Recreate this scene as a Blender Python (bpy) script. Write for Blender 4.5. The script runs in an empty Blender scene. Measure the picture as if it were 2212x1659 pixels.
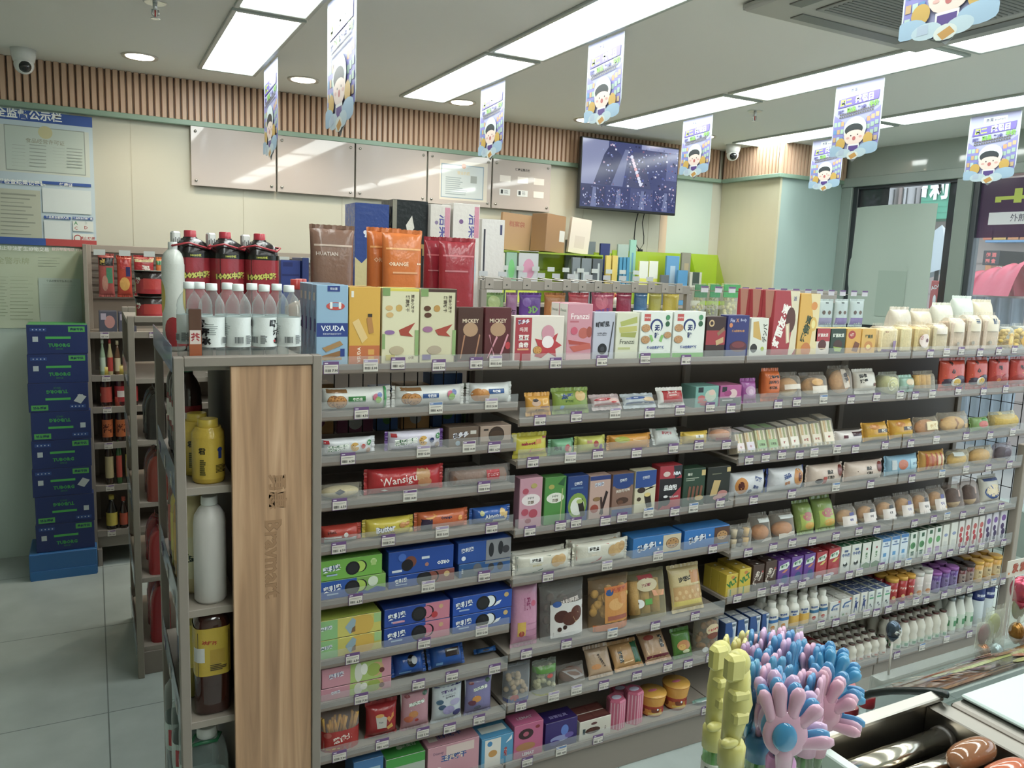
import bpy, math, random
from mathutils import Vector, Matrix
random.seed(7)
SC = bpy.context.scene
COL = SC.collection
PI = math.pi
# ---------------------------------------------------------------- camera, world, exposure
FP, CX, CY, CAMH = 1721.6, 1106.0, 829.5, 1.745
_y, _p, _r = -0.48637, -0.14551, 0.03843
_f = Vector((-math.sin(_y)*math.cos(_p), math.cos(_y)*math.cos(_p), math.sin(_p)))
_rt = Vector((math.cos(_y), math.sin(_y), 0)); _up = _rt.cross(_f)
R_ = math.cos(_r)*_rt + math.sin(_r)*_up
U_ = -math.sin(_r)*_rt + math.cos(_r)*_up
cam_d = bpy.data.cameras.new('camera'); cam = bpy.data.objects.new('camera', cam_d); COL.objects.link(cam)
m = Matrix((R_, U_, -_f)).transposed().to_4x4(); m.translation = (0, 0, CAMH)
cam.matrix_world = m
cam_d.sensor_width = 36; cam_d.lens = 36*FP/2212; cam_d.clip_start = .02
SC.camera = cam
w = bpy.data.worlds.new('World'); SC.world = w; w.use_nodes = True
w.node_tree.nodes['Background'].inputs[0].default_value = (.80, .90, 1, 1)
w.node_tree.nodes['Background'].inputs[1].default_value = 2.2
SC.view_settings.view_transform = 'Standard'; SC.view_settings.look = 'None'
SC.view_settings.gamma = 1; SC.view_settings.use_curve_mapping = False
SC.view_settings.exposure = 0.25
LIGHT_PANEL = 10.5     # strength of the ceiling panels
sun_d = bpy.data.lights.new('sun', 'SUN'); sun_d.energy = 2.5; sun_d.angle = .1; sun_d.color = (1, .96, .9)
sun = bpy.data.objects.new('sun', sun_d); COL.objects.link(sun); sun.rotation_euler = (math.radians(38), math.radians(28), 0)

# ---------------------------------------------------------------- picture <-> place
ORI = Vector((0, 0, CAMH))
def ray(x, y): return R_*((x-CX)/FP) - U_*((y-CY)/FP) + _f
def onz(x, y, z): d = ray(x, y); return ORI + d*((z-CAMH)/d.z)
def ony(x, y, Y): d = ray(x, y); return ORI + d*(Y/d.y)
def onx(x, y, X): d = ray(x, y); return ORI + d*(X/d.x)
def xat(px, Y, z):
    k = (px-CX)/FP; q = Vector((0, Y, z-CAMH))
    return -(R_-_f*k).dot(q)/(R_-_f*k).x
def zat(py, X, Y):
    k = (CY-py)/FP; a = U_-_f*k
    return CAMH - a.dot(Vector((X, Y, 0)))/a.z

# ---------------------------------------------------------------- materials
def lin(h):
    r = []
    for i in (0, 2, 4):
        c = int(h[i:i+2], 16)/255; r.append(c/12.92 if c < .04045 else ((c+.055)/1.055)**2.4)
    g = .3*r[0]+.59*r[1]+.11*r[2]
    return tuple(.88*q+.12*g for q in r)+(1,)
def newmat(n): 
    m = bpy.data.materials.new(n); m.use_nodes = True; return m, m.node_tree, m.node_tree.nodes['Principled BSDF']
MATS = {}
def vmat(n, rough, metal=0, spec=.5, coat=0, noise=0, bump=0, bscale=60):
    m, t, b = newmat(n)
    a = t.nodes.new('ShaderNodeVertexColor'); a.layer_name = 'Col'
    out = a.outputs[0]
    if noise:
        nz = t.nodes.new('ShaderNodeTexNoise'); nz.inputs['Scale'].default_value = 9; nz.inputs['Detail'].default_value = 5
        mr = t.nodes.new('ShaderNodeMapRange'); mr.inputs[3].default_value = 1-noise; mr.inputs[4].default_value = 1+noise
        mx = t.nodes.new('ShaderNodeVectorMath'); mx.operation = 'SCALE'
        t.links.new(nz.outputs[0], mr.inputs[0]); t.links.new(out, mx.inputs[0]); t.links.new(mr.outputs[0], mx.inputs[3]); out = mx.outputs[0]
    t.links.new(out, b.inputs['Base Color'])
    if bump:
        nz = t.nodes.new('ShaderNodeTexNoise'); nz.inputs['Scale'].default_value = bscale; nz.inputs['Detail'].default_value = 3
        tc = t.nodes.new('ShaderNodeTexCoord'); t.links.new(tc.outputs['Object'], nz.inputs['Vector'])
        bp = t.nodes.new('ShaderNodeBump'); bp.inputs['Strength'].default_value = bump; bp.inputs['Distance'].default_value = .004
        t.links.new(nz.outputs[0], bp.inputs['Height']); t.links.new(bp.outputs[0], b.inputs['Normal'])
    b.inputs['Roughness'].default_value = rough; b.inputs['Metallic'].default_value = metal
    b.inputs['Specular IOR Level'].default_value = spec; b.inputs['Coat Weight'].default_value = coat
    MATS[n] = m; return m
vmat('card', .42); vmat('film', .22, bump=.55, bscale=38); vmat('matte', .85, spec=.2); vmat('paint', .55, spec=.35, noise=.04)
vmat('plastic', .3, spec=.5); vmat('metal', .28, metal=1); vmat('food', .7, noise=.25, bump=.6, bscale=90); vmat('foil', .25, metal=.7, bump=.8, bscale=30)
vmat('gloss', .08, spec=.6, coat=.3); vmat('board', .035, spec=.45); vmat('chrome', .17, metal=1)
def clearmat(n, body, rough, bump=0):
    m, t, b = newmat(n); out = t.nodes['Material Output']
    a = t.nodes.new('ShaderNodeVertexColor'); a.layer_name = 'Col'
    tr = t.nodes.new('ShaderNodeBsdfTransparent'); gm = t.nodes.new('ShaderNodeGamma'); gm.inputs[1].default_value = .12 if n == 'fence' else .4; t.links.new(a.outputs[0], gm.inputs[0]); t.links.new(gm.outputs[0], tr.inputs[0])
    b.inputs['Roughness'].default_value = rough; t.links.new(a.outputs[0], b.inputs['Base Color'])
    fr = t.nodes.new('ShaderNodeLayerWeight'); fr.inputs[0].default_value = .5
    pw_ = t.nodes.new('ShaderNodeMath'); pw_.operation = 'POWER'; pw_.inputs[1].default_value = 3; t.links.new(fr.outputs['Facing'], pw_.inputs[0])
    mr = t.nodes.new('ShaderNodeMapRange'); mr.inputs[3].default_value = body; mr.inputs[4].default_value = min(1, body+(.22 if n == 'fence' else .6))
    t.links.new(pw_.outputs[0], mr.inputs[0])
    mx = t.nodes.new('ShaderNodeMixShader'); t.links.new(mr.outputs[0], mx.inputs[0]); t.links.new(tr.outputs[0], mx.inputs[1]); t.links.new(b.outputs[0], mx.inputs[2])
    if bump:
        nz = t.nodes.new('ShaderNodeTexNoise'); nz.inputs['Scale'].default_value = 32; nz.inputs['Detail'].default_value = 2
        tc = t.nodes.new('ShaderNodeTexCoord'); t.links.new(tc.outputs['Object'], nz.inputs['Vector'])
        bp = t.nodes.new('ShaderNodeBump'); bp.inputs['Strength'].default_value = bump; bp.inputs['Distance'].default_value = .006
        t.links.new(nz.outputs[0], bp.inputs['Height']); t.links.new(bp.outputs[0], b.inputs['Normal']); t.links.new(bp.outputs[0], fr.inputs['Normal'])
    t.links.new(mx.outputs[0], out.inputs[0]); MATS[n] = m
clearmat('fence', .12, .022); clearmat('clear', .10, .10); clearmat('wrap', .16, .14, .7); clearmat('pane', .06, .02); clearmat('acrylic', .45, .12); clearmat('tint', .6, .15)
def emat(n, col, s):
    m, t, b = newmat(n); b.inputs['Base Color'].default_value = (.8, .8, .8, 1)
    b.inputs['Emission Color'].default_value = col; b.inputs['Emission Strength'].default_value = s; MATS[n] = m
emat('panel_light', (.95, 1, .965, 1), LIGHT_PANEL); emat('warm_light', (1, .86, .68, 1), 14)
# screen glow driven by its own picture colours
m_, t_, b_ = newmat('screen'); a_ = t_.nodes.new('ShaderNodeVertexColor'); a_.layer_name = 'Col'
t_.links.new(a_.outputs[0], b_.inputs['Emission Color']); b_.inputs['Emission Strength'].default_value = .9; b_.inputs['Base Color'].default_value = (.01, .01, .012, 1); b_.inputs['Roughness'].default_value = .15
MATS['screen'] = m_
# wood with grain along local z
m_, t_, b_ = newmat('wood')
tc = t_.nodes.new('ShaderNodeTexCoord'); mp = t_.nodes.new('ShaderNodeMapping'); mp.inputs['Scale'].default_value = (26, 26, 1.1)
nz = t_.nodes.new('ShaderNodeTexNoise'); nz.inputs['Scale'].default_value = 1.3; nz.inputs['Detail'].default_value = 7; nz.inputs['Distortion'].default_value = .9
cr = t_.nodes.new('ShaderNodeValToRGB'); cr.color_ramp.elements[0].position = .3; cr.color_ramp.elements[0].color = lin('9a7556'); cr.color_ramp.elements[1].position = .72; cr.color_ramp.elements[1].color = lin('d2a982')
e = cr.color_ramp.elements.new(.52); e.color = lin('b88f69')
t_.links.new(tc.outputs['Object'], mp.inputs[0]); t_.links.new(mp.outputs[0], nz.inputs['Vector']); t_.links.new(nz.outputs[0], cr.inputs[0]); t_.links.new(cr.outputs[0], b_.inputs['Base Color']); b_.inputs['Roughness'].default_value = .45
MATS['wood'] = m_
# floor tiles
m_, t_, b_ = newmat('tiles')
tc = t_.nodes.new('ShaderNodeTexCoord'); br = t_.nodes.new('ShaderNodeTexBrick'); br.offset = 0
br.inputs['Scale'].default_value = 1; br.inputs['Brick Width'].default_value = .8; br.inputs['Row Height'].default_value = .8; br.inputs['Mortar Size'].default_value = .0025
br.inputs['Color1'].default_value = lin('a9b4b0'); br.inputs['Color2'].default_value = lin('a5b0ac'); br.inputs['Mortar'].default_value = lin('6b7572')
nz = t_.nodes.new('ShaderNodeTexNoise'); nz.inputs['Scale'].default_value = 3.5; nz.inputs['Detail'].default_value = 8
mx = t_.nodes.new('ShaderNodeMix'); mx.data_type = 'RGBA'; mx.blend_type = 'OVERLAY'; mx.inputs[0].default_value = .35
t_.links.new(tc.outputs['Object'], br.inputs[0]); t_.links.new(tc.outputs['Object'], nz.inputs[0]); t_.links.new(br.outputs[0], mx.inputs[6]); t_.links.new(nz.outputs[0], mx.inputs[7]); t_.links.new(mx.outputs[2], b_.inputs['Base Color']); b_.inputs['Roughness'].default_value = .38
MATS['tiles'] = m_

# ---------------------------------------------------------------- mesh builder
_gc = {}
def glyph(s, bold):
    k = (s, bold)
    if k not in _gc:
        cu = bpy.data.curves.new('t', 'FONT'); cu.body = s; cu.resolution_u = 1; cu.offset = bold
        o = bpy.data.objects.new('t', cu); me = o.to_mesh()
        vs = [(v.co.x, v.co.y) for v in me.vertices]; fs = [tuple(p.vertices) for p in me.polygons]
        bpy.data.objects.remove(o); bpy.data.curves.remove(cu)
        if not vs: vs = [(0, 0), (1, 0), (1, 1)]; fs = []
        x0, x1 = min(v[0] for v in vs), max(v[0] for v in vs); y0, y1 = min(v[1] for v in vs), max(v[1] for v in vs)
        h = max(y1-y0, .3)
        _gc[k] = ([((x-(x0+x1)/2)/h, (y-(y0+y1)/2)/h) for x, y in vs], fs, (x1-x0)/h)
    return _gc[k]
class MB:
    def __init__(s): s.V = []; s.F = []; s.C = []; s.M = []; s.S = []; s.X = None
    def add(s, vs, fs, col, mat='card', smooth=False):
        n = len(s.V); s.V += [s.X @ Vector(v) for v in vs] if s.X else [tuple(v) for v in vs]
        s.F += [tuple(i+n for i in f) for f in fs]
        c = lin(col) if isinstance(col, str) else None
        s.C += [c]*len(fs) if c else [lin(q) for q in col]; s.M += [mat]*len(fs) if isinstance(mat, str) else mat; s.S += [smooth]*len(fs); return s
    def box(s, x0, x1, y0, y1, z0, z1, col, mat='card', ch=0):
        if not ch:
            vs = [(x, y, z) for z in (z0, z1) for y in (y0, y1) for x in (x0, x1)]
            return s.add(vs, [(0, 2, 3, 1), (4, 5, 7, 6), (0, 1, 5, 4), (2, 6, 7, 3), (0, 4, 6, 2), (1, 3, 7, 5)], col, mat)
        c = ch; vs = []; X = (x0, x1); Y = (y0, y1); Z = (z0, z1)
        for i in (0, 1):
            for j in (0, 1):
                for k in (0, 1):
                    sx, sy, sz = (1, -1)[i]*c, (1, -1)[j]*c, (1, -1)[k]*c
                    vs += [(X[i], Y[j]+sy, Z[k]+sz), (X[i]+sx, Y[j], Z[k]+sz), (X[i]+sx, Y[j]+sy, Z[k])]
        I = lambda i, j, k, a: (i*4+j*2+k)*3+a
        fs = [(I(0,0,0,0), I(0,0,1,0), I(0,1,1,0), I(0,1,0,0)), (I(1,0,0,0), I(1,1,0,0), I(1,1,1,0), I(1,0,1,0)),
              (I(0,0,0,1), I(1,0,0,1), I(1,0,1,1), I(0,0,1,1)), (I(0,1,0,1), I(0,1,1,1), I(1,1,1,1), I(1,1,0,1)),
              (I(0,0,0,2), I(0,1,0,2), I(1,1,0,2), I(1,0,0,2)), (I(0,0,1,2), I(1,0,1,2), I(1,1,1,2), I(0,1,1,2))]
        for j in (0, 1):
            for k in (0, 1):
                fs.append((I(0,j,k,1), I(0,j,k,2), I(1,j,k,2), I(1,j,k,1)))
                fs.append((I(j,0,k,0), I(j,0,k,2), I(j,1,k,2), I(j,1,k,0)))
                fs.append((I(j,k,0,0), I(j,k,0,1), I(j,k,1,1), I(j,k,1,0)))
                for i in (0, 1): fs.append((I(i,j,k,0), I(i,j,k,1), I(i,j,k,2)))
        return s.add(vs, fs, col, mat)
    def lathe(s, prof, n=20, cx=0, cy=0, sq=0, z0=0):
        # prof: (r, z, colour, material) ; colour/material apply to the band above the entry; sq squares the section
        vs = []
        for p in prof:
            for i in range(n):
                a = 2*PI*i/n; c, d = math.cos(a), math.sin(a)
                k = 1 if not sq else min(1/(abs(c)**sq+abs(d)**sq)**(1/sq), 1.22)
                vs.append((cx+p[0]*c*k, cy+p[0]*d*k, z0+p[1]))
        for b in range(len(prof)-1):
            fs = [(b*n+i, b*n+(i+1) % n, (b+1)*n+(i+1) % n, (b+1)*n+i) for i in range(n)]
            N = len(s.V)
            if b == 0: s.add(vs, [], 'ffffff'); base = N
            s.F += [tuple(base+q for q in f) for f in fs]; s.C += [lin(prof[b][2])]*n; s.M += [prof[b][3]]*n; s.S += [True]*n
        if prof[-1][0] > .0005: s.F.append(tuple(base+(len(prof)-1)*n+i for i in range(n))); s.C.append(lin(prof[-2][2])); s.M.append(prof[-2][3]); s.S.append(False)
        if prof[0][0] > .0005: s.F.append(tuple(base+n-1-i for i in range(n))); s.C.append(lin(prof[0][2])); s.M.append(prof[0][3]); s.S.append(False)
        return s
    def tube(s, pts, r, col, mat='plastic', n=8):
        P = [Vector(p) for p in pts]; vs = []; rr = r if isinstance(r, (list, tuple)) else [r]*len(P)
        for i, p in enumerate(P):
            d = (P[min(i+1, len(P)-1)]-P[max(i-1, 0)]).normalized()
            a = d.cross(Vector((0, 0, 1)) if abs(d.z) < .9 else Vector((1, 0, 0))).normalized(); b = d.cross(a)
            vs += [p+(a*math.cos(2*PI*k/n)+b*math.sin(2*PI*k/n))*rr[i] for k in range(n)]
        fs = [(i*n+k, i*n+(k+1) % n, (i+1)*n+(k+1) % n, (i+1)*n+k) for i in range(len(P)-1) for k in range(n)]
        fs += [tuple(range(n))[::-1], tuple((len(P)-1)*n+k for k in range(n))]
        return s.add(vs, fs, col, mat, True)
    def grid(s, f, nu, nv, col, mat, smooth=True):
        vs = [f(i/nu, j/nv) for j in range(nv+1) for i in range(nu+1)]
        return s.add(vs, [(j*(nu+1)+i, j*(nu+1)+i+1, (j+1)*(nu+1)+i+1, (j+1)*(nu+1)+i) for j in range(nv) for i in range(nu)], col, mat, smooth)
    def ell(s, cx, cy, cz, rx, ry, rz, col, mat='food', n=10, m=7):
        vs = [(cx+rx*math.sin(PI*j/m)*math.cos(2*PI*i/n), cy+ry*math.sin(PI*j/m)*math.sin(2*PI*i/n), cz+rz*math.cos(PI*j/m)) for j in range(m+1) for i in range(n)]
        return s.add(vs, [(j*n+i, (j+1)*n+i, (j+1)*n+(i+1) % n, j*n+(i+1) % n) for j in range(m) for i in range(n)], col, mat, True)
    def art(s, S, W, H, items, mat='card', base=.0004, sub=0, step=.00012, nocl=0):
        k = 0; S0 = S; S = lambda u, v, o: S0(min(1, max(0, u)), min(1, max(0, v)), o)
        if nocl: S = S0
        for it in items:
            o = base+k*step; k += 1; t = it[0]
            if t == 'R':
                _, x0, y0, x1, y1, c = it; n = max(1, int(sub*abs(x1-x0)+.99)) if sub else 1; q = max(1, int(sub*abs(y1-y0)+.99)) if sub else 1
                s.grid(lambda u, v: S(x0+(x1-x0)*u, y0+(y1-y0)*v, o), n, q, c, mat, bool(sub))
            elif t == 'E':
                _, x, y, rx, ry, c = it
                if ry is None: ry = rx*W/H
                n = 16; rings = 3 if sub else 1
                vs = [S(x, y, o)]+[S(x+rx*r/rings*math.cos(2*PI*i/n), y+ry*r/rings*math.sin(2*PI*i/n), o) for r in range(1, rings+1) for i in range(n)]
                fs = [(0, 1+i, 1+(i+1) % n) for i in range(n)]
                for r in range(1, rings): fs += [(1+(r-1)*n+i, 1+r*n+i, 1+r*n+(i+1) % n, 1+(r-1)*n+(i+1) % n) for i in range(n)]
                s.add(vs, fs, c, mat, bool(sub))
            elif t == 'P':
                s.add([S(x, y, o) for x, y in it[1]], [tuple(range(len(it[1])))], it[2], mat)
            elif t == 'T':
                _, tx, x, y, h, c, rot, bold, mw, ol = it
                vs, fs, asp = glyph(tx, bold)
                hh = h*H; lim = mw*(W if abs(math.sin(rot)) < .7 else H)
                if asp*hh > lim: hh = lim/asp
                ca, sa = math.cos(rot), math.sin(rot)
                if ol:
                    v2, f2, _a = glyph(tx, bold+.055)
                    s.add([S(x+(a*ca-b*sa)*hh/W, y+(a*sa+b*ca)*hh/H, o) for a, b in v2], f2, ol, mat); o += step; k += 1
                s.add([S(x+(a*ca-b*sa)*hh/W, y+(a*sa+b*ca)*hh/H, o) for a, b in vs], fs, c, mat)
        return s
    def mesh(s, name):
        me = bpy.data.meshes.new(name); me.from_pydata([tuple(v) for v in s.V], [], s.F)
        names = []
        for q in s.M:
            if q not in names: names.append(q)
        for q in names: me.materials.append(MATS[q])
        me.polygons.foreach_set('material_index', [names.index(q) for q in s.M]); me.polygons.foreach_set('use_smooth', s.S)
        ca = me.color_attributes.new('Col', 'FLOAT_COLOR', 'CORNER'); buf = []
        for f, c in zip(s.F, s.C): buf += list(c)*len(f)
        ca.data.foreach_set('color', buf); me.update(); return me
def Rr(x0, y0, x1, y1, c): return ('R', x0, y0, x1, y1, c)
def E(x, y, rx, c, ry=None): return ('E', x, y, rx, ry, c)
def T(t, x, y, h, c, rot=0, bold=.015, mw=.92, ol=None): return ('T', t, x, y, h, c, rot, bold, mw, ol)
def Pg(pts, c): return ('P', pts, c)
def cookie(x, y, r, c='c98a45', dots='8a5526', n=6, asp=1):
    # round biscuit picture with small holes; asp = W/H of the face
    L = [('E', x, y, r, r*asp, dots), ('E', x, y, r*.93, r*.93*asp, c)]
    for i in range(n): a = 2*PI*i/n+.4; L.append(('E', x+r*.55*math.cos(a), y+r*.55*asp*math.sin(a), r*.1, r*.1*asp, dots))
    return L
def lines(x0, y0, x1, y1, n, c, gap=.5, seed=1):
    rd = random.Random(seed); L = []; dh = (y1-y0)/n
    for i in range(n):
        y = y1-(i+1)*dh; L.append(('R', x0, y+dh*gap*.5, x0+(x1-x0)*rd.uniform(.6, 1), y+dh*(1-gap*.5), c))
    return L
def bars(x0, y0, x1, y1, c='222222', bg='f4f4f0', seed=3):
    rd = random.Random(seed); L = [('R', x0, y0, x1, y1, bg)]; x = x0+(x1-x0)*.06
    while x < x1-(x1-x0)*.08:
        w = (x1-x0)*rd.choice((.02, .035, .05)); L.append(('R', x, y0+(y1-y0)*.12, min(x+w, x1), y1-(y1-y0)*.06, c)); x += w+(x1-x0)*rd.choice((.02, .03, .045))
    return L
# ---------------------------------------------------------------- objects
def obj(name, mb, parent=None, loc=(0, 0, 0), rot=(0, 0, 0)):
    me = mb.mesh(name) if isinstance(mb, MB) else mb
    o = bpy.data.objects.new(name, me); COL.objects.link(o); o.location = loc; o.rotation_euler = rot
    if parent: o.parent = parent
    return o
def empty(name, loc, rot=(0, 0, 0)):
    o = bpy.data.objects.new(name, None); COL.objects.link(o); o.location = loc; o.rotation_euler = rot; o.empty_display_size = .05; return o
REG = []
def tag(o, label, cat, group=None, where=''):
    o['category'] = cat
    if group: o['group'] = group
    REG.append([o, label, where]); return o
def struct(name, mb, parent=None):
    o = obj(name, mb, parent)
    if not parent: o['kind'] = 'structure'
    return o
def copy_tree(o, parent=None):
    c = o.copy(); COL.objects.link(c); c.parent = parent
    for ch in o.children: copy_tree(ch, c)
    return c
ORD = ['', 'first', 'second', 'third', 'fourth', 'fifth', 'sixth', 'seventh', 'eighth', 'ninth', 'tenth']
def finish_labels():
    from collections import defaultdict
    G = defaultdict(list)
    for r in REG: G[(r[1], r[2])].append(r)
    for (lab, wh), L in G.items():
        n = len(L)
        L.sort(key=lambda r: (round(r[0].location.x, 3), r[0].location.y))
        for i, r in enumerate(L):
            if n == 1: t = lab+((', '+wh) if wh else '')
            else:
                if 'group' not in r[0]: r[0]['group'] = (lab if len(lab.split()) < 9 else ' '.join(lab.split()[:8]))+' group'
                if n == 2: q = ('left', 'right')[i]+' of two'
                elif i == 0: q = 'leftmost'
                elif i == n-1: q = 'rightmost'
                elif n > 12: q = ''
                elif i <= (n-1)//2 or n > 7: q = ORD[min(i+1, 10)]+' from left'
                else: q = ORD[n-i]+' from right'
                t = lab+((', '+q) if q else '')+((', '+wh) if wh else '')
            for sw in (' with ', ' and ', ' the ', ' of ', ' small ', ' in '):
                while len(t.split()) > 16 and sw in t.split(',')[0]: h, s_, rest = t.partition(','); t = h.replace(sw, ' ', 1)+s_+rest
            r[0]['label'] = t
# ---------------------------------------------------------------- room shell
YW, ZC, XW = 5.155, 2.743, 5.3
TAUPE = '8d8379'
CR, MINT, PEACH, BLUEG = 'cfcdb8', 'b9ccc0', 'cdb79b', 'a3bab4'
b = MB(); b.box(-2.6, XW+.3, -2.4, YW+.2, -.1, 0, '8f9b97', 'tiles'); struct('floor', b)
b = MB(); b.box(-2.6, XW+.3, -2.4, YW+.2, ZC, ZC+.1, 'e4e6e0', 'matte'); struct('ceiling', b)
b = MB(); b.box(-2.6, XW+.3, YW, YW+.2, 0, ZC, 'bebdab', 'paint')
for x0, x1, c in ((-.72, -.08, 'b4c6bc'), (3.99, 4.06, PEACH), (4.06, 4.5, MINT)): b.box(x0, x1, YW-.003, YW, 0, 2.49, c, 'paint')
for x in (.22, .83, 1.44, 2.05, 2.66, 3.27, 3.88): b.box(x, x+.003, YW-.002, YW, 0, 2.49, 'b5b29c', 'paint')
struct('wall_back', b)
b = MB(); b.box(-2.8, -2.6, -2.4, YW+.2, 0, ZC, 'cfcfc0', 'paint'); struct('wall_left', b)
b = MB(); b.box(-2.6, XW+.3, -2.6, -2.4, 0, ZC, 'cfcfc0', 'paint'); struct('wall_front', b)
# column in the back right corner
YC = 4.52
b = MB(); b.box(4.62, XW, YC, YW-.001, 0, ZC, BLUEG, 'paint'); b.box(4.6, 4.62, YC, YW-.001, 0, ZC, 'cac5a6', 'paint'); struct('wall_corner', b)
# right wall around the shop window
GF = '8b9a92'
b = MB(); b.box(XW, XW+.2, -2.4, YW+.2, 2.53, ZC, 'a9b5ad', 'gloss'); b.box(XW, XW+.2, -2.4, YC, 0, .3, GF, 'paint'); b.box(XW, XW+.2, YC, YW+.2, 0, 2.53, BLUEG, 'paint'); struct('wall_right', b)
b = MB(); b.box(XW-.05, XW+.08, -2.4, YC, 2.46, 2.53, '8e9b93', 'plastic', .004)
b.box(XW-.04, XW+.06, 4.42, YC, .3, 2.46, GF, 'plastic', .004); b.box(XW-.02, XW+.05, 4.375, 4.42, .3, 2.46, '2e3438', 'plastic', .004)
b.box(XW-.04, XW+.06, 3.45, 3.56, .3, 2.46, '7f8c84', 'plastic', .004); b.box(XW-.02, XW+.05, 3.41, 3.45, .3, 2.46, '3a4146', 'plastic', .004)
b.box(XW-.02, XW+.05, 3.56, 4.375, 2.44, 2.46, '2e3438', 'plastic')
b.box(XW-.04, XW+.06, 2.3, 2.4, .3, 2.46, '7f8c84', 'plastic', .004)
fr_ = struct('window_1', b)
for y0, y1 in ((3.56, 4.375), (2.4, 3.41), (-2.4, 2.3)):  # last pane is out of view, added to let more daylight in
    g = MB(); g.box(XW+.01, XW+.018, y0, y1, .3, 2.44, 'e6eeee', 'pane'); obj('pane', g, fr_)
# decals on the glass: dark film margin, purple poster
b = MB(); X0 = XW+.0085
def wr(y0, y1, z0, z1, c, m='card', k=0): b.box(X0-.001*k-.0005, X0-.001*k, y0, y1, z0, z1, c, m)
wr(4.12, 4.375, .9, 2.44, '4b4d4f', 'tint'); wr(3.56, 3.64, .9, 2.44, '4b4d4f', 'tint')
obj('dark_film', b, fr_)
b = MB(); b.box(X0-.001, X0, 2.4, 3.41, 2.06, 2.44, '5d4a66', 'tint')
S = lambda u, v, o: (X0-.001-o, 3.41-u*1.01, 2.06+v*.38)
cu, si = math.cos, math.sin
b.art(S, 1.01, .38, [Pg([(.07, .22), (.62, .22), (.62, .43), (.07, .43)], 'c9ccd0'), Rr(.1, .64, .42, .70, 'a8b83a'), Rr(.22, .58, .27, .82, 'a8b83a'), Rr(.1, .6, .14, .68, 'a8b83a'), Rr(.36, .6, .4, .68, 'a8b83a'), T('外煎 / 奶 牛', .34, .33, .13, '5b5a68'), Rr(.48, .6, .52, .95, 'c9ccd0'), Rr(.44, .72, .62, .77, 'c9ccd0'), Rr(.44, .86, .62, .9, 'c9ccd0')], 'card')
obj('purple_poster', b, fr_)
b = MB()
def paper(u, v): return (XW-.012-.02*math.sin(u*5+v*3)*v*(1-v)-.006*math.sin(u*9), 4.44-.74*u-.03*v*0, 1.40+.9*v+.012*math.sin(u*3))
b.grid(paper, 14, 14, 'a9b9ae', 'matte'); b.grid(lambda u, v: (lambda p: (p[0]-.003, p[1], p[2]))(paper(.42+.33*u, .08+.38*v)), 6, 6, '9dafa3', 'matte')
o = obj('taped_paper', b); tag(o, 'large pale green paper sheet taped inside the shop window', 'paper')
# slatted band under the ceiling and the green rail
b = MB(); z0, z1 = 2.515, ZC-.001
def slats_x(x0, x1, y):
    n = int((x1-x0)/.0355)
    for i in range(n):
        x = x0+i*.0355
        b.add([(x+.002, y, z0), (x+.007, y-.022, z0), (x+.0275, y-.022, z0), (x+.0335, y, z0), (x+.002, y, z1), (x+.007, y-.022, z1), (x+.0275, y-.022, z1), (x+.0335, y, z1)],
              [(0, 4, 5, 1), (1, 5, 6, 2), (2, 6, 7, 3), (0, 1, 2, 3)], 'cba98c', 'card')
    b.box(x0, x1, y, y+.004, z0, z1, '5e4c40', 'card')
def slats_y(y0, y1, x):
    n = int((y1-y0)/.0355)
    for i in range(n):
        y = y0+i*.0355
        b.add([(x, y+.002, z0), (x-.022, y+.007, z0), (x-.022, y+.0275, z0), (x, y+.0335, z0), (x, y+.002, z1), (x-.022, y+.007, z1), (x-.022, y+.0275, z1), (x, y+.0335, z1)],
              [(0, 1, 5, 4), (1, 2, 6, 5), (2, 3, 7, 6), (0, 3, 2, 1)], 'cba98c', 'card')
    b.box(x, x+.004, y0, y1, z0, z1, '5e4c40', 'card')
slats_x(-2.6, 4.56, YW-.006); slats_y(YC, YW, 4.594); slats_x(4.56, XW, YC-.006); struct('trim_1', b)
b = MB(); b.box(-2.6, 4.56, YW-.04, YW-.0005, 2.485, 2.515, '83a08c', 'card', .003); b.box(4.56, 4.599, YC-.03, YW-.04, 2.485, 2.515, '83a08c', 'card', .003); b.box(4.599, XW-.001, YC-.03, YC-.0005, 2.485, 2.515, '83a08c', 'card', .003); struct('trim_2', b)
# ---------------------------------------------------------------- ceiling lights
for r, xc in enumerate((.69, 1.825, 3.29, 4.47)):
    for q in range(5):
        y1 = 4.765-q*1.235; y0 = y1-1.2
        if q > 3 and r > 2: continue
        t = empty('ceiling_light', (xc, (y0+y1)/2, ZC))
        f = MB(); x0, x1 = -.15, .15; h = .6
        for a in ((x0, x0+.02, -h, h), (x1-.02, x1, -h, h), (x0+.02, x1-.02, -h, -h+.02), (x0+.02, x1-.02, h-.02, h)): f.box(a[0], a[1], a[2], a[3], -.012, 0, 'aab4ae', 'plastic', .002)
        obj('frame', f, t)
        d = MB(); d.box(x0+.02, x1-.02, -h+.02, h-.02, -.006, -.002, 'ffffff', 'panel_light'); obj('diffuser', d, t)
        tag(t, 'lit white rectangular ceiling panel', 'ceiling light', 'ceiling panel lights', ('above left aisle', 'above middle', 'right of centre', 'nearest the shop window')[r]+', '+('nearest back wall', 'second from back wall', 'third from back wall', 'fourth from back wall', 'farthest from back wall')[q])
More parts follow.
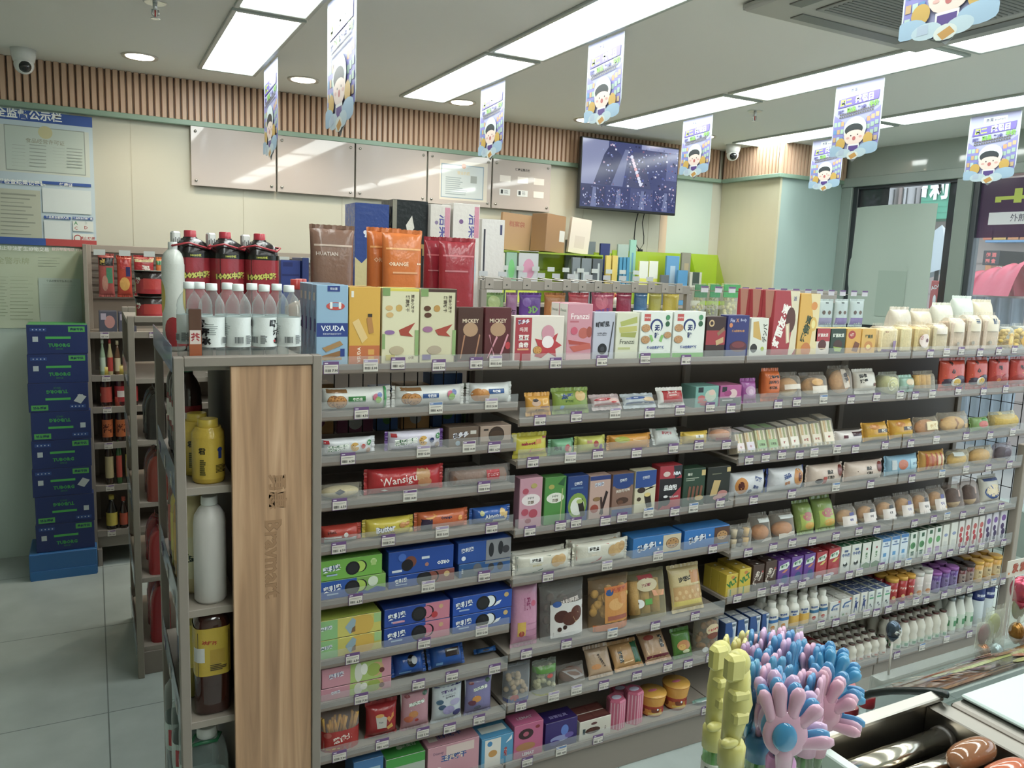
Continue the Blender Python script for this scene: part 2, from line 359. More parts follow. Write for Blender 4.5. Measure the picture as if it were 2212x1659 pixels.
for i, x in enumerate((.256, 1.09, 2.065, 2.98, 4.0)):
    t = empty('downlight', (x, 4.71, ZC)); f = MB()
    f.lathe([(.062, -.001, 'd8d4c8', 'plastic'), (.085, -.008, 'd8d4c8', 'plastic'), (.088, 0, 'd8d4c8', 'plastic')], 24); obj('bezel', f, t)
    f = MB(); f.lathe([(.0, -.004, 'fff', 'warm_light'), (.064, -.004, 'fff', 'warm_light')], 24) if 0 else f.add([(.066*math.cos(2*PI*k/24), .066*math.sin(2*PI*k/24), -.006) for k in range(24)], [tuple(range(24))[::-1]], 'ffffff', 'warm_light'); obj('lens', f, t)
    tag(t, 'round warm recessed downlight', 'downlight', 'recessed downlights along the back wall')
    sp = bpy.data.lights.new('downlight_beam', 'SPOT'); sp.energy = 16; sp.color = (1, .83, .62); sp.spot_size = 2.2; sp.spot_blend = .8; sp.shadow_soft_size = .05
    so = bpy.data.objects.new('beam', sp); COL.objects.link(so); so.parent = t; so.location = (0, 0, -.03)
def sprinkler(x, y):
    t = empty('sprinkler', (x, y, ZC)); f = MB(); f.lathe([(.04, -.004, 'c9cfcf', 'metal'), (.045, -.001, 'c9cfcf', 'metal'), (.046, 0, 'c9cfcf', 'metal')], 20); obj('plate', f, t)
    f = MB(); f.tube([(0, 0, 0), (0, 0, -.03)], .009, 'd6dada', 'metal'); f.tube([(-.011, 0, -.028), (-.013, 0, -.045), (0, 0, -.06), (.013, 0, -.045), (.011, 0, -.028)], .003, 'd6dada', 'metal'); f.lathe([(.018, -.064, 'd6dada', 'metal'), (.018, -.061, 'd6dada', 'metal'), (.001, -.06, 'd6dada', 'metal')], 12); obj('head', f, t)
    f = MB(); f.tube([(0, 0, -.03), (0, 0, -.055)], .003, 'c23b35'); obj('glass_bulb', f, t)
    tag(t, 'chrome fire sprinkler head hanging from ceiling', 'sprinkler')
sprinkler(.262, 3.69); sprinkler(3.62, 3.81)
def camera_dome(x, y, az):
    t = empty('security_camera', (x, y, ZC)); f = MB(); f.lathe([(.05, -.001, 'dfe3e0', 'plastic'), (.055, -.012, 'dfe3e0', 'plastic'), (.056, -.02, 'dfe3e0', 'plastic'), (.056, 0, 'dfe3e0', 'plastic')][::-1][1:]+[(.05, -.06, 'dfe3e0', 'plastic'), (.001, -.062, 'dfe3e0', 'plastic')], 24) if 0 else f.lathe([(.001, -.07, 'dfe3e0', 'plastic'), (.048, -.06, 'dfe3e0', 'plastic'), (.056, -.03, 'dfe3e0', 'plastic'), (.058, 0, 'dfe3e0', 'plastic')], 24); obj('base', f, t)
    f = MB(); f.ell(0, 0, -.075, .046, .046, .046, 'e6e9e6', 'plastic', 20, 12); obj('ball', f, t)
    f = MB(); f.ell(.022*math.cos(az), .022*math.sin(az), -.085, .031, .031, .031, '1b2226', 'gloss', 18, 10); obj('lens', f, t)
    return t
tag(camera_dome(-.27, 4.93, -1.35), 'white dome security camera at far left of ceiling', 'security camera')
tag(camera_dome(4.42, 4.86, -2.1), 'white dome security camera near right ceiling corner', 'security camera')
t = empty('smoke_detector', (4.1, 3.55, ZC)); f = MB(); f.lathe([(.03, -.045, 'd4d8d2', 'plastic'), (.045, -.035, 'd4d8d2', 'plastic'), (.05, -.015, '3a3f3e', 'plastic'), (.05, -.01, 'd4d8d2', 'plastic'), (.058, 0, 'd4d8d2', 'plastic')], 20); obj('housing', f, t); tag(t, 'round white smoke detector on ceiling behind a banner', 'smoke detector')
# air conditioner cassette
t = empty('ceiling_air_conditioner', (2.66, 1.93, ZC)); f = MB(); f.box(-.5, .5, -.47, .47, -.03, 0, 'a9aaa4', 'card', .02); obj('panel', f, t)
f = MB(); f.box(-.3, .3, -.29, .29, -.036, -.031, '8b8d88', 'card', .002)
for k in range(28): f.box(-.28, .28, -.28+k*.02, -.274+k*.02, -.039, -.036, '7b7e7a', 'card')
obj('intake_grille', f, t)
f = MB()
for a in ((-.42, -.36, -.3, .3), (.36, .42, -.3, .3), (-.3, .3, .35, .41), (-.3, .3, -.41, -.35)): f.box(*a, -.034, -.03, '6f726e', 'card', .001)
obj('air_vane', f, t); tag(t, 'grey square ceiling air conditioner with slatted intake grille', 'air conditioner')
# ---------------------------------------------------------------- wall things
def wl(x, y, Y=YW): p = ony(x, y, Y); return p.x, p.z
def PR(x0, y0, x1, y1, c, Y=YW):
    a, z1 = wl(x0, y0, Y); d, z0 = wl(x1, y1, Y); return ('R', min(a, d), min(z0, z1), max(a, d), max(z0, z1), c)
def WT(t, x, y, hpx, c, mw=9, bold=.02, Y=YW):
    X, Z = wl(x, y, Y); return ('T', t, X, Z, hpx*.00305, c, 0, bold, mw, None)
# public notice board at the left
Yn = YW-.012; Sn = lambda u, v, o: (u, Yn-o, v)
b = MB(); x1, zt = wl(201, 246); _, zb = wl(201, 548); x1 = .03
b.box(-1.1, x1, Yn, YW-.0035, 1.765, 2.475, 'b9ccd4', 'card')
A = [('R', -1.1, 2.42, x1, 2.475, '2f55a0'), WT('全监督公示栏', 62, 248, 17, 'eef2ee', 9, .03)]
A += [PR(-60, 262, 195, 384, 'c7cfc4'), PR(8, 268, 186, 380, '8f9a92'), PR(10, 270, 184, 378, 'bccabf'), WT('食品经营许可证', 98, 307, 8, '8d8a72', 9, .0), ('E', wl(98, 287)[0], wl(98, 287)[1], .034, .034, 'c3bf8e')]
for k in range(7): A += [PR(26, 313+k*7.5, 55, 315+k*7.5, '8f9a92'), PR(64, 314+k*7.6, 100, 315.4+k*7.6, '98a39a'), PR(114, 320+k*6.6, 140, 322+k*6.6, '7d8880'), PR(144, 322+k*6.6, 178, 323.2+k*6.6, '98a39a')]
A += [PR(-60, 386, 88, 402, '2f55a0'), WT('监督检查结果记录表', 42, 394, 9, 'eef2ee', 9), PR(91, 391, 197, 405, '2f55a0'), WT('健康证', 143, 400, 7, 'eef2ee'), PR(91, 406, 198, 464, 'ced9d8'), PR(95, 466, 153, 475, '2f55a0'), PR(95, 475.5, 154, 525, 'd0dad9'), WT('食品安全管理人员', 124, 470, 4.5, 'eef2ee'), PR(157, 468, 201, 476, '2f55a0'), WT('食品安全风险等级', 179, 472, 4, 'eef2ee'), PR(157, 477, 202, 501, 'd3dad4'), WT('A', 164, 482, 6, '3b8a54'), WT('C', 164, 493, 6, 'b05050'), WT('D', 186, 492, 6, 'b05050'), WT('B', 186, 482, 5, 'b9c4bc'), PR(157, 504, 203, 526, 'd3dad4'), ('E', wl(168, 515)[0], wl(168, 515)[1], .02, .02, 'a84444'), ('E', wl(168, 515)[0], wl(168, 515)[1], .015, .015, 'd3dad4'), WT('禁止吸烟', 189, 515, 6, 'b0504c'),
      PR(-40, 404, 92, 524, 'b3b9a6')]
for k in range(11): A.append(PR(2, 420+k*8.5, 78-(k*13) % 30, 421.2+k*8.5, '8d9386'))
A += [('R', -1.1, 1.765, wl(100, 536)[0], 1.803, '2f55a0'), ('R', wl(100, 536)[0], 1.765, x1, 1.803, 'b5403f'), WT('禁止非法野生动物交易', 50, 537, 8, 'eef2ee'), WT('投诉举报电话 12345', 148, 539, 6, 'f2dcd8')]
b.art(Sn, 1, 1, A, 'card', nocl=1); o = obj('notice_board', b); tag(o, 'blue and white public food safety notice board on left wall', 'notice board')
b = MB(); Yn2 = YW-.01
b.box(-1.1, .02, Yn2, YW-.0035, 1.31, 1.755, 'b9c6ac', 'card'); Sn = lambda u, v, o: (u, Yn2-o, v)
A = [WT('全警示牌', 28, 563, 12, 'a0ab84', 9, 0)]
for k in range(4): A.append(PR(82, 556+k*6, 130-(k*7) % 13, 558+k*6, '7d8a7c'))
for k in range(13): A += [PR(-20, 597+k*7, 18-(k*5) % 9, 598.4+k*7, '8b9a7c'), PR(22, 597+k*7.6, 72-(k*11) % 22, 598.4+k*7.6, '8b9a7c')]
A += [PR(83, 600, 178, 696, 'b4c6bd'), WT('食品经营许可信息公示', 128, 607, 4, '6d7a74', 9)]
for k in range(10): A.append(PR(92, 615+k*5.4, 165-(k*9) % 20, 616+k*5.4, '94a59d'))
b.art(Sn, 1, 1, A, 'card', nocl=1); o = obj('warning_poster', b); tag(o, 'pale green printed warning poster below the blue notice board', 'poster')
# five acrylic boards
bx = [411, 598.5, 769, 926, 1067, 1196]
for i in range(5):
    X0, Z1 = wl(bx[i], 300, 5.12); X1, _ = wl(bx[i+1]-2, 300, 5.12); Zt, Zb = 2.487, 2.148
    t = empty('acrylic_display_board', ((X0+X1)/2, 5.12, Zb)); W2 = (X1-X0)/2; Hh = Zt-Zb; f = MB()
    f.box(-W2+.002, W2-.002, 0, .012, 0, Hh, 'b8afa9', 'board', .002)
    Sb = lambda u, v, o: (-W2+u*2*W2, -o, v*Hh)
    if i == 3: f.art(Sb, 2*W2, Hh, [Rr(.18, .1, .93, .87, 'd3cdbf'), Rr(.2, .14, .87, .8, '8fa3b0'), Rr(.215, .16, .855, .78, 'c3ced0'), E(.55, .78, .035, 'd09a80'), T('营业执照', .55, .64, .07, 'd4c49a'), Rr(.66, .46, .76, .6, '9aa29f')]+lines(.27, .2, .62, .56, 9, '9aa8ac', .6, 4), 'board', .0004)
    if i == 4: 
        A = [T('健康证展示栏', .5, .82, .06, '3a3a3a', 0, .02, .4)]
        for k, (u, v) in enumerate(((.12, .55), (.42, .55), (.7, .55), (.12, .28), (.42, .28), (.7, .28))):
            A += [Rr(u, v, u+.18, v+.13, 'e4dfd8' if k < 3 or k == 5 else 'dde2e2')]
            if k in (3, 4): A += [Rr(u+.02, v+.03, u+.06, v+.11, '4a4f52')]+lines(u+.08, v+.03, u+.16, v+.11, 4, '8f979a', .5, k)
        f.art(Sb, 2*W2, Hh, A, 'board', .0004)
    obj('panel', f, t)
    for sx in (-1, 1):
        for z in (.03, Hh-.03):
            g = MB(); g.tube([(sx*(W2-.028), -.006, z), (sx*(W2-.028), .034, z)], .008, 'b9b9b4', 'metal', 12); obj('standoff', g, t)
    tag(t, ('blank acrylic display board beside the notice board', 'blank acrylic board second from left on the back wall', 'blank acrylic board in middle of the row on back wall', 'acrylic board holding a framed business licence', 'acrylic board holding small health certificate cards')[i], 'display board', 'acrylic boards on the back wall')
# television
YT = 5.0; a = ony(1259, 297, YT); c = ony(1452, 464, YT); X0, X1, Z1, Z0 = a.x-.008, 4.015, 2.69, 2.185
t = empty('wall_television', ((X0+X1)/2, YT, Z0)); W2 = (X1-X0)/2; Hh = Z1-Z0
f = MB(); f.box(-W2, W2, 0, .035, 0, Hh, '15171a', 'plastic', .004); f.box(-.25, .25, .035, .06, .12, .4, '1c1e20', 'plastic', .004); obj('casing', f, t)
f = MB(); rd = random.Random(5); Sv = lambda u, v, o: (-W2+.01+u*(2*W2-.02), -.0005-o, .018+v*(Hh-.028))
A = [Rr(0, 0, 1, 1, '3c4474'), Rr(0, .34, .26, 1, '8289ae'), Pg([(.3, .34), (.42, .34), (.47, .9), (.43, .9)], '6a739c'), Pg([(.12, .34), (.3, .34), (.4, .8), (.28, .96), (.22, .8)], '343a62'), Pg([(.45, .34), (.72, .34), (.62, .88), (.52, .88)], '474c70'), Rr(.88, .5, 1, 1, '565f92'), Rr(.6, .93, 1, 1, '8890ba')]
for k in range(260):
    u, v = rd.random(), rd.uniform(.34, .97)
    if u < .2 and v > .4 or .33 < u < .43: continue
    w_ = rd.uniform(.006, .02); A.append(Rr(u, v, min(1, u+w_), min(1, v+w_*1.4), rd.choice(('9aa0c8', '262b50', '6d74a8', 'b9a0b8', '4a58a0', 'd2d4e8', '7a4f72', '2c3566', '8fa0d0'))))
for k in range(10): A.append(E(.5+.012*k, .8-.045*k, .016, rd.choice(('d9c8d8', 'e2a8b0', 'd8dcf0'))))
for q in range(4):
    A += [Rr(q*.25+.003, .01, q*.25+.247, .33, ('2e3560', '363d6c', '474e7c', '303a6c')[q]), Pg([(q*.25+.1, .01), (q*.25+.16, .01), (q*.25+.15, .3), (q*.25+.12, .3)], '6a749e')]
    for k in range(50): u, v = q*.25+rd.uniform(.01, .235), rd.uniform(.02, .3); A.append(Rr(u, v, u+.01, v+.02, rd.choice(('9aa0c8', '1f2448', '6d74a8', 'a888a0', '4a58a0', 'c2c6e0'))))
f.art(Sv, 2*W2, Hh, A, 'screen', .0002, 0, .00001); obj('screen', f, t)
tag(t, 'wall-mounted television showing bluish security camera views', 'television')
f = MB(); X, Z = wl(1375, 462, 5.1); 
f.tube([(X, 5.06, 2.25), (X-.003, 5.1, 2.12), (X-.002, 5.11, 2.0), (X+.03, 5.11, 1.94), (X+.05, 5.1, 1.915)], .004, '16181a'); f.tube([(X+.055, 5.06, 2.25), (X+.06, 5.1, 2.12), (X+.082, 5.1, 2.02), (X+.085, 5.1, 1.965), (X+.05, 5.1, 1.915)], .0035, '16181a'); f.box(X+.035, X+.075, 5.09, 5.11, 1.9, 1.92, '16181a', 'plastic', .003)
o = obj('power_cable', f); tag(o, 'black power cables looping down below the television', 'cable')
# ---------------------------------------------------------------- hanging banners (boards hang along the light rows)
def banner(x, y0, y1, zt, label, back='c9cfd8'):
    W = y1-y0; H = W*1.30; t = empty('hanging_banner', (x, (y0+y1)/2, zt)); f = MB()
    out = [(0, 1), (0, .17), (.04, .11), (.12, .1), (.15, .06), (.25, .065), (.32, .03), (.42, .02), (.48, -.02), (.5, -.03), (.58, .02), (.66, .035), (.72, .07), (.84, .085), (.9, .13), (.97, .16), (1, .24), (1, 1)]
    # faces -X (towards the camera side); u runs towards -Y
    S = lambda u, v, o: (-o, W/2-u*W, -H+v*H)
    n = len(out); vs = [S(u, v, .001) for u, v in out]+[S(u, v, -.001) for u, v in out]
    f.add(vs, [tuple(range(n)), tuple(range(n, 2*n))[::-1]]+[(i, (i+1) % n, (i+1) % n+n, i+n) for i in range(n)], 'a4acb0', 'card')
    inn = [(.5+(u-.5)*.96, .5+(v-.5)*.985) for u, v in out]
    A = [Pg(inn, '8286a8'), Rr(.28, .87, .74, .955, 'a8b2ac'), T('勇惠', .4, .912, .055, '3c3c60', .05), T('Bravmart', .6, .912, .03, '3c3c60', .05),
         Pg([(.02, .62), (.26, .5), (.26, .16), (.02, .16)], '6a68a0'), Pg([(.98, .66), (.7, .52), (.7, .16), (.98, .16)], '6a68a0')]
    rd = random.Random(2)
    for k in range(4):
        for j in range(3):
            A.append(Rr(.035+.075*j, .46-.1*k, .095+.075*j, .52-.1*k, rd.choice(('80a088', 'a08458', '4a76a0', '90a8a0', '405c98')))); A.append(Rr(.72+.085*j, .48-.1*k+j*.02, .79+.085*j, .54-.1*k+j*.02, rd.choice(('a87c54', 'a06c64', 'a08c68', 'a88c80', '80988c'))))
    A += [Pg([(.08, .70), (.92, .745), (.93, .86), (.1, .815)], '4c3f86'), T('周二', .25, .765, .095, '86a02c', .05, .05, .3), T('感恩日', .63, .79, .1, 'bccac4', .05, .05, .5),
          T('同款', .17, .65, .055, '403e74', .05, .04), T('商品', .38, .665, .075, '5c902c', .05, .05), T('第2件', .6, .675, .055, '403e74', .05, .04), T('半价', .84, .695, .08, '5c902c', .05, .05)]
    for k in range(2):
        for j in range(15): A.append(Rr(.14+.048*j, .60-k*.035+.003*j, .178+.048*j, .62-k*.035+.003*j, '45433c'))
    # generic cheering child drawing, clouds and gift
    A += [E(.5, .40, .24, 'a2b0b0', .16), E(.5, .31, .215, 'b8a89e', .125), E(.48, .39, .19, '20292c', .08), E(.5, .335, .17, 'b8a89e', .05), E(.43, .315, .013, '202026'), E(.57, .32, .013, '202026'), E(.5, .275, .035, '984e4c', .028), E(.37, .285, .035, 'b08880', .014), E(.63, .29, .035, 'b08880', .014),
          Rr(.38, .12, .62, .2, 'b8bcb8'), Rr(.4, .06, .6, .18, '443070'), E(.22, .22, .1, 'a08230', .078), E(.79, .25, .1, 'a08230', .078),
          E(.1, .13, .2, '7c98ac', .07), E(.82, .13, .22, '7c98ac', .08), E(.3, .09, .16, '94a8b0', .06), E(.64, .08, .14, '94a8b0', .06), E(.5, .05, .12, 'acb4ae', .06), Pg([(.42, .05), (.54, .09), (.6, .04), (.48, .0)], 'a0762c'), Rr(.2, .07, .32, .14, '8c9cac')]
    f.art(S, W, H, A, 'card', .0012, 0, .00008); obj('printed_board', f, t)
    g = MB(); g.tube([(0, -.0, 0), (0, 0, ZC-zt-.001)], .0015, 'd0d4d4', 'metal', 5) if zt < ZC-.01 else g.box(-.004, .004, -.02, .02, -.004, 0, 'd0d4d4', 'plastic'); obj('clip', g, t)
    tag(t, label, 'banner', 'promotional banners hanging from ceiling'); return t
ZB = ZC-.014
for x, (pa, pb), lab in ((1.985, ((1040, 180), (1092, 165)), 'purple promotional banner hanging left of the television'), (1.985, ((1273, 75), (1351, 53)), 'large purple promotional banner hanging above the television'),
      (.85, ((570, 95), (600, 88)), 'narrow purple banner seen edge-on beside the leftmost ceiling light'), (.85, ((708, 60), (770, 50)), 'purple banner cut by top edge of photo, left half'),
      (3.45, ((1477, 255), (1541, 240)), 'purple promotional banner hanging just right of the television'), (3.45, ((1808, 180), (1913, 160)), 'large purple banner in front of the shop window, overlapping another'),
      (1.985, ((1947, 60), (2165, 0)), 'largest purple banner cut by top right edge of photo'),
      (4.66, ((1757, 300), (1825, 290)), 'purple banner half hidden behind a larger one at window corner'), (4.66, ((2098, 245), (2210, 232)), 'purple banner hanging farthest right before the window')):
    ya = onx(pa[0], pa[1], x).y; yb = onx(pb[0], pb[1], x).y
    banner(x, min(ya, yb), max(ya, yb), ZB, lab)
# ---------------------------------------------------------------- street outside
b = MB(); b.box(XW+.25, 16, -6, 14, -.2, -.12, '8a8a88', 'matte'); struct('floor_street', b)
b = MB(); b.box(9.6, 9.9, 2, 12, -.12, 6, 'a08f88', 'paint')
for k in range(14): b.box(9.59, 9.6, 2, 12, .4*k, .4*k+.012, '86766f', 'paint')
o = obj('facade', b); tag(o, 'taupe panelled building across the street', 'building')
def pw(px, py, X): p = onx(px, py, X); return p.y, p.z
def sign(name, X, p0, p1, col, art, label, cat='sign', d=None, group=None):
    d = d or 9.585-X
    ya, za = pw(*p0, X); yb, zb = pw(*p1, X); W = abs(ya-yb); H = abs(za-zb); t = MB(); t.box(0, d, -W/2, W/2, 0, H, col, 'card', .004)
    S = lambda u, v, o: (-o, W/2-u*W, v*H); t.art(S, W, H, art, 'card', .003, 0, .001)
    o = obj(name, t, None, (X, (ya+yb)/2, min(za, zb))); tag(o, label, cat, group); return o
sign('shop_sign', 9.2, (1850, 372), (2110, 470), '3f9a78', [Rr(0, .93, 1, 1, 'b9aaa6')]+[Rr(0, k*.11, 1, k*.11+.01, '37886a') for k in range(1, 8)]+[T('冰', .17, .36, .5, 'eef2f2', 0, .05, .13), T('冰', .31, .45, .5, 'eef2f2', 0, .05, .12), T('乐', .43, .45, .5, 'eef2f2', 0, .05, .12), T('便', .56, .46, .55, 'eef2f2', 0, .05, .14), T('利', .71, .54, .55, 'eef2f2', 0, .05, .14), T('店', .88, .6, .55, 'eef2f2', 0, .05, .14)], 'green shop sign with large white characters seen through window')
for k, (a0, a1, c, tx) in enumerate(((2128, 2146, 'c86a44', '烟酒'), (2147, 2177, 'c99a34', '冰冰乐'), (2178, 2203, 'c07a3a', '便利店'), (2205, 2240, 'b06a38', '零食'))):
    sign('light_box_sign', 9.4, (a0, 470), (a1, 518), c, [T(tx, .5, .5, .34, 'f4ead8', 0, .04, .85)], ('orange sign box leftmost', 'yellow sign box second from left', 'ochre sign box third from left', 'brown sign box rightmost')[k]+' above the street shopfront', 'sign', .2, 'sign boxes across the street')
sign('awning_rail', 9.38, (2128, 519), (2240, 523), '5f8fb8', [], 'blue rail under the row of street sign boxes', 'rail')
sign('neon_sign', 8.8, (2125, 541), (2157, 573), '23202a', [T('烟 酒', .5, .7, .32, 'e0605c', 0, .04), T('副 食', .5, .28, .32, 'e0605c', 0, .04)], 'small black street sign with red characters')
sign('shopfront', 9.5, (2130, 555), (2190, 640), '9a5a3a', [Rr(.02, .2, .2, .95, 'c87838'), Rr(.6, .35, .75, .95, 'd8b060'), Rr(.78, .2, .98, .95, '40302c'), T('乐', .45, .78, .18, 'f0e8e0'), T('便利店', .3, .45, .16, 'f0e8e0')], 'orange street shopfront with white characters behind red canopy', 'shopfront')
b = MB(); y0, z0_ = pw(2110, 640, 7.6); y1, z1_ = pw(2260, 560, 7.6)
def canopy(u, v): return (7.6-.5*v+.05*math.sin(u*26)*(1-v), y0+(y1-y0)*u, z0_+.02+(.16+.13*u)*(1-abs(v*2-1)**2)*1.1+.05*math.sin(u*26+1)*v*(1-v))
b.grid(canopy, 60, 8, 'd04a62', 'film'); o = obj('red_tarpaulin', b); tag(o, 'folded red canopy cloth over a street stall', 'canopy')
b = MB(); b.grid(lambda u, v: (7.55+.03*math.sin(u*31+v*4), y0+.1+(y1-y0)*u, .2+(z0_-.2)*v), 50, 6, '8d9aa8', 'film'); o = obj('grey_stall_cover', b); tag(o, 'grey plastic sheet covering the stall below red canopy', 'stall cover')
sign('drink_banner', 6.4, (2012, 606), (2030, 668), 'c23a3c', [T('ADM', .5, .78, .16, 'f4f0ee', .3), E(.45, .3, .14, 'f0ecec', .2)], 'narrow red advertising banner standing outside the window', 'advert', .03).location.z += 0
b = MB(); yy, zz = pw(2060, 520, 7.4); b.add([(7.4, yy-.25, 1.95), (7.4, yy+.8, 1.6), (7.0, yy+.85, 1.55), (7.0, yy-.25, 1.9), (7.2, yy, 2.3)], [(0, 1, 4), (1, 2, 4), (2, 3, 4), (3, 0, 4)], 'a8b0b4', 'card'); o = obj('street_awning', b); tag(o, 'grey pointed street awning seen between window decals', 'awning')

t = empty('street_lamp', (8.0, pw(1944, 450, 8.0)[0], -.12)); yl_ = t.location.y; zl0, zl1 = pw(1944, 456, 8.0)[1]+.12, pw(1944, 404, 8.0)[1]+.12
b = MB(); b.tube([(0, 0, 0), (0, 0, zl1+.5)], .028, '8a7a74', 'paint'); b.box(-.015, .015, pw(1970, 450, 8)[0]-yl_, pw(1918, 450, 8)[0]-yl_, zl1+.12, zl1+.15, '8a7a76', 'paint', .005); obj('pole', b, t)
for px_ in (1921, 1967):
    yo = pw(px_, 450, 8.0)[0]-yl_; b = MB(); b.lathe([(.06, zl0, '4a4848', 'paint'), (.085, zl0+.03, 'b8b4b4', 'paint'), (.085, zl1-.03, 'b8b4b4', 'paint'), (.1, zl1, '4a4848', 'paint'), (.02, zl1+.13, '4a4848', 'paint')], 6, 0, yo)
    for k in range(6): a_ = PI/3*k; b.tube([(.087*math.cos(a_), yo+.087*math.sin(a_), zl0+.03), (.087*math.cos(a_), yo+.087*math.sin(a_), zl1-.03)], .007, '4a4848', 'paint', 5)
    obj('lantern', b, t)
tag(t, 'street lamp with two grey lanterns in front of green shop sign', 'street lamp')
for nm, hh, xx in (('street_awning', 1.6, 7.2), ('drink_banner', 1.3, .015)):
    o_ = bpy.data.objects[nm]; b = MB(); zb_ = -.12-o_.location.z; yy_ = (pw(2060, 520, 7.4)[0] if nm == 'street_awning' else 0); b.tube([(xx, yy_, zb_), (xx, yy_, 2.0 if nm == 'street_awning' else .01)], .02, '8a8e90', 'metal'); obj('pole', b, o_)
# ---------------------------------------------------------------- shelving
YL = 2.093              # plane of the shelf lips
TAGS = []
def tag_mesh(v):
    hd, pr = (('6b4a7c', '6.50'), ('6b4a7c', '4.50'), ('6b4a7c', '7.90'), ('5f7fae', '4.90'), ('6b4a7c', '14.80'), ('a08fb0', '5.00'))[v]
    b = MB(); b.box(-.021, .021, -.0012, 0, 0, .034, hd if v < 3 else 'c9c4ba', 'card', .0004)
    S = lambda u, w, o: (-.021+u*.042, -.0012-o, w*.034)
    b.art(S, .042, .034, [Rr(.04, .05, .96, .74, 'd6cfc4'), Rr(.04, .76, .96, .96, hd), Rr(.08, .82, .3, .9, 'd8d0dc'), Rr(.1, .58, .86, .61, '5a5450'), Rr(.1, .5, .7, .52, '8a8480')]+bars(.08, .16, .5, .42, '3a3634', 'd6cfc4', v)+[T(pr, .74, .29, .24, '2a2626', 0, .03, .38)], 'card', .0002)
    return b.mesh('price_tag')
TM = [tag_mesh(v) for v in range(6)]
def shelf(parent, bx, x0, x1, zb, y1=2.405, fence=.055, tags=(), yl=YL, deck=0):
    """one shelf board with its lip; zb = underside of the lip. x in world, parent at bx"""
    by = parent.location.y; yl -= by; y1 -= by
    b = MB(); b.box(x0-bx, x1-bx, yl+.003, y1, zb+.008, zb+.022, '9a9084', 'card', .001)
    b.box(x0-bx, x1-bx, yl, yl+.004, zb, zb+.027, '7c6e62', 'plastic', .0012); b.box(x0-bx+.004, x1-bx-.004, yl-.002, yl, zb+.003, zb+.025, '82746a', 'plastic', .0006)
    if deck: b.box(x0-bx, x1-bx, yl+.012, y1, .0, zb+.01, '8a7f75', 'paint', .002)
    s = obj('base_deck' if deck else 'shelf', b, parent)
    if fence:
        g = MB(); g.box(x0-bx+.002, x1-bx-.002, yl-.0035, yl-.0022, zb+.012, zb+.027+fence, 'dfe2e2', 'fence'); obj('front_fence', g, s)
    for i, x in enumerate(tags):
        v = (int(x*977)+i*3) % 6 if i % 3 else (int(x*377)) % 3
        obj('price_tag', TM[v], s, (x-bx, yl-.004, zb+.002+.008*((i*7) % 3)/2), (.0, 0, 0))
    return s
BAYX = [(.524, 1.130), (1.133, 2.031), (2.035, 2.925), (2.929, 3.80)]
BAYN = ['first bay beside the wooden panel', 'second bay', 'third bay', 'last bay at the right']
# shelf undersides per bay: (z, fence height)
BZ = [[1.442, 1.315, 1.190, 1.063, .938, .780, .603, .474, .31, .12],
      [1.440, 1.264, 1.133, .912, .751, .502, .325, .12],
      [1.440, 1.268, 1.067, .914, .713, .540, .345, .12], [1.440, 1.268, 1.067, .914, .713, .540, .345, .12]]
BAY = []; SHELFTAGS = {}
for i, (x0, x1) in enumerate(BAYX):
    t = empty('shelving_bay', (x0, YL, 0)); BAY.append(t)
    for x in ((0, x1-x0-.03) if i == 3 else (0,)): b = MB(); b.box(x, x+.03, .32, .345, .0, 1.47, TAUPE, 'paint', .002); obj('upright', b, t)
    b = MB()
    if i == 0:
        b.box(.031, x1-x0, .333, .338, .14, 1.15, '6d645b', 'paint')
        g = MB()
        for k in range(13): g.box(.04+k*.046, .043+k*.046, .333, .336, 1.16, 1.46, '2c2a2a', 'metal')
        for z in (1.17, 1.3, 1.45): g.box(.031, x1-x0, .333, .336, z, z+.004, '2c2a2a', 'metal')
        obj('wire_grid', g, t)
    else: b.box(.031, x1-x0, .333, .338, .14, 1.44, '6d645b', 'paint')
    obj('back_panel', b, t)
    tag(t, 'taupe metal shelving bay of snacks', 'shelving', 'front shelving bays', BAYN[i])
# right end frame of the run
t = empty('wire_end_gate', (3.805, YL, 0))
for y in (-.01, .6):
    b = MB(); b.box(0, .036, y, y+.04, 0, 1.02, '9a8f82', 'paint', .003); obj('post', b, t)
g = MB()
for k in range(11): g.box(.016, .019, .04+k*.05, .043+k*.05, .1, 1.42, '23211f', 'metal')
for k in range(14): g.box(.016, .019, .04, .6, .1+k*.1, .103+k*.1, '23211f', 'metal')
obj('wire_grid', g, t); tag(t, 'taupe end frame with black wire grid closing the right end of shelving', 'end frame')
def rshelf(t, z):
    b = MB(); b.box(.006, 3.276, .0, .29, z+.012, z+.028, '9a9084', 'card', .001); b.box(.006, 3.276, .29, .294, z, z+.034, TAUPE, 'plastic', .001); obj('shelf', b, t)
# rear side of the run: shelves facing the back aisle, with cartons seen through the grid
t = empty('rear_shelving', (.524, 2.44, 0))
for z in (1.16, .9, .6, .12): rshelf(t, z)
b = MB(); b.box(0, 3.276, -.005, .29, 1.448, 1.463, '9a9084', 'card', .001); obj('top_deck', b, t)
for x in (0, .6, 1.5, 2.4, 3.24): 
    b = MB(); b.box(x, x+.03, 0, .02, 0, 1.45, TAUPE, 'paint'); obj('upright', b, t)
tag(t, 'rear half of the snack shelving facing the back aisle', 'shelving')
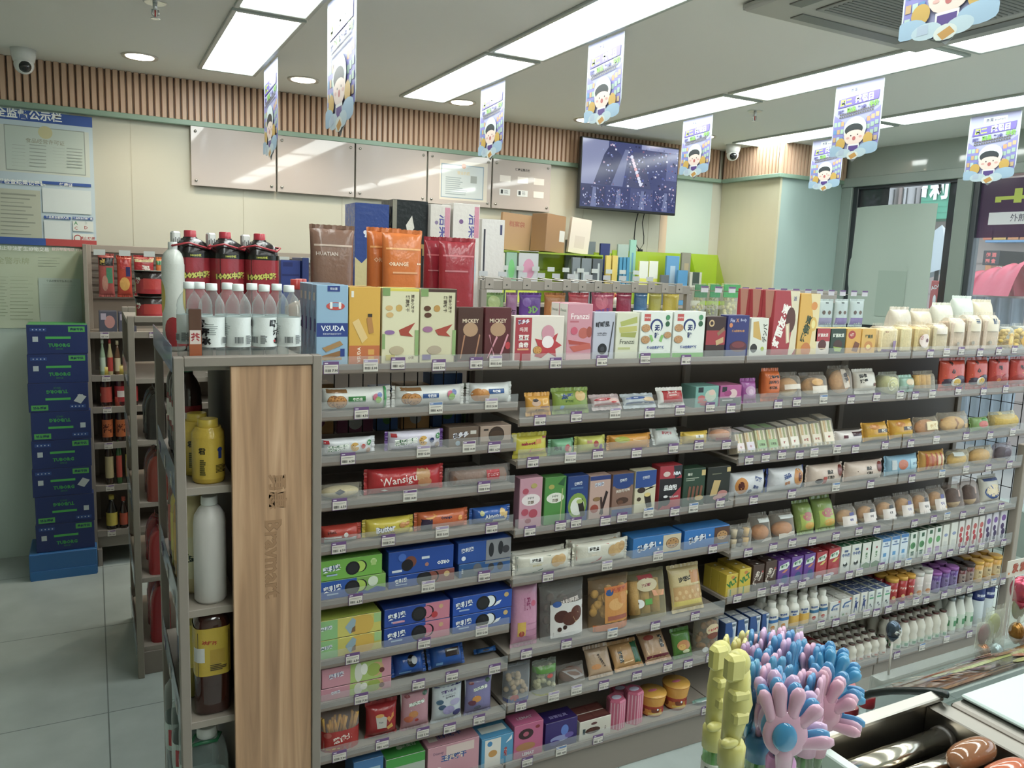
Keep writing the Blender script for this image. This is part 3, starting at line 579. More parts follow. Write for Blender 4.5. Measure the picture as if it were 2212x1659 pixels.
# ------------------------------------------------ end cap with the wooden panel
t = empty('end_cap_shelving', (.165, 2.05, 0)); HC = 1.5
W_ = .358
f = MB(); f.box(0, .024, 0, .035, 0, HC, TAUPE, 'paint', .002); f.box(W_-.024, W_, 0, .035, 0, HC, TAUPE, 'paint', .002); f.box(.024, W_-.024, 0, .035, HC-.024, HC, TAUPE, 'paint', .002); obj('front_frame', f, t)
f = MB(); f.box(0, .024, .64, .67, 0, HC, TAUPE, 'paint', .002); f.box(W_-.024, W_, .64, .67, 0, HC, TAUPE, 'paint', .002); f.box(.024, W_-.024, .64, .67, HC-.024, HC, TAUPE, 'paint', .002); obj('rear_frame', f, t)
f = MB(); px0 = .132; f.box(px0, W_-.025, .006, .022, .0, HC-.025, 'a8805c', 'wood', .0015); pn = obj('wood_panel', f, t)
g = MB(); S = lambda u, v, o: (px0+u*(W_-.025-px0), .006-o, v*(HC-.025)); Wp = W_-.025-px0; Hp = HC-.025
def engr(s, x, y, h, mw): 
    return [('T', s, x, y, h, '80603f', -PI/2, .035, mw, None), ('T', s, x, y, h, 'a47c58', -PI/2, .02, mw, None)]
g.art(S, Wp, Hp, engr('勇惠', .56, .776, .032, .09), 'card', .0003); obj('engraved_lettering', g, pn); g = MB(); g.art(S, Wp, Hp, engr('Bravmart', .50, .652, .03, .145), 'card', .0003); obj('engraved_lettering', g, pn)
f = MB(); f.box(px0+.02, px0+.03, .05, .63, .0, 1.47, '6d645b', 'paint'); obj('back_panel', f, t)
f = MB(); f.box(.004, W_-.01, .037, .638, 1.462, 1.478, '9a9084', 'card', .001); obj('top_deck', f, t)
for z in (1.165, .84, .53, .12):
    s = MB(); s.box(.012, px0+.018, .037, .638, z-.02, z, '9a9084', 'card', .001); s.box(.004, .01, .037, .638, z-.028, z+.008, TAUPE, 'plastic', .001); so = obj('shelf', s, t)
    s = MB(); s.box(.0015, .003, .04, .636, z-.03, z+.05, 'c9d4e0', 'clear'); obj('front_fence', s, so)
    for k in range(3): obj('price_tag', TM[(k*2+3) % 6], so, (.0008, .15+.2*k, z-.02), (0, 0, -PI/2))
s = MB(); s.box(-.004, -.002, .0, .638, 1.465, 1.53, 'c0cbd8', 'clear'); obj('top_fence', s, t)
tag(t, 'taupe framed end cap with pale wooden panel and bottle shelves', 'shelving')
ENDZ = [1.165, .84, .53, .12]
# ------------------------------------------------ middle gondola, its end frames and the hook bar above it
t = empty('middle_shelving', (.115, 3.42, 0))
for y in (0, .6):
    f = MB(); f.box(0, .024, y, y+.035, 0, HC, '8a8174', 'paint', .002); f.box(.3, .324, y, y+.035, 0, HC, '8a8174', 'paint', .002); f.box(.024, .3, y, y+.035, HC-.024, HC, '8a8174', 'paint', .002); obj('end_frame', f, t)
for z in (.12, .42, .74, 1.0, 1.25):
    f = MB(); f.box(.008, .3, .036, .598, z-.02, z, '9a9084', 'card', .001); f.box(.0, .006, .036, .598, z-.03, z+.01, TAUPE, 'plastic'); so = obj('shelf', f, t)
    g = MB(); g.box(-.004, -.002, .036, .598, z-.03, z+.05, 'c9d4e0', 'clear'); obj('front_fence', g, so)
f = MB(); f.box(.01, 3.6, .03, .6, 0, .1, '8a7f75', 'paint', .002); f.box(.33, 3.6, .29, .31, .1, 1.48, '6d645b', 'paint'); f.box(.33, 3.6, .03, .6, 1.45, 1.47, '9a9084', 'card', .001); obj('body', f, t)
for z in (.45, .8, 1.12):
    f = MB(); f.box(.33, 3.6, .02, .289, z, z+.02, '9a9084', 'card'); f.box(.33, 3.6, .012, .02, z-.005, z+.03, TAUPE, 'plastic'); obj('shelf', f, t)
tag(t, 'taupe middle gondola behind the front shelving', 'shelving')
t = empty('hook_bar', (1.63, 3.43, 1.47)); f = MB(); L = 1.26
f.box(0, L, 0, .02, .165, .21, '8f877d', 'paint', .002); f.box(L-.02, L+.012, 0, .03, 0, .165, '8f877d', 'paint', .002); f.box(-.0, .03, 0, .03, 0, .165, '8f877d', 'paint', .002); obj('bar', f, t)
for k in range(12):
    x = .04+k*.105+.012*math.sin(k*5); g = MB(); g.box(x-.022, x+.022, -.003, 0, .17, .222, '9c948a', 'paint', .001); g.tube([(x, -.0045, .19), (x, -.003, .19)], .004, '2a2826'); g.tube([(x-.01, 0, .215), (x-.01, .26, .222), (x-.01, .27, .235)], .003, 'b9b6ae', 'metal', 6); g.tube([(x+.01, 0, .215), (x+.01, .25, .22)], .003, 'b9b6ae', 'metal', 6); g.box(x-.024, x+.024, .262, .264, .225, .25, 'b3b7ba', 'card'); obj('hook', g, t)
tag(t, 'long taupe hook bar with wire hooks standing behind the top shelf', 'hook bar')
t = empty('hook_rack', (2.96, 3.45, 1.47)); f = MB(); f.box(0, 1.4, .25, .265, .12, .2, '9c948a', 'paint', .002); f.box(0, .03, .25, .28, 0, .12, '8f877d', 'paint'); f.box(.97, 1.0, .25, .28, 0, .12, '8f877d', 'paint'); obj('bar', f, t)
for k in range(14):
    x = .04+k*.1; g = MB(); g.tube([(x, .25, .18), (x, .0, .186), (x, -.008, .2)], .003, 'b9b6ae', 'metal', 6); g.box(x-.025, x+.025, -.012, -.009, .178, .212, 'c3bfc4', 'card'); g.box(x-.025, x+.025, -.0135, -.012, .203, .212, '6b4a7c', 'card'); obj('hook', g, t)
tag(t, 'hook rack with price tags facing out, right of the hook bar', 'hook bar')
# ------------------------------------------------ wall shelving
t = empty('wall_shelving', (-.02, 4.82, 0)); YS = 4.82
for x in (0, .93, 1.86, 2.79, 3.72): b = MB(); b.box(x-.02, x+.02, .24, .3, 0, 1.78, '9a9084', 'paint', .002); b.box(x-.02, x+.02, .0, .24, 0, .1, '9a9084', 'paint', .002); obj('upright', b, t)
b = MB(); b.box(.02, 3.7, .29, .3, .1, 1.74, '80766a', 'paint')
for k in range(7): b.box(.02, 3.7, .284, .29, 1.48+k*.04, 1.5+k*.04, '6d645b', 'paint')
b.box(.02, 3.7, .276, .29, 1.74, 1.78, '9a9084', 'paint', .002); obj('back_panel', b, t)
b = MB(); b.box(-.02, .0, .0, .24, 0, 1.78, '8f8578', 'paint', .002); obj('side_panel', b, t)
WZ = [1.31, 1.075, .90, .70, .46, .20]
for z in WZ:
    b = MB(); b.box(.0, 3.7, .004, .28, z-.025, z, '9a9084', 'card', .001); b.box(.0, 3.7, 0, .004, z-.03, z+.006, '8b8176', 'plastic', .001); so = obj('shelf', b, t)
    for k in range(3): obj('price_tag', TM[(k+4) % 6], so, (.07+.12*k, -.002, z-.03))
b = MB(); b.box(0, 3.7, .03, .28, .1, .17, '9a9084', 'paint', .002); obj('plinth', b, t)
for k in range(30):
    x = .06+k*.122; g = MB(); g.tube([(x, .276, 1.73), (x, .06, 1.738), (x, .05, 1.75)], .003, 'c9c5bc', 'metal', 6); g.box(x-.028, x+.028, .044, .047, 1.725, 1.755, 'b5bcb9', 'card'); obj('hook', g, t)
tag(t, 'tall taupe wall shelving with pegboard hooks along back wall', 'shelving')
# ---------------------------------------------------------------- product builders (origin: front bottom middle, depth towards +y)
def m_carton(W, H, D, col, front=(), top=(), side=(), fin='card', topc=None, sidec=None):
    b = MB(); b.box(-W/2, W/2, 0, D, 0, H, col, fin, min(.0015, W*.05))
    if topc: b.box(-W/2+.0015, W/2-.0015, .0015, D-.0015, H, H+.0004, topc, fin)
    if sidec: b.box(-W/2-.0004, -W/2, .0015, D-.0015, .0015, H-.0015, sidec, fin)
    e = .0008
    b.art(lambda u, v, o: (-W/2+e+u*(W-2*e), -o, e+v*(H-2*e)), W, H, front, fin, .0003)
    if top: b.art(lambda u, v, o: (-W/2+e+u*(W-2*e), e+v*(D-2*e), H+.0005+o), W, D, top, fin, .0003)
    if side: b.art(lambda u, v, o: (-W/2-.0005-o, D-e-u*(D-2*e), e+v*(H-2*e)), D, H, side, fin, .0003)
    # tuck flap seam on the top
    b.box(-W/2+.002, W/2-.002, .0012, .0018, H-.0002, H+.0006, '4a443e', 'matte')
    return b
def m_pack(W, H, D, col, front=(), axis='x', fin='film', n=2.6, fincol=None, amp=1, pinch=(1, 1), seed=1, back=None, tp=4):
    """flow-wrapped pack; axis = the direction that ends in crimped fins; pinch = which ends are closed flat"""
    rd = random.Random(seed); ph = [rd.uniform(0, 6) for _ in range(6)]
    fl = .009 if axis == 'x' else .011
    def thick(s):   # s in -1..1 along the axis
        p = pinch[1] if s > 0 else pinch[0]
        return 1 if not p else max(0, 1-abs(s)**tp)**.55
    def P(u, v, o, sgn=-1):
        if axis == 'x': s, c = 2*u-1, 2*v-1; Ls, Lc = W, H
        else: s, c = 2*v-1, 2*u-1; Ls, Lc = H, W
        t = thick(s); g = max(0, 1-abs(c)**n)**.5
        wr = amp*.0016*(math.sin(c*9+ph[0])*math.sin(s*7+ph[1])+.7*math.sin(c*23+ph[2]+s*6))*(abs(s)**3*.9+.2)*(g**.5)
        y = sgn*(D/2*t*g+o)+wr*(-sgn if sgn > 0 else 1)*.8
        nar = 1-.07*t if (pinch[0] or pinch[1]) else 1
        cc = c*nar*Lc/2; ss = s*(Ls/2-(fl if (pinch[1] if s > 0 else pinch[0]) else 0))
        if axis == 'x': return (ss, D/2+y, H/2+cc)
        return (cc, D/2+y, H/2+ss)
    b = MB(); q = lambda t: .5-.5*math.cos(PI*t)
    na, nc = (18, 12) if axis == 'x' else (12, 18)
    b.grid(lambda u, v: P(q(u), q(v), 0), na, nc, col, fin)
    b.grid(lambda u, v: P(1-q(u), q(v), 0, 1), na, nc, back or col, fin)
    for e in (0, 1):
        if not pinch[e]: continue
        nn = 16; vs = []; fc = fincol or col
        for i in range(nn+1):
            c = i/nn; p = P(e, c, 0) if axis == 'x' else P(c, e, 0); sg = 1 if e else -1; zz = fl+(.0015 if i % 2 else 0)
            j = .0015*math.sin(i*1.3+ph[3])
            vs += [p, (p[0]+sg*zz, p[1]+j, p[2]) if axis == 'x' else (p[0], p[1]+j, p[2]+sg*zz)]
        b.add(vs, [(2*i, 2*i+1, 2*i+3, 2*i+2) for i in range(nn)], fc, fin, False)
    if front: b.art(lambda u, v, o: P(u, v, o), W, H, front, fin, .0009, 14, .00016)
    return b
def m_pouch(W, H, D, col, front=(), fin='film', seed=1): return m_pack(W, H, D, col, front, 'z', fin, 5, None, 1, (0, 1), seed, None, 2.2)
def m_bottle(prof, n=24, sq=0): b = MB(); b.lathe(prof, n, 0, 0, sq); return b
def scale_prof(pr, r, h): return [(a*r, z*h, c, m) for a, z, c, m in pr]
def label_on(mb, r, z0, z1, bg, art, mat='film', a0=-PI/2, span=2*PI, n=28, sq=0):
    def S(u, v, o):
        a = a0+(u-.5)*span; c, d = math.cos(a), math.sin(a); k = 1 if not sq else min(1/(abs(c)**sq+abs(d)**sq)**(1/sq), 1.22)
        return ((r+o)*k*c, (r+o)*k*d, z0+v*(z1-z0))
    mb.grid(lambda u, v: S(u, v, .0004), n, 2, bg, mat); mb.art(S, r*span, z1-z0, art, mat, .0009, 40, .00012)
    return mb
def food(kind, W, H, D, b=None, c=None, seed=1):
    b = b or MB(); rd = random.Random(seed)
    if kind == 'bun': b.ell(0, D*.5, H*.42, W*.4, D*.4, H*.36, c or 'cf9650', 'food', 16, 10); b.ell(0, D*.5, H*.34, W*.37, D*.37, H*.3, 'e6cf9a', 'food', 16, 8)
    elif kind == 'loaf': b.ell(0, D*.5, H*.45, W*.44, D*.4, H*.4, c or 'd39a4a', 'food', 18, 10)
    elif kind == 'toast':
        for k in range(4): b.box(-W*.42, W*.42, D*(.1+.2*k), D*(.28+.2*k), .004, H*.82, c or 'ead9a8', 'food', .006)
    elif kind == 'roll':
        b.tube([(-W*.4, D*.5, H*.42), (W*.4, D*.5, H*.42)], H*.38, c or 'd8b85c', 'food', 16)
    elif kind == 'sausages':
        for k in range(3): b.tube([(-W*.38+W*.26*k, D*.4, H*.12), (-W*.36+W*.26*k, D*.45, H*.8)], W*.13, c or 'dba653', 'food', 12)
    elif kind == 'bits':
        for k in range(26): b.ell(rd.uniform(-W*.36, W*.36), D*rd.uniform(.25, .6), rd.uniform(H*.1, H*.75), W*.1, D*.16, W*.09, c or 'cba878', 'food', 7, 5)
    elif kind == 'swirl':
        b.ell(0, D*.5, H*.42, W*.4, D*.38, H*.36, 'e2b464', 'food', 18, 10)
        for k in range(5): b.tube([(-W*.34+k*W*.15, D*.14+.02*abs(k-2), H*.2), (-W*.28+k*W*.15, D*.1+.018*abs(k-2), H*.45), (-W*.34+k*W*.16, D*.2+.01*abs(k-2), H*.66)], .005, 'c07c34', 'food', 6)
    elif kind == 'cakeroll':
        b.tube([(0, D*.15, H*.42), (W*.1, D*.9, H*.42)], H*.4, 'd6cf8e', 'food', 20)
        pts = [(W*.0+H*.34*(1-k/26)*math.cos(k*.55), D*.15-.001, H*.42+H*.34*(1-k/26)*math.sin(k*.55)) for k in range(22)]
        b.tube(pts, .0028, 'f0ecc8', 'food', 6)
    elif kind == 'fries':
        for k in range(22): x = rd.uniform(-W*.36, W*.36); b.tube([(x, D*.4, H*.3), (x+rd.uniform(-.02, .02), D*rd.uniform(.2, .5), H*rd.uniform(.6, .85))], .004, 'd8a83c', 'food', 5)
    elif kind == 'puddings':
        for k, cc in enumerate(('d8c49a', '3a3438', 'e0b04a')): 
            for j in (0, 1): b.lathe([(W*.1, H*.05+j*H*.42, cc, 'gloss'), (W*.13, H*.4+j*H*.42, cc, 'gloss'), (.001, H*.41+j*H*.42, cc, 'gloss')], 14, -W*.28+W*.28*k, D*.45)
    return b
WHERE = {}
BN = ('first bay', 'second bay', 'third bay', 'last bay')
def where(bay, k):
    n = len(BZ[bay]); s = 'top shelf' if k == 0 else 'bottom deck' if k == n-1 else ORD[k+1]+' shelf'
    return s+', '+BN[bay]
def solveH(X, Yf, z, py, th):
    H = .1
    for _ in range(12):
        Y = Yf+H*math.sin(th); zz = zat(py, X, Y); H = max(.012, (zz-z)/math.cos(th))
    return H
MC = {}
def place(it, bay, k, Yf=2.108, zs=None, wh=None):
    x0, x1, yt, K, col, art, name, desc = it[:8]; o = it[8] if len(it) > 8 else {}
    z = (BZ[bay][k]+.022) if zs is None else zs; z += o.get('dz', 0); Yf = o.get('y', Yf)
    X0, X1 = xat(x0, Yf, z), xat(x1, Yf, z); gap = .0012; Xc = (X0+X1)/2; W = X1-X0-2*gap
    th = math.radians(o.get('lean', 0)); H = solveH(Xc, Yf, z, yt, th); D = o.get('D', min(.06, max(.03, W*.6)))
    if bay is not None and zs is None and k > 0: H = min(H, BZ[bay][k-1]+(.0 if k > 1 else .0)-z-.004) if H*math.cos(th) > BZ[bay][k-1]+.01-z else H
    key = (round(W, 3), round(H, 3), round(D, 3), K, col, id(art) if art else 0, str(sorted(o.items(), key=str))[:200], desc)
    fin = o.get('fin', 'card' if K == 'C' else 'film'); seed = int(x0) % 97
    z += D*math.sin(th); parts = []
    if K == 'C': main = m_carton(W, H, D, col, art, o.get('top', ()), o.get('side', ()), fin, o.get('topc'), o.get('sidec'))
    elif K == 'H': main = m_pack(W, H, D, col, art, 'x', fin, o.get('n', 2.4), o.get('fc'), 1, (1, 1), seed)
    elif K == 'V': main = m_pack(W, H, D, col, art, 'z', fin, o.get('n', 3), o.get('fc'), 1, (1, 1), seed)
    elif K == 'P': main = m_pouch(W, H, D, col, art, fin, seed)
    elif K in ('K', 'KH', 'KP'):
        main = m_pack(W, H, D, col, (), 'x' if K == 'KH' else 'z', 'wrap', 3, None, 1.6, (0 if K == 'KP' else 1, 1), seed)
        if art: 
            mm = m_pack(W, H, D, col, art, 'x' if K == 'KH' else 'z', 'film', 3, None, 1.6, (0 if K == 'KP' else 1, 1), seed)
            cut = 2*18*12; nf = cut+(32 if K != 'KP' else 16); nv = 2*19*13+(68 if K != 'KP' else 34)
            pr = MB(); pr.V = mm.V[nv:]; pr.F = [tuple(i-nv for i in f) for f in mm.F[nf:]]; pr.C = mm.C[nf:]; pr.M = mm.M[nf:]; pr.S = mm.S[nf:]; parts.append(('printed_label', pr))
        parts.append(('bread' if o.get('food', 'bun') not in ('bits', 'puddings', 'fries') else 'contents', food(o.get('food', 'bun'), W, H*o.get('fh', 1), D, None, o.get('fcol'), seed)))
    elif K == 'B':   # bottle: art = (profile, [(r,z0,z1,bg,art)]) in unit scale
        r = W/2; main = m_bottle(scale_prof(art[0], r, H), 20, o.get('sq', 0))
        for L in art[1]:
            lb = MB(); label_on(lb, L[0]*r, L[1]*H, L[2]*H, L[3], L[4], 'film', -PI/2-.35, 2*PI, 24, o.get('sq', 0)); parts.append(('label', lb))
        if len(art) > 2:
            cp = MB(); cp.lathe(scale_prof(art[2], r, H), 18); parts.append(('cap', cp))
    n = o.get('n_deep', 1); gapd = o.get('gd', .002); res = []
    me = main.mesh(name); pm = [(pn, p.mesh(pn)) for pn, p in parts]
    for q in range(n):
        yy = Yf+q*(D+gapd)+(W/2 if K == 'B' else 0); loc = (Xc, yy, z)
        if K == 'B': loc = (Xc, Yf+W/2+q*(W+gapd), z)
        if pm:
            t = empty(name, loc, (-th, 0, o.get('rz', 0))); t.rotation_euler = (-th, 0, o.get('rz', 0)); obj('wrapper' if K[0] == 'K' else 'body', me, t)
            for pn, p in pm: obj(pn, p, t)
        else: t = obj(name, me, None, loc, (-th, 0, o.get('rz', 0)))
        cat = o.get('cat', name.split('_')[-1])
        wv = wh or where(bay, k); lb = desc
        if q: lb = desc; wv = ORD[q+1]+' row, '+wv
        tag(t, lb, cat, (o.get('group')), wv); res.append(t)
    SHELFTAGS.setdefault((bay, k), []).append(Xc) if zs is None else None
    return res
def row(k, items, bay=0, **kw):
    for it in items:
        bb = bay
        if bay == 2 and xat((it[0]+it[1])/2, 2.11, BZ[2][k]) > 2.927: bb = 3
        place(it, bb, k, **kw)
# ------------------------------------------------ picture kits
def oreo(txt='奥利奥', cream='e8ecec', cx=.46, out='1c3f9a', right=None, extra=()):
    L = []
    if right: L.append(Rr(.62, 0, 1, 1, right))
    L += [E(cx+.13, .52, .1, '15141a'), E(cx+.115, .52, .092, cream), E(cx, .48, .115, '1b1a1e'), E(cx, .48, .085, '2a282c'), T(txt, .18, .6, .34, 'eef2f6', .12, .035, .3, out), Rr(.1, .22, .27, .3, '9db4d8')]
    return L+list(extra)
def pickle_cookies(c='c98a45'): return cookie(.15, .42, .09, c, '8a5526', 6, 3.2)+cookie(.24, .38, .1, c, '8a5526', 6, 3.2)
def fun(fruit, c2, bg2): return [Rr(0, 0, 1, .12, bg2), Rr(.03, .74, .13, .94, 'b8323a'), T('果乐果香', .3, .5, .36, 'f2f6ee', .1, .04, .44, '2f6a3c'), E(.62, .5, .085, 'd9a84c'), Pg([(.62, .5), (.71, .68), (.71, .36)], 'e6e4ea'), E(.79, .5, .045, fruit), E(.92, .7, .05, '3d8a4a'), T('50', .92, .7, .16, 'f0f4ee'), E(.9, .22, .05, c2), T('Fun Fun Fruits', .3, .24, .1, '8a9098', .05, 0, .3)]+[E(.6+.035*math.cos(a), .5+.13*math.sin(a), .01, '7a4a20') for a in (2, 3, 4, 5.2)]
def tall_pocky(word, sub, c1, c2, stick): return [T(word, .5, .8, .07, c1, 0, .02, .8), T(sub, .5, .7, .05, c2, 0, .02, .7), Pg([(.3, .1), (.36, .1), (.62, .58), (.56, .6)], stick), Pg([(.72, .1), (.78, .1), (.4, .55), (.36, .52)], stick)]
def stickfan(c, n=4, y=.25): 
    L = []
    for k in range(n): x = .2+.18*k; L.append(Pg([(x, y-.12), (x+.1, y-.14), (x+.16, y+.22), (x+.06, y+.24)], c))
    return L
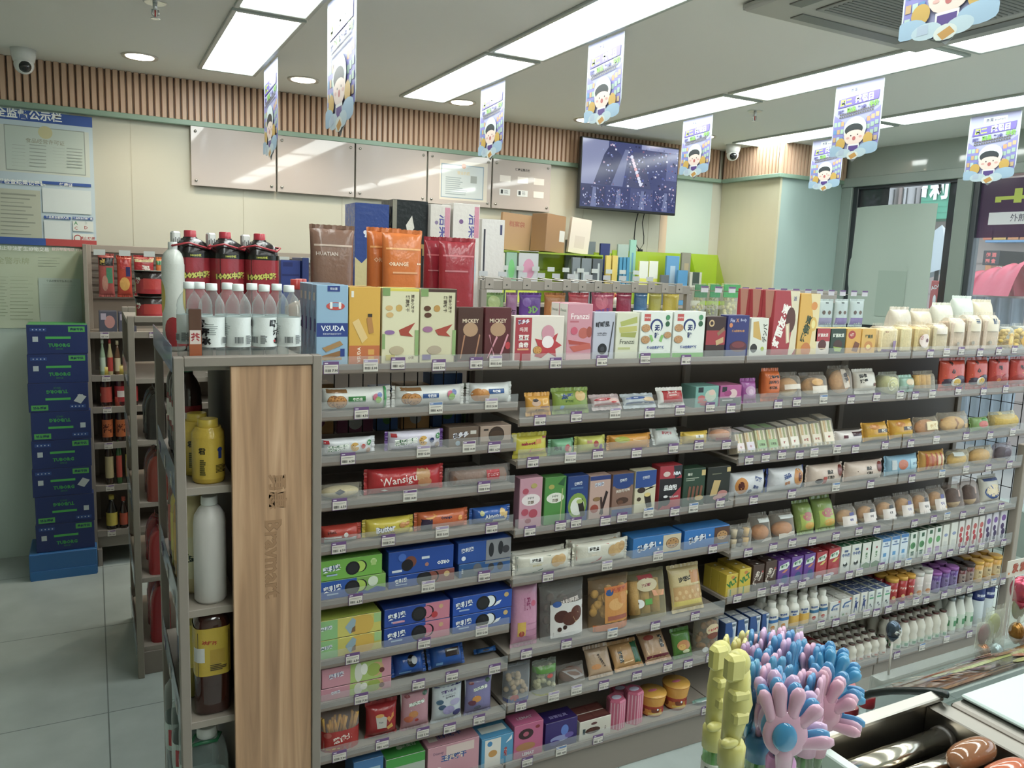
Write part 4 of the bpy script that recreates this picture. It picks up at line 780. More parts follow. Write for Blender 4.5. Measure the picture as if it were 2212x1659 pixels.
# ================================================ TOP SHELF
def guy(c): return []
choc = '4a2a22'
row(0, [
 (682, 752, 615, 'C', '8fb3cf', [Rr(.0, .36, 1, .53, '27408a'), T('VSUDA', .52, .465, .07, 'eaf0f6', 0, .02, .85), T('黑麦加钙海盐苏打饼干', .5, .395, .022, 'dfe6f0', 0, 0, .75), Rr(.34, .92, .74, .99, '27408a'), T('世比蓝', .54, .955, .03, 'e8eef4'), E(.6, .74, .3, 'c9463c', .05), E(.6, .755, .2, '7fa6c6', .025), Rr(.42, .71, .5, .79, 'e8e8e4'), Rr(.7, .71, .78, .79, 'e8e8e4'), Pg([(.18, .22), (.75, .31), (.85, .26), (.3, .17)], 'a8804e'), Pg([(.15, .12), (.8, .19), (.85, .13), (.25, .06)], '94693a'), Rr(.15, .07, .8, .1, 'b08a58'), Rr(.76, .11, .9, .21, '27408a')], 'biscuit_carton', 'light blue soda biscuit carton with navy band', {'D': .046, 'n_deep': 4, 'side': [Rr(.3, .8, .75, .9, 'd8dcd4'), Rr(.6, .42, .9, .58, '27408a'), Rr(.2, .2, .6, .7, '7d9fbe')]}),
 (752, 821, 620, 'C', 'd8a52e', [Rr(0, 0, 1, .25, 'c56a34'), T('VSUDA', .32, .13, .1, 'f0e6d0', PI/2, .02, .2), Rr(.62, .13, .82, .2, 'd9a040'), Rr(.62, .04, .82, .11, 'd9a040'), Pg([(.1, .55), (.3, .6), (.6, .35), (.42, .28)], 'e2c07a'), Pg([(.55, .6), (.72, .64), (.8, .42), (.64, .4)], 'b87f3c'), Rr(.06, .87, .14, .95, 'e8e4d8'), Rr(.6, .62, .74, .66, '3a3028')], 'biscuit_carton', 'yellow soda biscuit carton with orange base', {'D': .046, 'n_deep': 2}),
 (823, 904, 622, 'C', 'd9d3ae', [Rr(0, .96, 1, 1, 'd8c93c'), T('葱油小芝干', .82, .8, .08, '4a3a30', -PI/2, .02, .24), T('薄脆饼干', .68, .8, .08, '4a3a30', -PI/2, .02, .22), E(.45, .74, .09, 'c9a24c'), E(.18, .74, .1, 'd2ab68', .035), E(.2, .65, .1, 'd2ab68', .035), Pg([(.45, .45), (.9, .55), (.72, .42), (.85, .36), (.5, .38)], 'a8402e'), E(.2, .42, .14, '8f6aa0', .03), Rr(.0, .9, .2, 1, '7a9a5a'), Rr(0, .2, .08, .4, '8aa868'), Rr(.9, .1, 1, .45, '8aa868'), E(.4, .18, .2, 'b8a888', .06), Rr(.1, .05, .35, .12, 'c9b84a'), T('小芝', .8, .08, .04, '6a3a2a')], 'biscuit_carton', 'cream thin biscuit carton with yellow top', {'D': .05, 'topc': 'd8c93c'}),
 (905, 984, 624, 'C', 'cfc8a4', [Rr(0, .96, 1, 1, '4a3028'), Rr(.96, 0, 1, 1, '4a3028'), T('葱油小芝干', .82, .8, .08, '4a3a30', -PI/2, .02, .24), T('薄脆饼干', .68, .8, .08, '4a3a30', -PI/2, .02, .22), E(.45, .74, .09, 'b98a3c'), E(.18, .74, .1, '5a3420', .035), E(.2, .65, .1, '5a3420', .035), Pg([(.4, .45), (.9, .53), (.72, .42), (.85, .36), (.5, .38)], 'a8402e'), E(.2, .46, .14, 'a06a90', .04), Rr(.0, .9, .2, 1, '7a9a5a'), Rr(.9, .1, 1, .45, '8aa868'), E(.4, .18, .2, 'b0a088', .06), Rr(.06, .05, .3, .12, '7a6a9a')], 'biscuit_carton', 'cream biscuit carton with dark brown top', {'D': .05, 'topc': '3a2620'}),
 (986, 1042, 664, 'C', choc, [T('MICKEY', .5, .76, .1, 'd8c4a8', 0, .03, .66), E(.5, .6, .3, 'b08a68', .13), Pg([(.1, .06), (.15, .08), (.3, .5), (.24, .5)], 'b07a58'), Pg([(.7, .1), (.75, .1), (.9, .5), (.85, .52)], 'b07a58'), Rr(0, 0, 1, .04, '6a2a2e')], 'biscuit_stick_carton', 'dark brown biscuit stick carton, plain chocolate picture', {'D': .03}),
 (1044, 1102, 664, 'C', '5a2226', [T('MICKEY', .5, .76, .1, 'd8c4a8', 0, .03, .66), E(.5, .6, .3, 'b08a68', .13), Pg([(.1, .06), (.15, .08), (.5, .45), (.45, .48)], 'cf8a98'), Pg([(.35, .1), (.4, .1), (.15, .5), (.2, .5)], 'cf8a98'), Pg([(.6, .14), (.66, .12), (.92, .5), (.87, .52)], 'cf8a98'), E(.9, .3, .1, 'b8323a', .07)], 'biscuit_stick_carton', 'dark red biscuit stick carton with crossed pink sticks', {'D': .03}),
 (1106, 1216, 682, 'C', 'd9cfc4', [Rr(.03, 0, .35, .96, 'a83440'), T('趣多多', .19, .87, .1, 'e8e4ec', .08, .04, .26, '2a3478'), T('吗溯', .19, .7, .1, 'e8ccc8'), T('豆豆', .2, .52, .12, 'f2ece6', 0, .03, .24), T('曲奇', .2, .36, .12, 'f2ece6', 0, .03, .24), Rr(.08, .24, .3, .28, 'd89a70'), Pg([(.42, .1), (.5, .3), (.42, .5), (.56, .46), (.6, .6), (.72, .5), (.88, .62), (.84, .44), (.97, .34), (.84, .26), (.86, .08), (.7, .18), (.56, .06)], 'b8323a'), E(.68, .62, .13, 'c98a9a', .18), E(.68, .42, .12, 'e8dcdc', .14)]+cookie(.48, .24, .09, 'c98f3e', '6a4020', 6, 1.0), 'biscuit_carton', 'white bean cookie carton with dark red side stripe', {'D': .03}),
 (1221, 1276, 656, 'C', 'c98a98', [T('Franzzi', .5, .78, .1, 'f4e8e8', 0, .01, .85), Rr(.1, .67, .45, .7, 'b8606e'), E(.66, .48, .2, 'b85c50', .1), E(.9, .5, .12, 'a04a3c', .1), Pg([(.05, .36), (.9, .3), (.95, .26), (.1, .28)], 'b0463c'), Pg([(.1, .24), (.95, .3), (1, .2), (.3, .14)], 'c05a4c'), E(.28, .52, .14, 'c4506a', .07), Rr(0, 0, 1, .1, 'd8a8ae')], 'biscuit_carton', 'pink strawberry biscuit carton', {'D': .05, 'sidec': 'dcdcd4', 'side': [T('Franzzi', .5, .88, .05, '7a8a7a')], 'n_deep': 2}),
 (1278, 1325, 674, 'C', 'b3b5c4', [T('빼빼로', .42, .74, .13, '22222a', .08, .05, .7), T('cookie white', .4, .56, .035, '3a3a44'), T('choco flavor', .4, .52, .035, '3a3a44'), E(.45, .22, .22, '1d1d22'), E(.45, .22, .1, '3c3c44'), Pg([(.72, .05), (.78, .05), (.95, .8), (.9, .8)], '3a3a40')], 'biscuit_stick_carton', 'pale grey stick biscuit carton with black cookie', {'D': .03}),
 (1327, 1377, 675, 'C', 'cfcfb8', [Pg([(.15, .8), (.9, .92), (.92, .78), (.2, .7)], 'a8ac54'), Pg([(.1, .68), (.9, .72), (.92, .6), (.15, .56)], 'b8b45c'), Pg([(.2, .56), (.9, .58), (.85, .46), (.2, .48)], '9ca04a'), T('Franzzi', .5, .37, .1, '4a5040', 0, .01, .85), Rr(.1, .2, .65, .25, 'b4b87a')], 'biscuit_carton', 'pale green matcha biscuit carton', {'D': .05}),
 (1379, 1448, 673, 'C', 'd8dcd4', [Rr(0, 0, 1, .1, '6ab04c'), Rr(.1, .8, .3, .95, 'c04a44'), T('纤益纤益', .2, .875, .1, 'e8dcd8', 0, .02, .17), E(.5, .7, .2, '26366e', .15), E(.5, .67, .15, 'd8dcd4', .14), T('无', .52, .65, .13, '26366e', 0, .05), T('糖', .52, .49, .13, '26366e', 0, .05), E(.85, .88, .07, '3f8a5a'), E(.85, .74, .07, '2a5a3a'), T('低GI全麦纤维饼', .5, .23, .07, '4a5a9a', 0, .03, .7), Pg([(.28, .5), (.36, .5), (.42, .38), (.36, .34)], '7cb45c'), Pg([(.66, .5), (.74, .5), (.68, .34), (.6, .38)], '7cb45c')]+cookie(.16, .65, .14, 'b98a5a', '94693f', 5, .6)+cookie(.16, .4, .14, 'b98a5a', '94693f', 5, .6)+cookie(.86, .5, .12, 'b98a5a', '94693f', 5, .6), 'biscuit_carton', 'white sugar-free wheat biscuit carton with green base', {'D': .05}),
 (1450, 1519, 673, 'C', 'd8dcd4', [Rr(0, 0, 1, .1, '6ab04c'), Rr(.1, .8, .3, .95, 'c04a44'), T('纤益纤益', .2, .875, .1, 'e8dcd8', 0, .02, .17), E(.5, .7, .2, '26366e', .15), E(.5, .67, .15, 'd8dcd4', .14), T('无', .52, .65, .13, '26366e', 0, .05), T('糖', .52, .49, .13, '26366e', 0, .05), E(.85, .88, .07, '3f8a5a'), E(.85, .74, .07, '2a5a3a'), T('低GI全麦纤维饼', .5, .23, .07, '4a5a9a', 0, .03, .7)]+cookie(.16, .65, .14, 'b98a5a', '94693f', 5, .6)+cookie(.16, .4, .14, 'b98a5a', '94693f', 5, .6), 'biscuit_carton', 'white sugar-free wheat biscuit carton with green base', {'D': .05}),
 (1521, 1564, 684, 'C', '3a2422', [Rr(0, .3, 1, .66, 'a03038'), E(.25, .84, .14, 'c9a878'), E(.25, .84, .08, '3a2422'), Pg([(.55, .6), (.9, .75), (.95, .66), (.62, .52)], '8a6a4a'), Pg([(.5, .4), (.9, .5), (.92, .36), (.55, .28)], 'c0a070')], 'biscuit_carton', 'dark brown biscuit carton with red band', {'D': .04}),
 (1566, 1614, 681, 'C', '2e3270', [T('Fix', .22, .88, .09, 'b8bcd8', 0, .02, .3), T('X', .44, .88, .09, 'c9845a', 0, .04), T('Body', .72, .88, .09, 'b8bcd8', 0, .02, .4), E(.15, .76, .08, 'c87a48'), T('低GI燕麦夹心卷', .5, .62, .06, 'c9905a', 0, .03, .85), E(.55, .24, .4, '5a2a34', .14), E(.55, .28, .3, '7a3438', .08)], 'biscuit_carton', 'navy blue oat roll carton', {'D': .04}),
 (1617, 1656, 687, 'C', 'd6d6ca', [Pg([(.1, .9), (.4, .92), (.65, .4), (.15, .5)], 'c9a24c'), T('デンパ', .8, .6, .2, '3a3e30', PI/2, .03, .5), E(.22, .2, .2, '2e2c28', .12), E(.72, .18, .1, 'a8b83c')], 'biscuit_carton', 'white cracker carton with dark seaweed picture', {'D': .04}),
 (1664, 1717, 628, 'C', 'a83038', [Pg([(.6, 1), (1, 1), (1, .1), (.86, 0), (.7, 0), (.8, .5)], 'd9cfae'), T('好丽友·派', .32, .46, .2, 'f0e8e0', 1.25, .05, .7), E(.7, .55, .2, '5a3024', .2), Pg([(.5, .48), (.66, .5), (.72, .2), (.58, .18)], 'd8c4a0'), Pg([(.55, .46), (.6, .46), (.68, .2), (.64, .2)], 'ecdfc4'), T('派', .82, .88, .07, '3a4a8a')], 'pie_carton', 'tall red chocolate pie carton', {'D': .062, 'n_deep': 3, 'sidec': '9a2a32', 'side': [Pg([(.2, 1), (.9, 1), (.8, .6), (.4, .5)], 'b07a68'), Pg([(.3, .55), (.7, .5), (.6, .2), (.4, .3)], 'c09080')]}),
 (1719, 1762, 634, 'C', 'd9a63a', [Pg([(.5, 1), (1, 1), (1, 0), (.6, 0), (.75, .5)], 'e2cf9a'), T('蛋黄派', .42, .42, .16, '3a4a2a', 1.25, .05, .5), E(.72, .8, .16, 'd98a34', .07), E(.74, .5, .18, 'd9b04a', .12), E(.74, .5, .1, 'e8d88a', .07), E(.45, .08, .25, 'c9762e', .12)], 'pie_carton', 'tall yellow egg pie carton', {'D': .05}),
 (1757, 1790, 709, 'C', 'd9cfc4', [Rr(0, .5, 1, 1, 'b0343c'), T('好丽友派', .52, .74, .14, 'f0e8e0', 0, .03, .85), E(.5, .36, .28, '5a2a24', .2), Rr(.3, .1, .75, .16, 'e8dcc8'), Rr(.3, .2, .75, .24, 'c9a87a')], 'pie_carton', 'small red and white pie carton', {'D': .06, 'topc': 'c9a23a'}),
 (1791, 1824, 710, 'C', '2c4030', [T('好丽友派', .5, .74, .16, 'e8ecdc', 0, .03, .85), E(.5, .38, .3, '4a2c22', .18), Pg([(.2, .3), (.8, .24), (.7, .08), (.3, .1)], '9ab04c')], 'pie_carton', 'small dark green pie carton', {'D': .06, 'topc': 'c9a23a'}),
 (1825, 1857, 710, 'C', 'd9a034', [E(.35, .76, .26, 'b0342e', .17), T('Q蒂', .35, .76, .13, 'f0e4d0', 0, .03), Pg([(.4, .1), (.8, .05), (.95, .4), (.6, .5)], '7a4424')], 'pie_carton', 'small yellow cake carton with red badge', {'D': .06, 'topc': 'd8b84a'}),
 (1858, 1889, 710, 'C', 'd9a844', [T('蛋黄派', .5, .68, .16, '3a4a30', 0, .04, .8), E(.5, .3, .3, 'c98434', .2), E(.5, .26, .16, 'e8cf7a', .1)], 'pie_carton', 'small yellow egg pie carton', {'D': .06, 'topc': 'e0c890'})], 0)
row(0, [
 (1899, 1945, 700, 'KP', 'eee6d8', [Rr(.05, .05, .95, .14, '7a5a88'), Rr(.6, .1, .9, .42, '7f5d8d'), T('面包', .3, .78, .06, '8a4a4a')], 'bread_bag', 'clear bag of white sliced toast', {'D': .09, 'food': 'toast', 'cat': 'bread'}),
 (1948, 1974, 697, 'KP', 'efe6d2', [], 'bread_bag', 'clear bag of plain pale bread', {'D': .09, 'food': 'toast', 'fcol': 'e8dcae', 'cat': 'bread'}),
 (1977, 2014, 697, 'KP', 'efe2cc', [E(.5, .4, .3, 'e6d2c8', .25), T('紫', .3, .5, .14, 'a8323a', 0, .05), E(.62, .4, .08, '6a3a40')], 'bread_bag', 'bread bag with pink label and red character', {'D': .09, 'food': 'toast', 'fcol': 'dfc98e', 'cat': 'bread'}),
 (2017, 2052, 694, 'KP', 'efe6d8', [Rr(.1, .6, .9, .95, 'dcd0c0'), Pg([(.4, .7), (.9, .9), (.95, .68), (.5, .58)], 'c98a44')], 'bread_bag', 'bread bag with toast picture on its band', {'D': .09, 'food': 'toast', 'fcol': 'd8cba8', 'cat': 'bread'}),
 (2054, 2088, 682, 'KP', 'efe6d8', [Rr(.04, .55, .96, .98, 'e0d4bc'), E(.4, .22, .1, 'a09888', .05)], 'bread_bag', 'gable-topped bread bag with cream paper top', {'D': .09, 'food': 'toast', 'fcol': 'd8c4b0', 'cat': 'bread'}),
 (2090, 2123, 676, 'KP', 'efe6d8', [Rr(.04, .52, .96, .98, 'dccfb6'), Rr(.4, .76, .68, .88, '3f4a5e'), E(.3, .22, .1, 'a09888', .05)], 'bread_bag', 'gable-topped bread bag with small navy stamp', {'D': .09, 'food': 'toast', 'fcol': 'd8c4b0', 'cat': 'bread'}),
 (2125, 2162, 676, 'KP', 'efe6d8', [Rr(.04, .52, .96, .98, 'dccfb6'), Rr(.4, .74, .7, .9, '3f4a5e'), E(.3, .22, .1, 'a09888', .05)], 'bread_bag', 'gable-topped bread bag with square navy stamp', {'D': .09, 'food': 'toast', 'fcol': 'd8c4b0', 'cat': 'bread'}),
 (2165, 2196, 702, 'KP', 'eef0e8', [E(.55, .4, .2, 'd8a83a', .3), E(.55, .42, .12, 'e6c860', .16)], 'bread_bag', 'clear bag of yellow cookies with orange tag', {'D': .08, 'food': 'bits', 'fcol': 'dcb850', 'cat': 'bread'}),
 (2198, 2236, 700, 'KP', 'eef0e8', [E(.4, .35, .22, 'd8a83a', .25)], 'bread_bag', 'clear bag of yellow cookies cut by photo edge', {'D': .08, 'food': 'bits', 'fcol': 'dcb850', 'cat': 'bread'})], 2)
for k, (x, y) in enumerate(((1930, 664), (1975, 668), (2020, 655), (2062, 640), (2105, 648))):
    place((x, x+42, y, 'P', ('cfc8b8', 'd8ccb4', 'd8d8c8', 'cdd6cc', 'd9ceb2')[k], (), 'bread_bag', ('grey bread bag', 'cream bread bag', 'pale bread bag', 'tall greenish bread bag', 'cream folded bread bag')[k]+' in the back row', {'D': .08, 'y': 2.24, 'cat': 'bread'}), 3, 0, 2.24, 1.463)
# ================================================ FIRST BAY
row(1, [
 (692, 850, 838, 'H', 'd3d5cf', [Rr(.36, .38, .62, .64, '2f7a3a'), T('牛奶味', .5, .5, .16, 'dfe6d8', 0, .03, .2), Rr(0, .8, .35, 1, '8a6238')]+pickle_cookies()+[E(.78, .58, .05, 'c0607a'), E(.84, .66, .04, '6a7ab0'), E(.82, .44, .05, '8ab05a'), Rr(.92, 0, .96, 1, '3a9a54')], 'biscuit_roll', 'white round biscuit roll with green stripe', {'D': .06, 'n': 2}),
 (853, 1010, 834, 'H', 'd6d6d2', [Rr(.36, .42, .6, .66, '27508a'), T('牛奶味', .5, .54, .16, 'e4e8ee', 0, .03, .2), Rr(0, .8, .35, 1, '8a6238')]+pickle_cookies()+[E(.78, .6, .05, 'c0607a'), E(.84, .68, .04, '6a7ab0'), E(.8, .46, .05, '8ab05a')], 'biscuit_roll', 'white round biscuit roll with blue stripe', {'D': .06, 'n': 2}),
 (1014, 1112, 828, 'H', 'd0d2d0', [Rr(.4, .5, .8, .74, '27508a'), T('牛奶味', .6, .62, .16, 'e4e8ee', 0, .03, .3), E(.15, .45, .14, 'c07c38'), E(.28, .42, .14, 'c98a45')], 'biscuit_roll', 'white biscuit roll at right end of shelf', {'D': .055, 'n': 2})])
row(2, [
 (690, 815, 948, 'H', 'd6d8dc', fun('c0392f', 'b98a6a', 'c9ccd0'), 'biscuit_roll', 'white fruit biscuit pack with strawberry', {'D': .05, 'n': 5}),
 (836, 963, 932, 'H', 'd3cede', fun('33406a', 'a08a7a', '8a6aa8'), 'biscuit_roll', 'white fruit biscuit pack with blueberry', {'D': .05, 'n': 5, 'fc': '6a3f94'}),
 (968, 1034, 922, 'C', '6a5648', [T('趣多多', .4, .6, .3, 'e2e2ea', .1, .05, .6, '22264a'), E(.3, .2, .08, '9ab0c0'), Rr(.72, .62, .92, .8, 'c9c4bc')], 'biscuit_carton', 'brown cookie carton with white lettering', {'D': .06}),
 (1036, 1104, 919, 'C', 'a89080', [E(.52, .5, .26, '3c2a20'), E(.52, .56, .22, '4c3628', .18), Rr(0, .0, 1, .2, '7a6456'), Rr(.1, .76, .25, .86, '3a2e2a')], 'biscuit_carton', 'beige carton with dark chocolate ball', {'D': .06})])
row(3, [
 (690, 788, 1050, 'KH', 'f0ead8', [Pg([(.3, .6), (.45, .8), (.58, .6), (.42, .38)], '3e4254')], 'pastry_pack', 'clear pack of pale oblong pastry', {'D': .06, 'food': 'loaf', 'fcol': 'cfc29a', 'cat': 'pastry'}),
 (792, 964, 1012, 'H', 'b8262c', [T('Wansigua', .42, .55, .42, 'ecd9d4', .1, .01, .55), Pg([(.15, .2), (.2, .14), (.6, .42), (.55, .42)], 'e2ccc8'), E(.72, .72, .1, 'c09060'), E(.74, .4, .1, 'b87c50', .2)], 'biscuit_roll', 'red biscuit pack with white script lettering', {'D': .06, 'n': 2.4}),
 (968, 1110, 1010, 'KH', 'f0e8e4', [Rr(.58, .3, .8, .85, 'b02832'), T('薄心薄饼', .69, .58, .2, 'f0d8d4', 0, .02, .2)], 'biscuit_roll', 'clear biscuit roll with red square label', {'D': .06, 'food': 'roll', 'fcol': '8a6048', 'cat': 'biscuits'})])
row(4, [
 (690, 785, 1138, 'H', 'b03a2c', [Rr(0, 0, 1, .32, 'c4c4c4'), Rr(0, .36, .5, .44, 'e0dcd8'), E(.62, .5, .06, 'dad6d0'), T('piana', .25, .7, .25, '5a2420')], 'biscuit_pack', 'red cookie pack with silver underside', {'D': .05, 'n': 3}),
 (787, 898, 1122, 'H', 'c9b52c', [T('Butter', .4, .5, .36, 'e8eaf0', .1, .05, .6, '3a3a5e'), T('Butter Cookies', .42, .24, .12, '4a3a2a', .05, .01, .5)]+cookie(.78, .62, .08, 'c98a4a', 'a86a30', 4, 2)+cookie(.9, .66, .06, 'c98a4a', 'a86a30', 4, 2), 'biscuit_pack', 'yellow butter cookie pack with white lettering', {'D': .05, 'n': 3}),
 (900, 1016, 1106, 'H', 'c45f30', [Rr(0, 0, .26, .7, '3c3048'), Pg([(.12, .75), (.3, .95), (.36, .85), (.22, .65)], 'd8983c'), T('Orange', .55, .7, .22, '3a3450', .06, .03, .4), E(.85, .6, .05, 'd9963c')], 'biscuit_pack', 'orange cookie pack with dark corner', {'D': .05, 'n': 3}),
 (1020, 1108, 1098, 'H', '2a5aa8', [T('Almond', .5, .55, .3, 'e6eaf0', .1, .02, .45, '1f3f80'), E(.78, .7, .09, 'cfb070'), E(.9, .5, .08, 'cfb070'), E(.2, .75, .06, 'b8b880'), Rr(.5, .1, .9, .3, 'c8ccc4')], 'biscuit_pack', 'blue cookie pack with almond pictures', {'D': .05, 'n': 3})])
def pair(k, x0, x1, yt, ym, x0b, x1b, c, art, art2, d1, d2, o1=None, o2=None, bay=0):
    o2 = dict(o2 or {}); o1 = dict(o1 or {}); z = BZ[bay][k]+.022
    r = place((x0b, x1b, ym, 'C', c[1], art2, 'biscuit_carton', d2, dict({'D': .07}, **o2)), bay, k)
    X = xat((x0b+x1b)/2, 2.108, z); zm = zat(ym, X, 2.108)
    place((x0, x1, yt, 'C', c[0], art, 'biscuit_carton', d1, dict({'D': .07, 'topc': o1.get('topc')}, **o1)), bay, k, 2.108, zm+.0008, where(bay, k))
gm = '6fae3c'
pair(5, 690, 826, 1205, 1248, 690, 834, (gm, '7aa848'), oreo('奥利奥', 'a8c84a', .52, '1c3f9a', None, [Rr(.05, .3, .25, .34, '4a7a34'), E(.86, .7, .05, 'cfe0a8'), Rr(.82, .5, .9, .8, 'a8cc70')]), [Rr(0, 0, .55, 1, '2a56a8'), Pg([(.55, 0), (.6, .3), (.72, .15), (.86, .35), (1, .2), (1, 0)], '2a4a9a')]+oreo('奥利奥', 'a8c84a', .48, '1c3f9a', None, [E(.8, .68, .08, 'd0dcc4')]), 'lime green sandwich cookie carton, upper', 'blue and green sandwich cookie carton, lower')
pair(5, 838, 980, 1185, 1236, 838, 982, ('1f4a9e', '21499c'), [E(.33, .5, .09, '7a4434'), E(.28, .38, .09, '1f1b20'), Rr(.5, .55, .62, .66, 'ccd4e0'), Rr(.05, .12, .2, .22, 'ccd4e0'), T('OREO', .84, .3, .2, 'e8ecf2', PI, .05, .2), E(.58, .3, .03, 'b0786a'), E(.2, .74, .06, '3f6ac0')], [Rr(.66, 0, 1, 1, '8a4a44')]+oreo('奥利奥', '8a4a3c', .53, '1c3f9a', None, [E(.88, .62, .045, 'cfae70')]), 'royal blue cookie carton with upside-down lettering, upper', 'blue cookie carton with brown right end, lower')
pair(5, 988, 1104, 1167, 1212, 990, 1102, ('26509e', '2c5a94'), [Rr(.52, 0, 1, 1, '87878c'), T('奥利奥', .17, .66, .22, 'e8ecf2', .1, .03, .25), E(.62, .5, .05, '2a2a30', .36), E(.8, .55, .05, '2a2a30', .34), E(.1, .25, .04, 'd8dee8'), E(.9, .45, .07, '3c3a40')], [Rr(.05, 0, .45, .6, '4c5a6a'), E(.35, .62, .08, '6a6a70'), E(.62, .5, .06, '38383e', .3), E(.8, .5, .06, '38383e', .3), T('奥利奥', .06, .5, .5, 'd8dee8', -PI/2, .03, .4), Rr(.5, .8, 1, 1, '83868c')], 'blue cookie carton with grey thin-cookie picture, upper', 'blue grey thin cookie carton, lower')
lem = [Rr(0, 0, .28, 1, '88ba78'), E(.68, .5, .2, 'd0a83a'), Rr(.88, .5, 1, 1, '9cc07c'), Pg([(.4, .5), (.52, .95), (.58, .8), (.55, .2), (.48, .1)], '8fa8b4'), Pg([(.52, .4), (.57, .5), (.57, .2), (.5, .15)], '7a5a3c'), T('奥利奥', .1, .62, .28, 'e8eef2', .1, .04, .2, '3a5a9a')]
pair(6, 690, 824, 1332, 1374, 690, 825, ('c9bf54', 'c4ba50'), lem, list(lem), 'pale yellow lemon cookie carton, upper', 'pale yellow lemon cookie carton, lower', {'topc': 'a8b83c', 'D': .1})
pair(6, 829, 972, 1306, 1346, 828, 972, ('23479e', '23479e'), oreo('奥利奥', 'c9708a', .52, '1c3f9a', 'c8788c', [E(.86, .72, .035, 'c9a078'), E(.76, .3, .05, 'b8343a'), Rr(.12, .18, .3, .28, 'd090a4')]), oreo('奥利奥', 'c9708a', .52, '1c3f9a', 'c8788c', [E(.86, .72, .035, 'c9a078')]), 'blue and pink strawberry cookie carton, upper', 'blue and pink strawberry cookie carton, lower', {'topc': '1c387e'})
pair(6, 977, 1106, 1282, 1322, 976, 1104, ('1f4fae', '2050a8'), oreo('奥利奥', 'e4e8ea', .5, '1c3f9a', None, [E(.9, .75, .04, 'c9a868'), Pg([(.68, .2), (.74, .45), (.82, .5), (.78, .3)], 'e4e8ea')]), oreo('奥利奥', 'e4e8ea', .5, '1c3f9a', None, [E(.9, .75, .04, 'c9a868'), Pg([(.68, .2), (.74, .45), (.82, .5), (.78, .3)], 'e4e8ea')]), 'blue original cookie carton with white cream, upper', 'blue original cookie carton with white cream, lower', {'topc': '1c387e'})
pk = [Rr(.4, 0, .86, 1, 'a4bc64'), E(.78, .5, .11, 'c9a070'), E(.74, .5, .1, '96a844'), E(.52, .5, .06, 'cfcfc0', .5), E(.6, .62, .05, 'e0e0d4', .3), E(.86, .4, .04, '6a3430'), T('奥利奥', .2, .6, .26, 'e8e4ee', .1, .04, .25, '46609a')]
pair(7, 694, 846, 1432, 1475, 692, 846, ('c98a98', 'c58896'), pk, list(pk), 'pink cookie carton with green cookie, upper', 'pink cookie carton with green cookie, lower', {'topc': 'b87a88'})
row(7, [
 (852, 928, 1425, 'H', '1f4f9c', [E(.55, .6, .16, '17171c', .3), E(.63, .62, .1, 'b9bcc0', .2), Rr(.1, .1, .5, .16, '6aa0d8')], 'cookie_bag', 'small shiny blue cookie bag with black cookie', {'D': .06, 'n': 3, 'lean': 25}),
 (932, 1012, 1402, 'H', '21529e', [Rr(.4, .4, .85, .75, '2a1512'), Rr(.45, .62, .8, .68, 'c9c9c4'), Rr(.1, .1, .3, .2, '6aa0d8')], 'cookie_bag', 'small shiny blue cookie bag with dark cake picture', {'D': .06, 'n': 3, 'lean': 25}),
 (1030, 1078, 1412, 'H', '2a62a8', [E(.4, .6, .2, '3a3a44', .2)], 'cookie_bag', 'smallest shiny blue cookie bag', {'D': .05, 'n': 3, 'lean': 25, 'y': 2.15})])
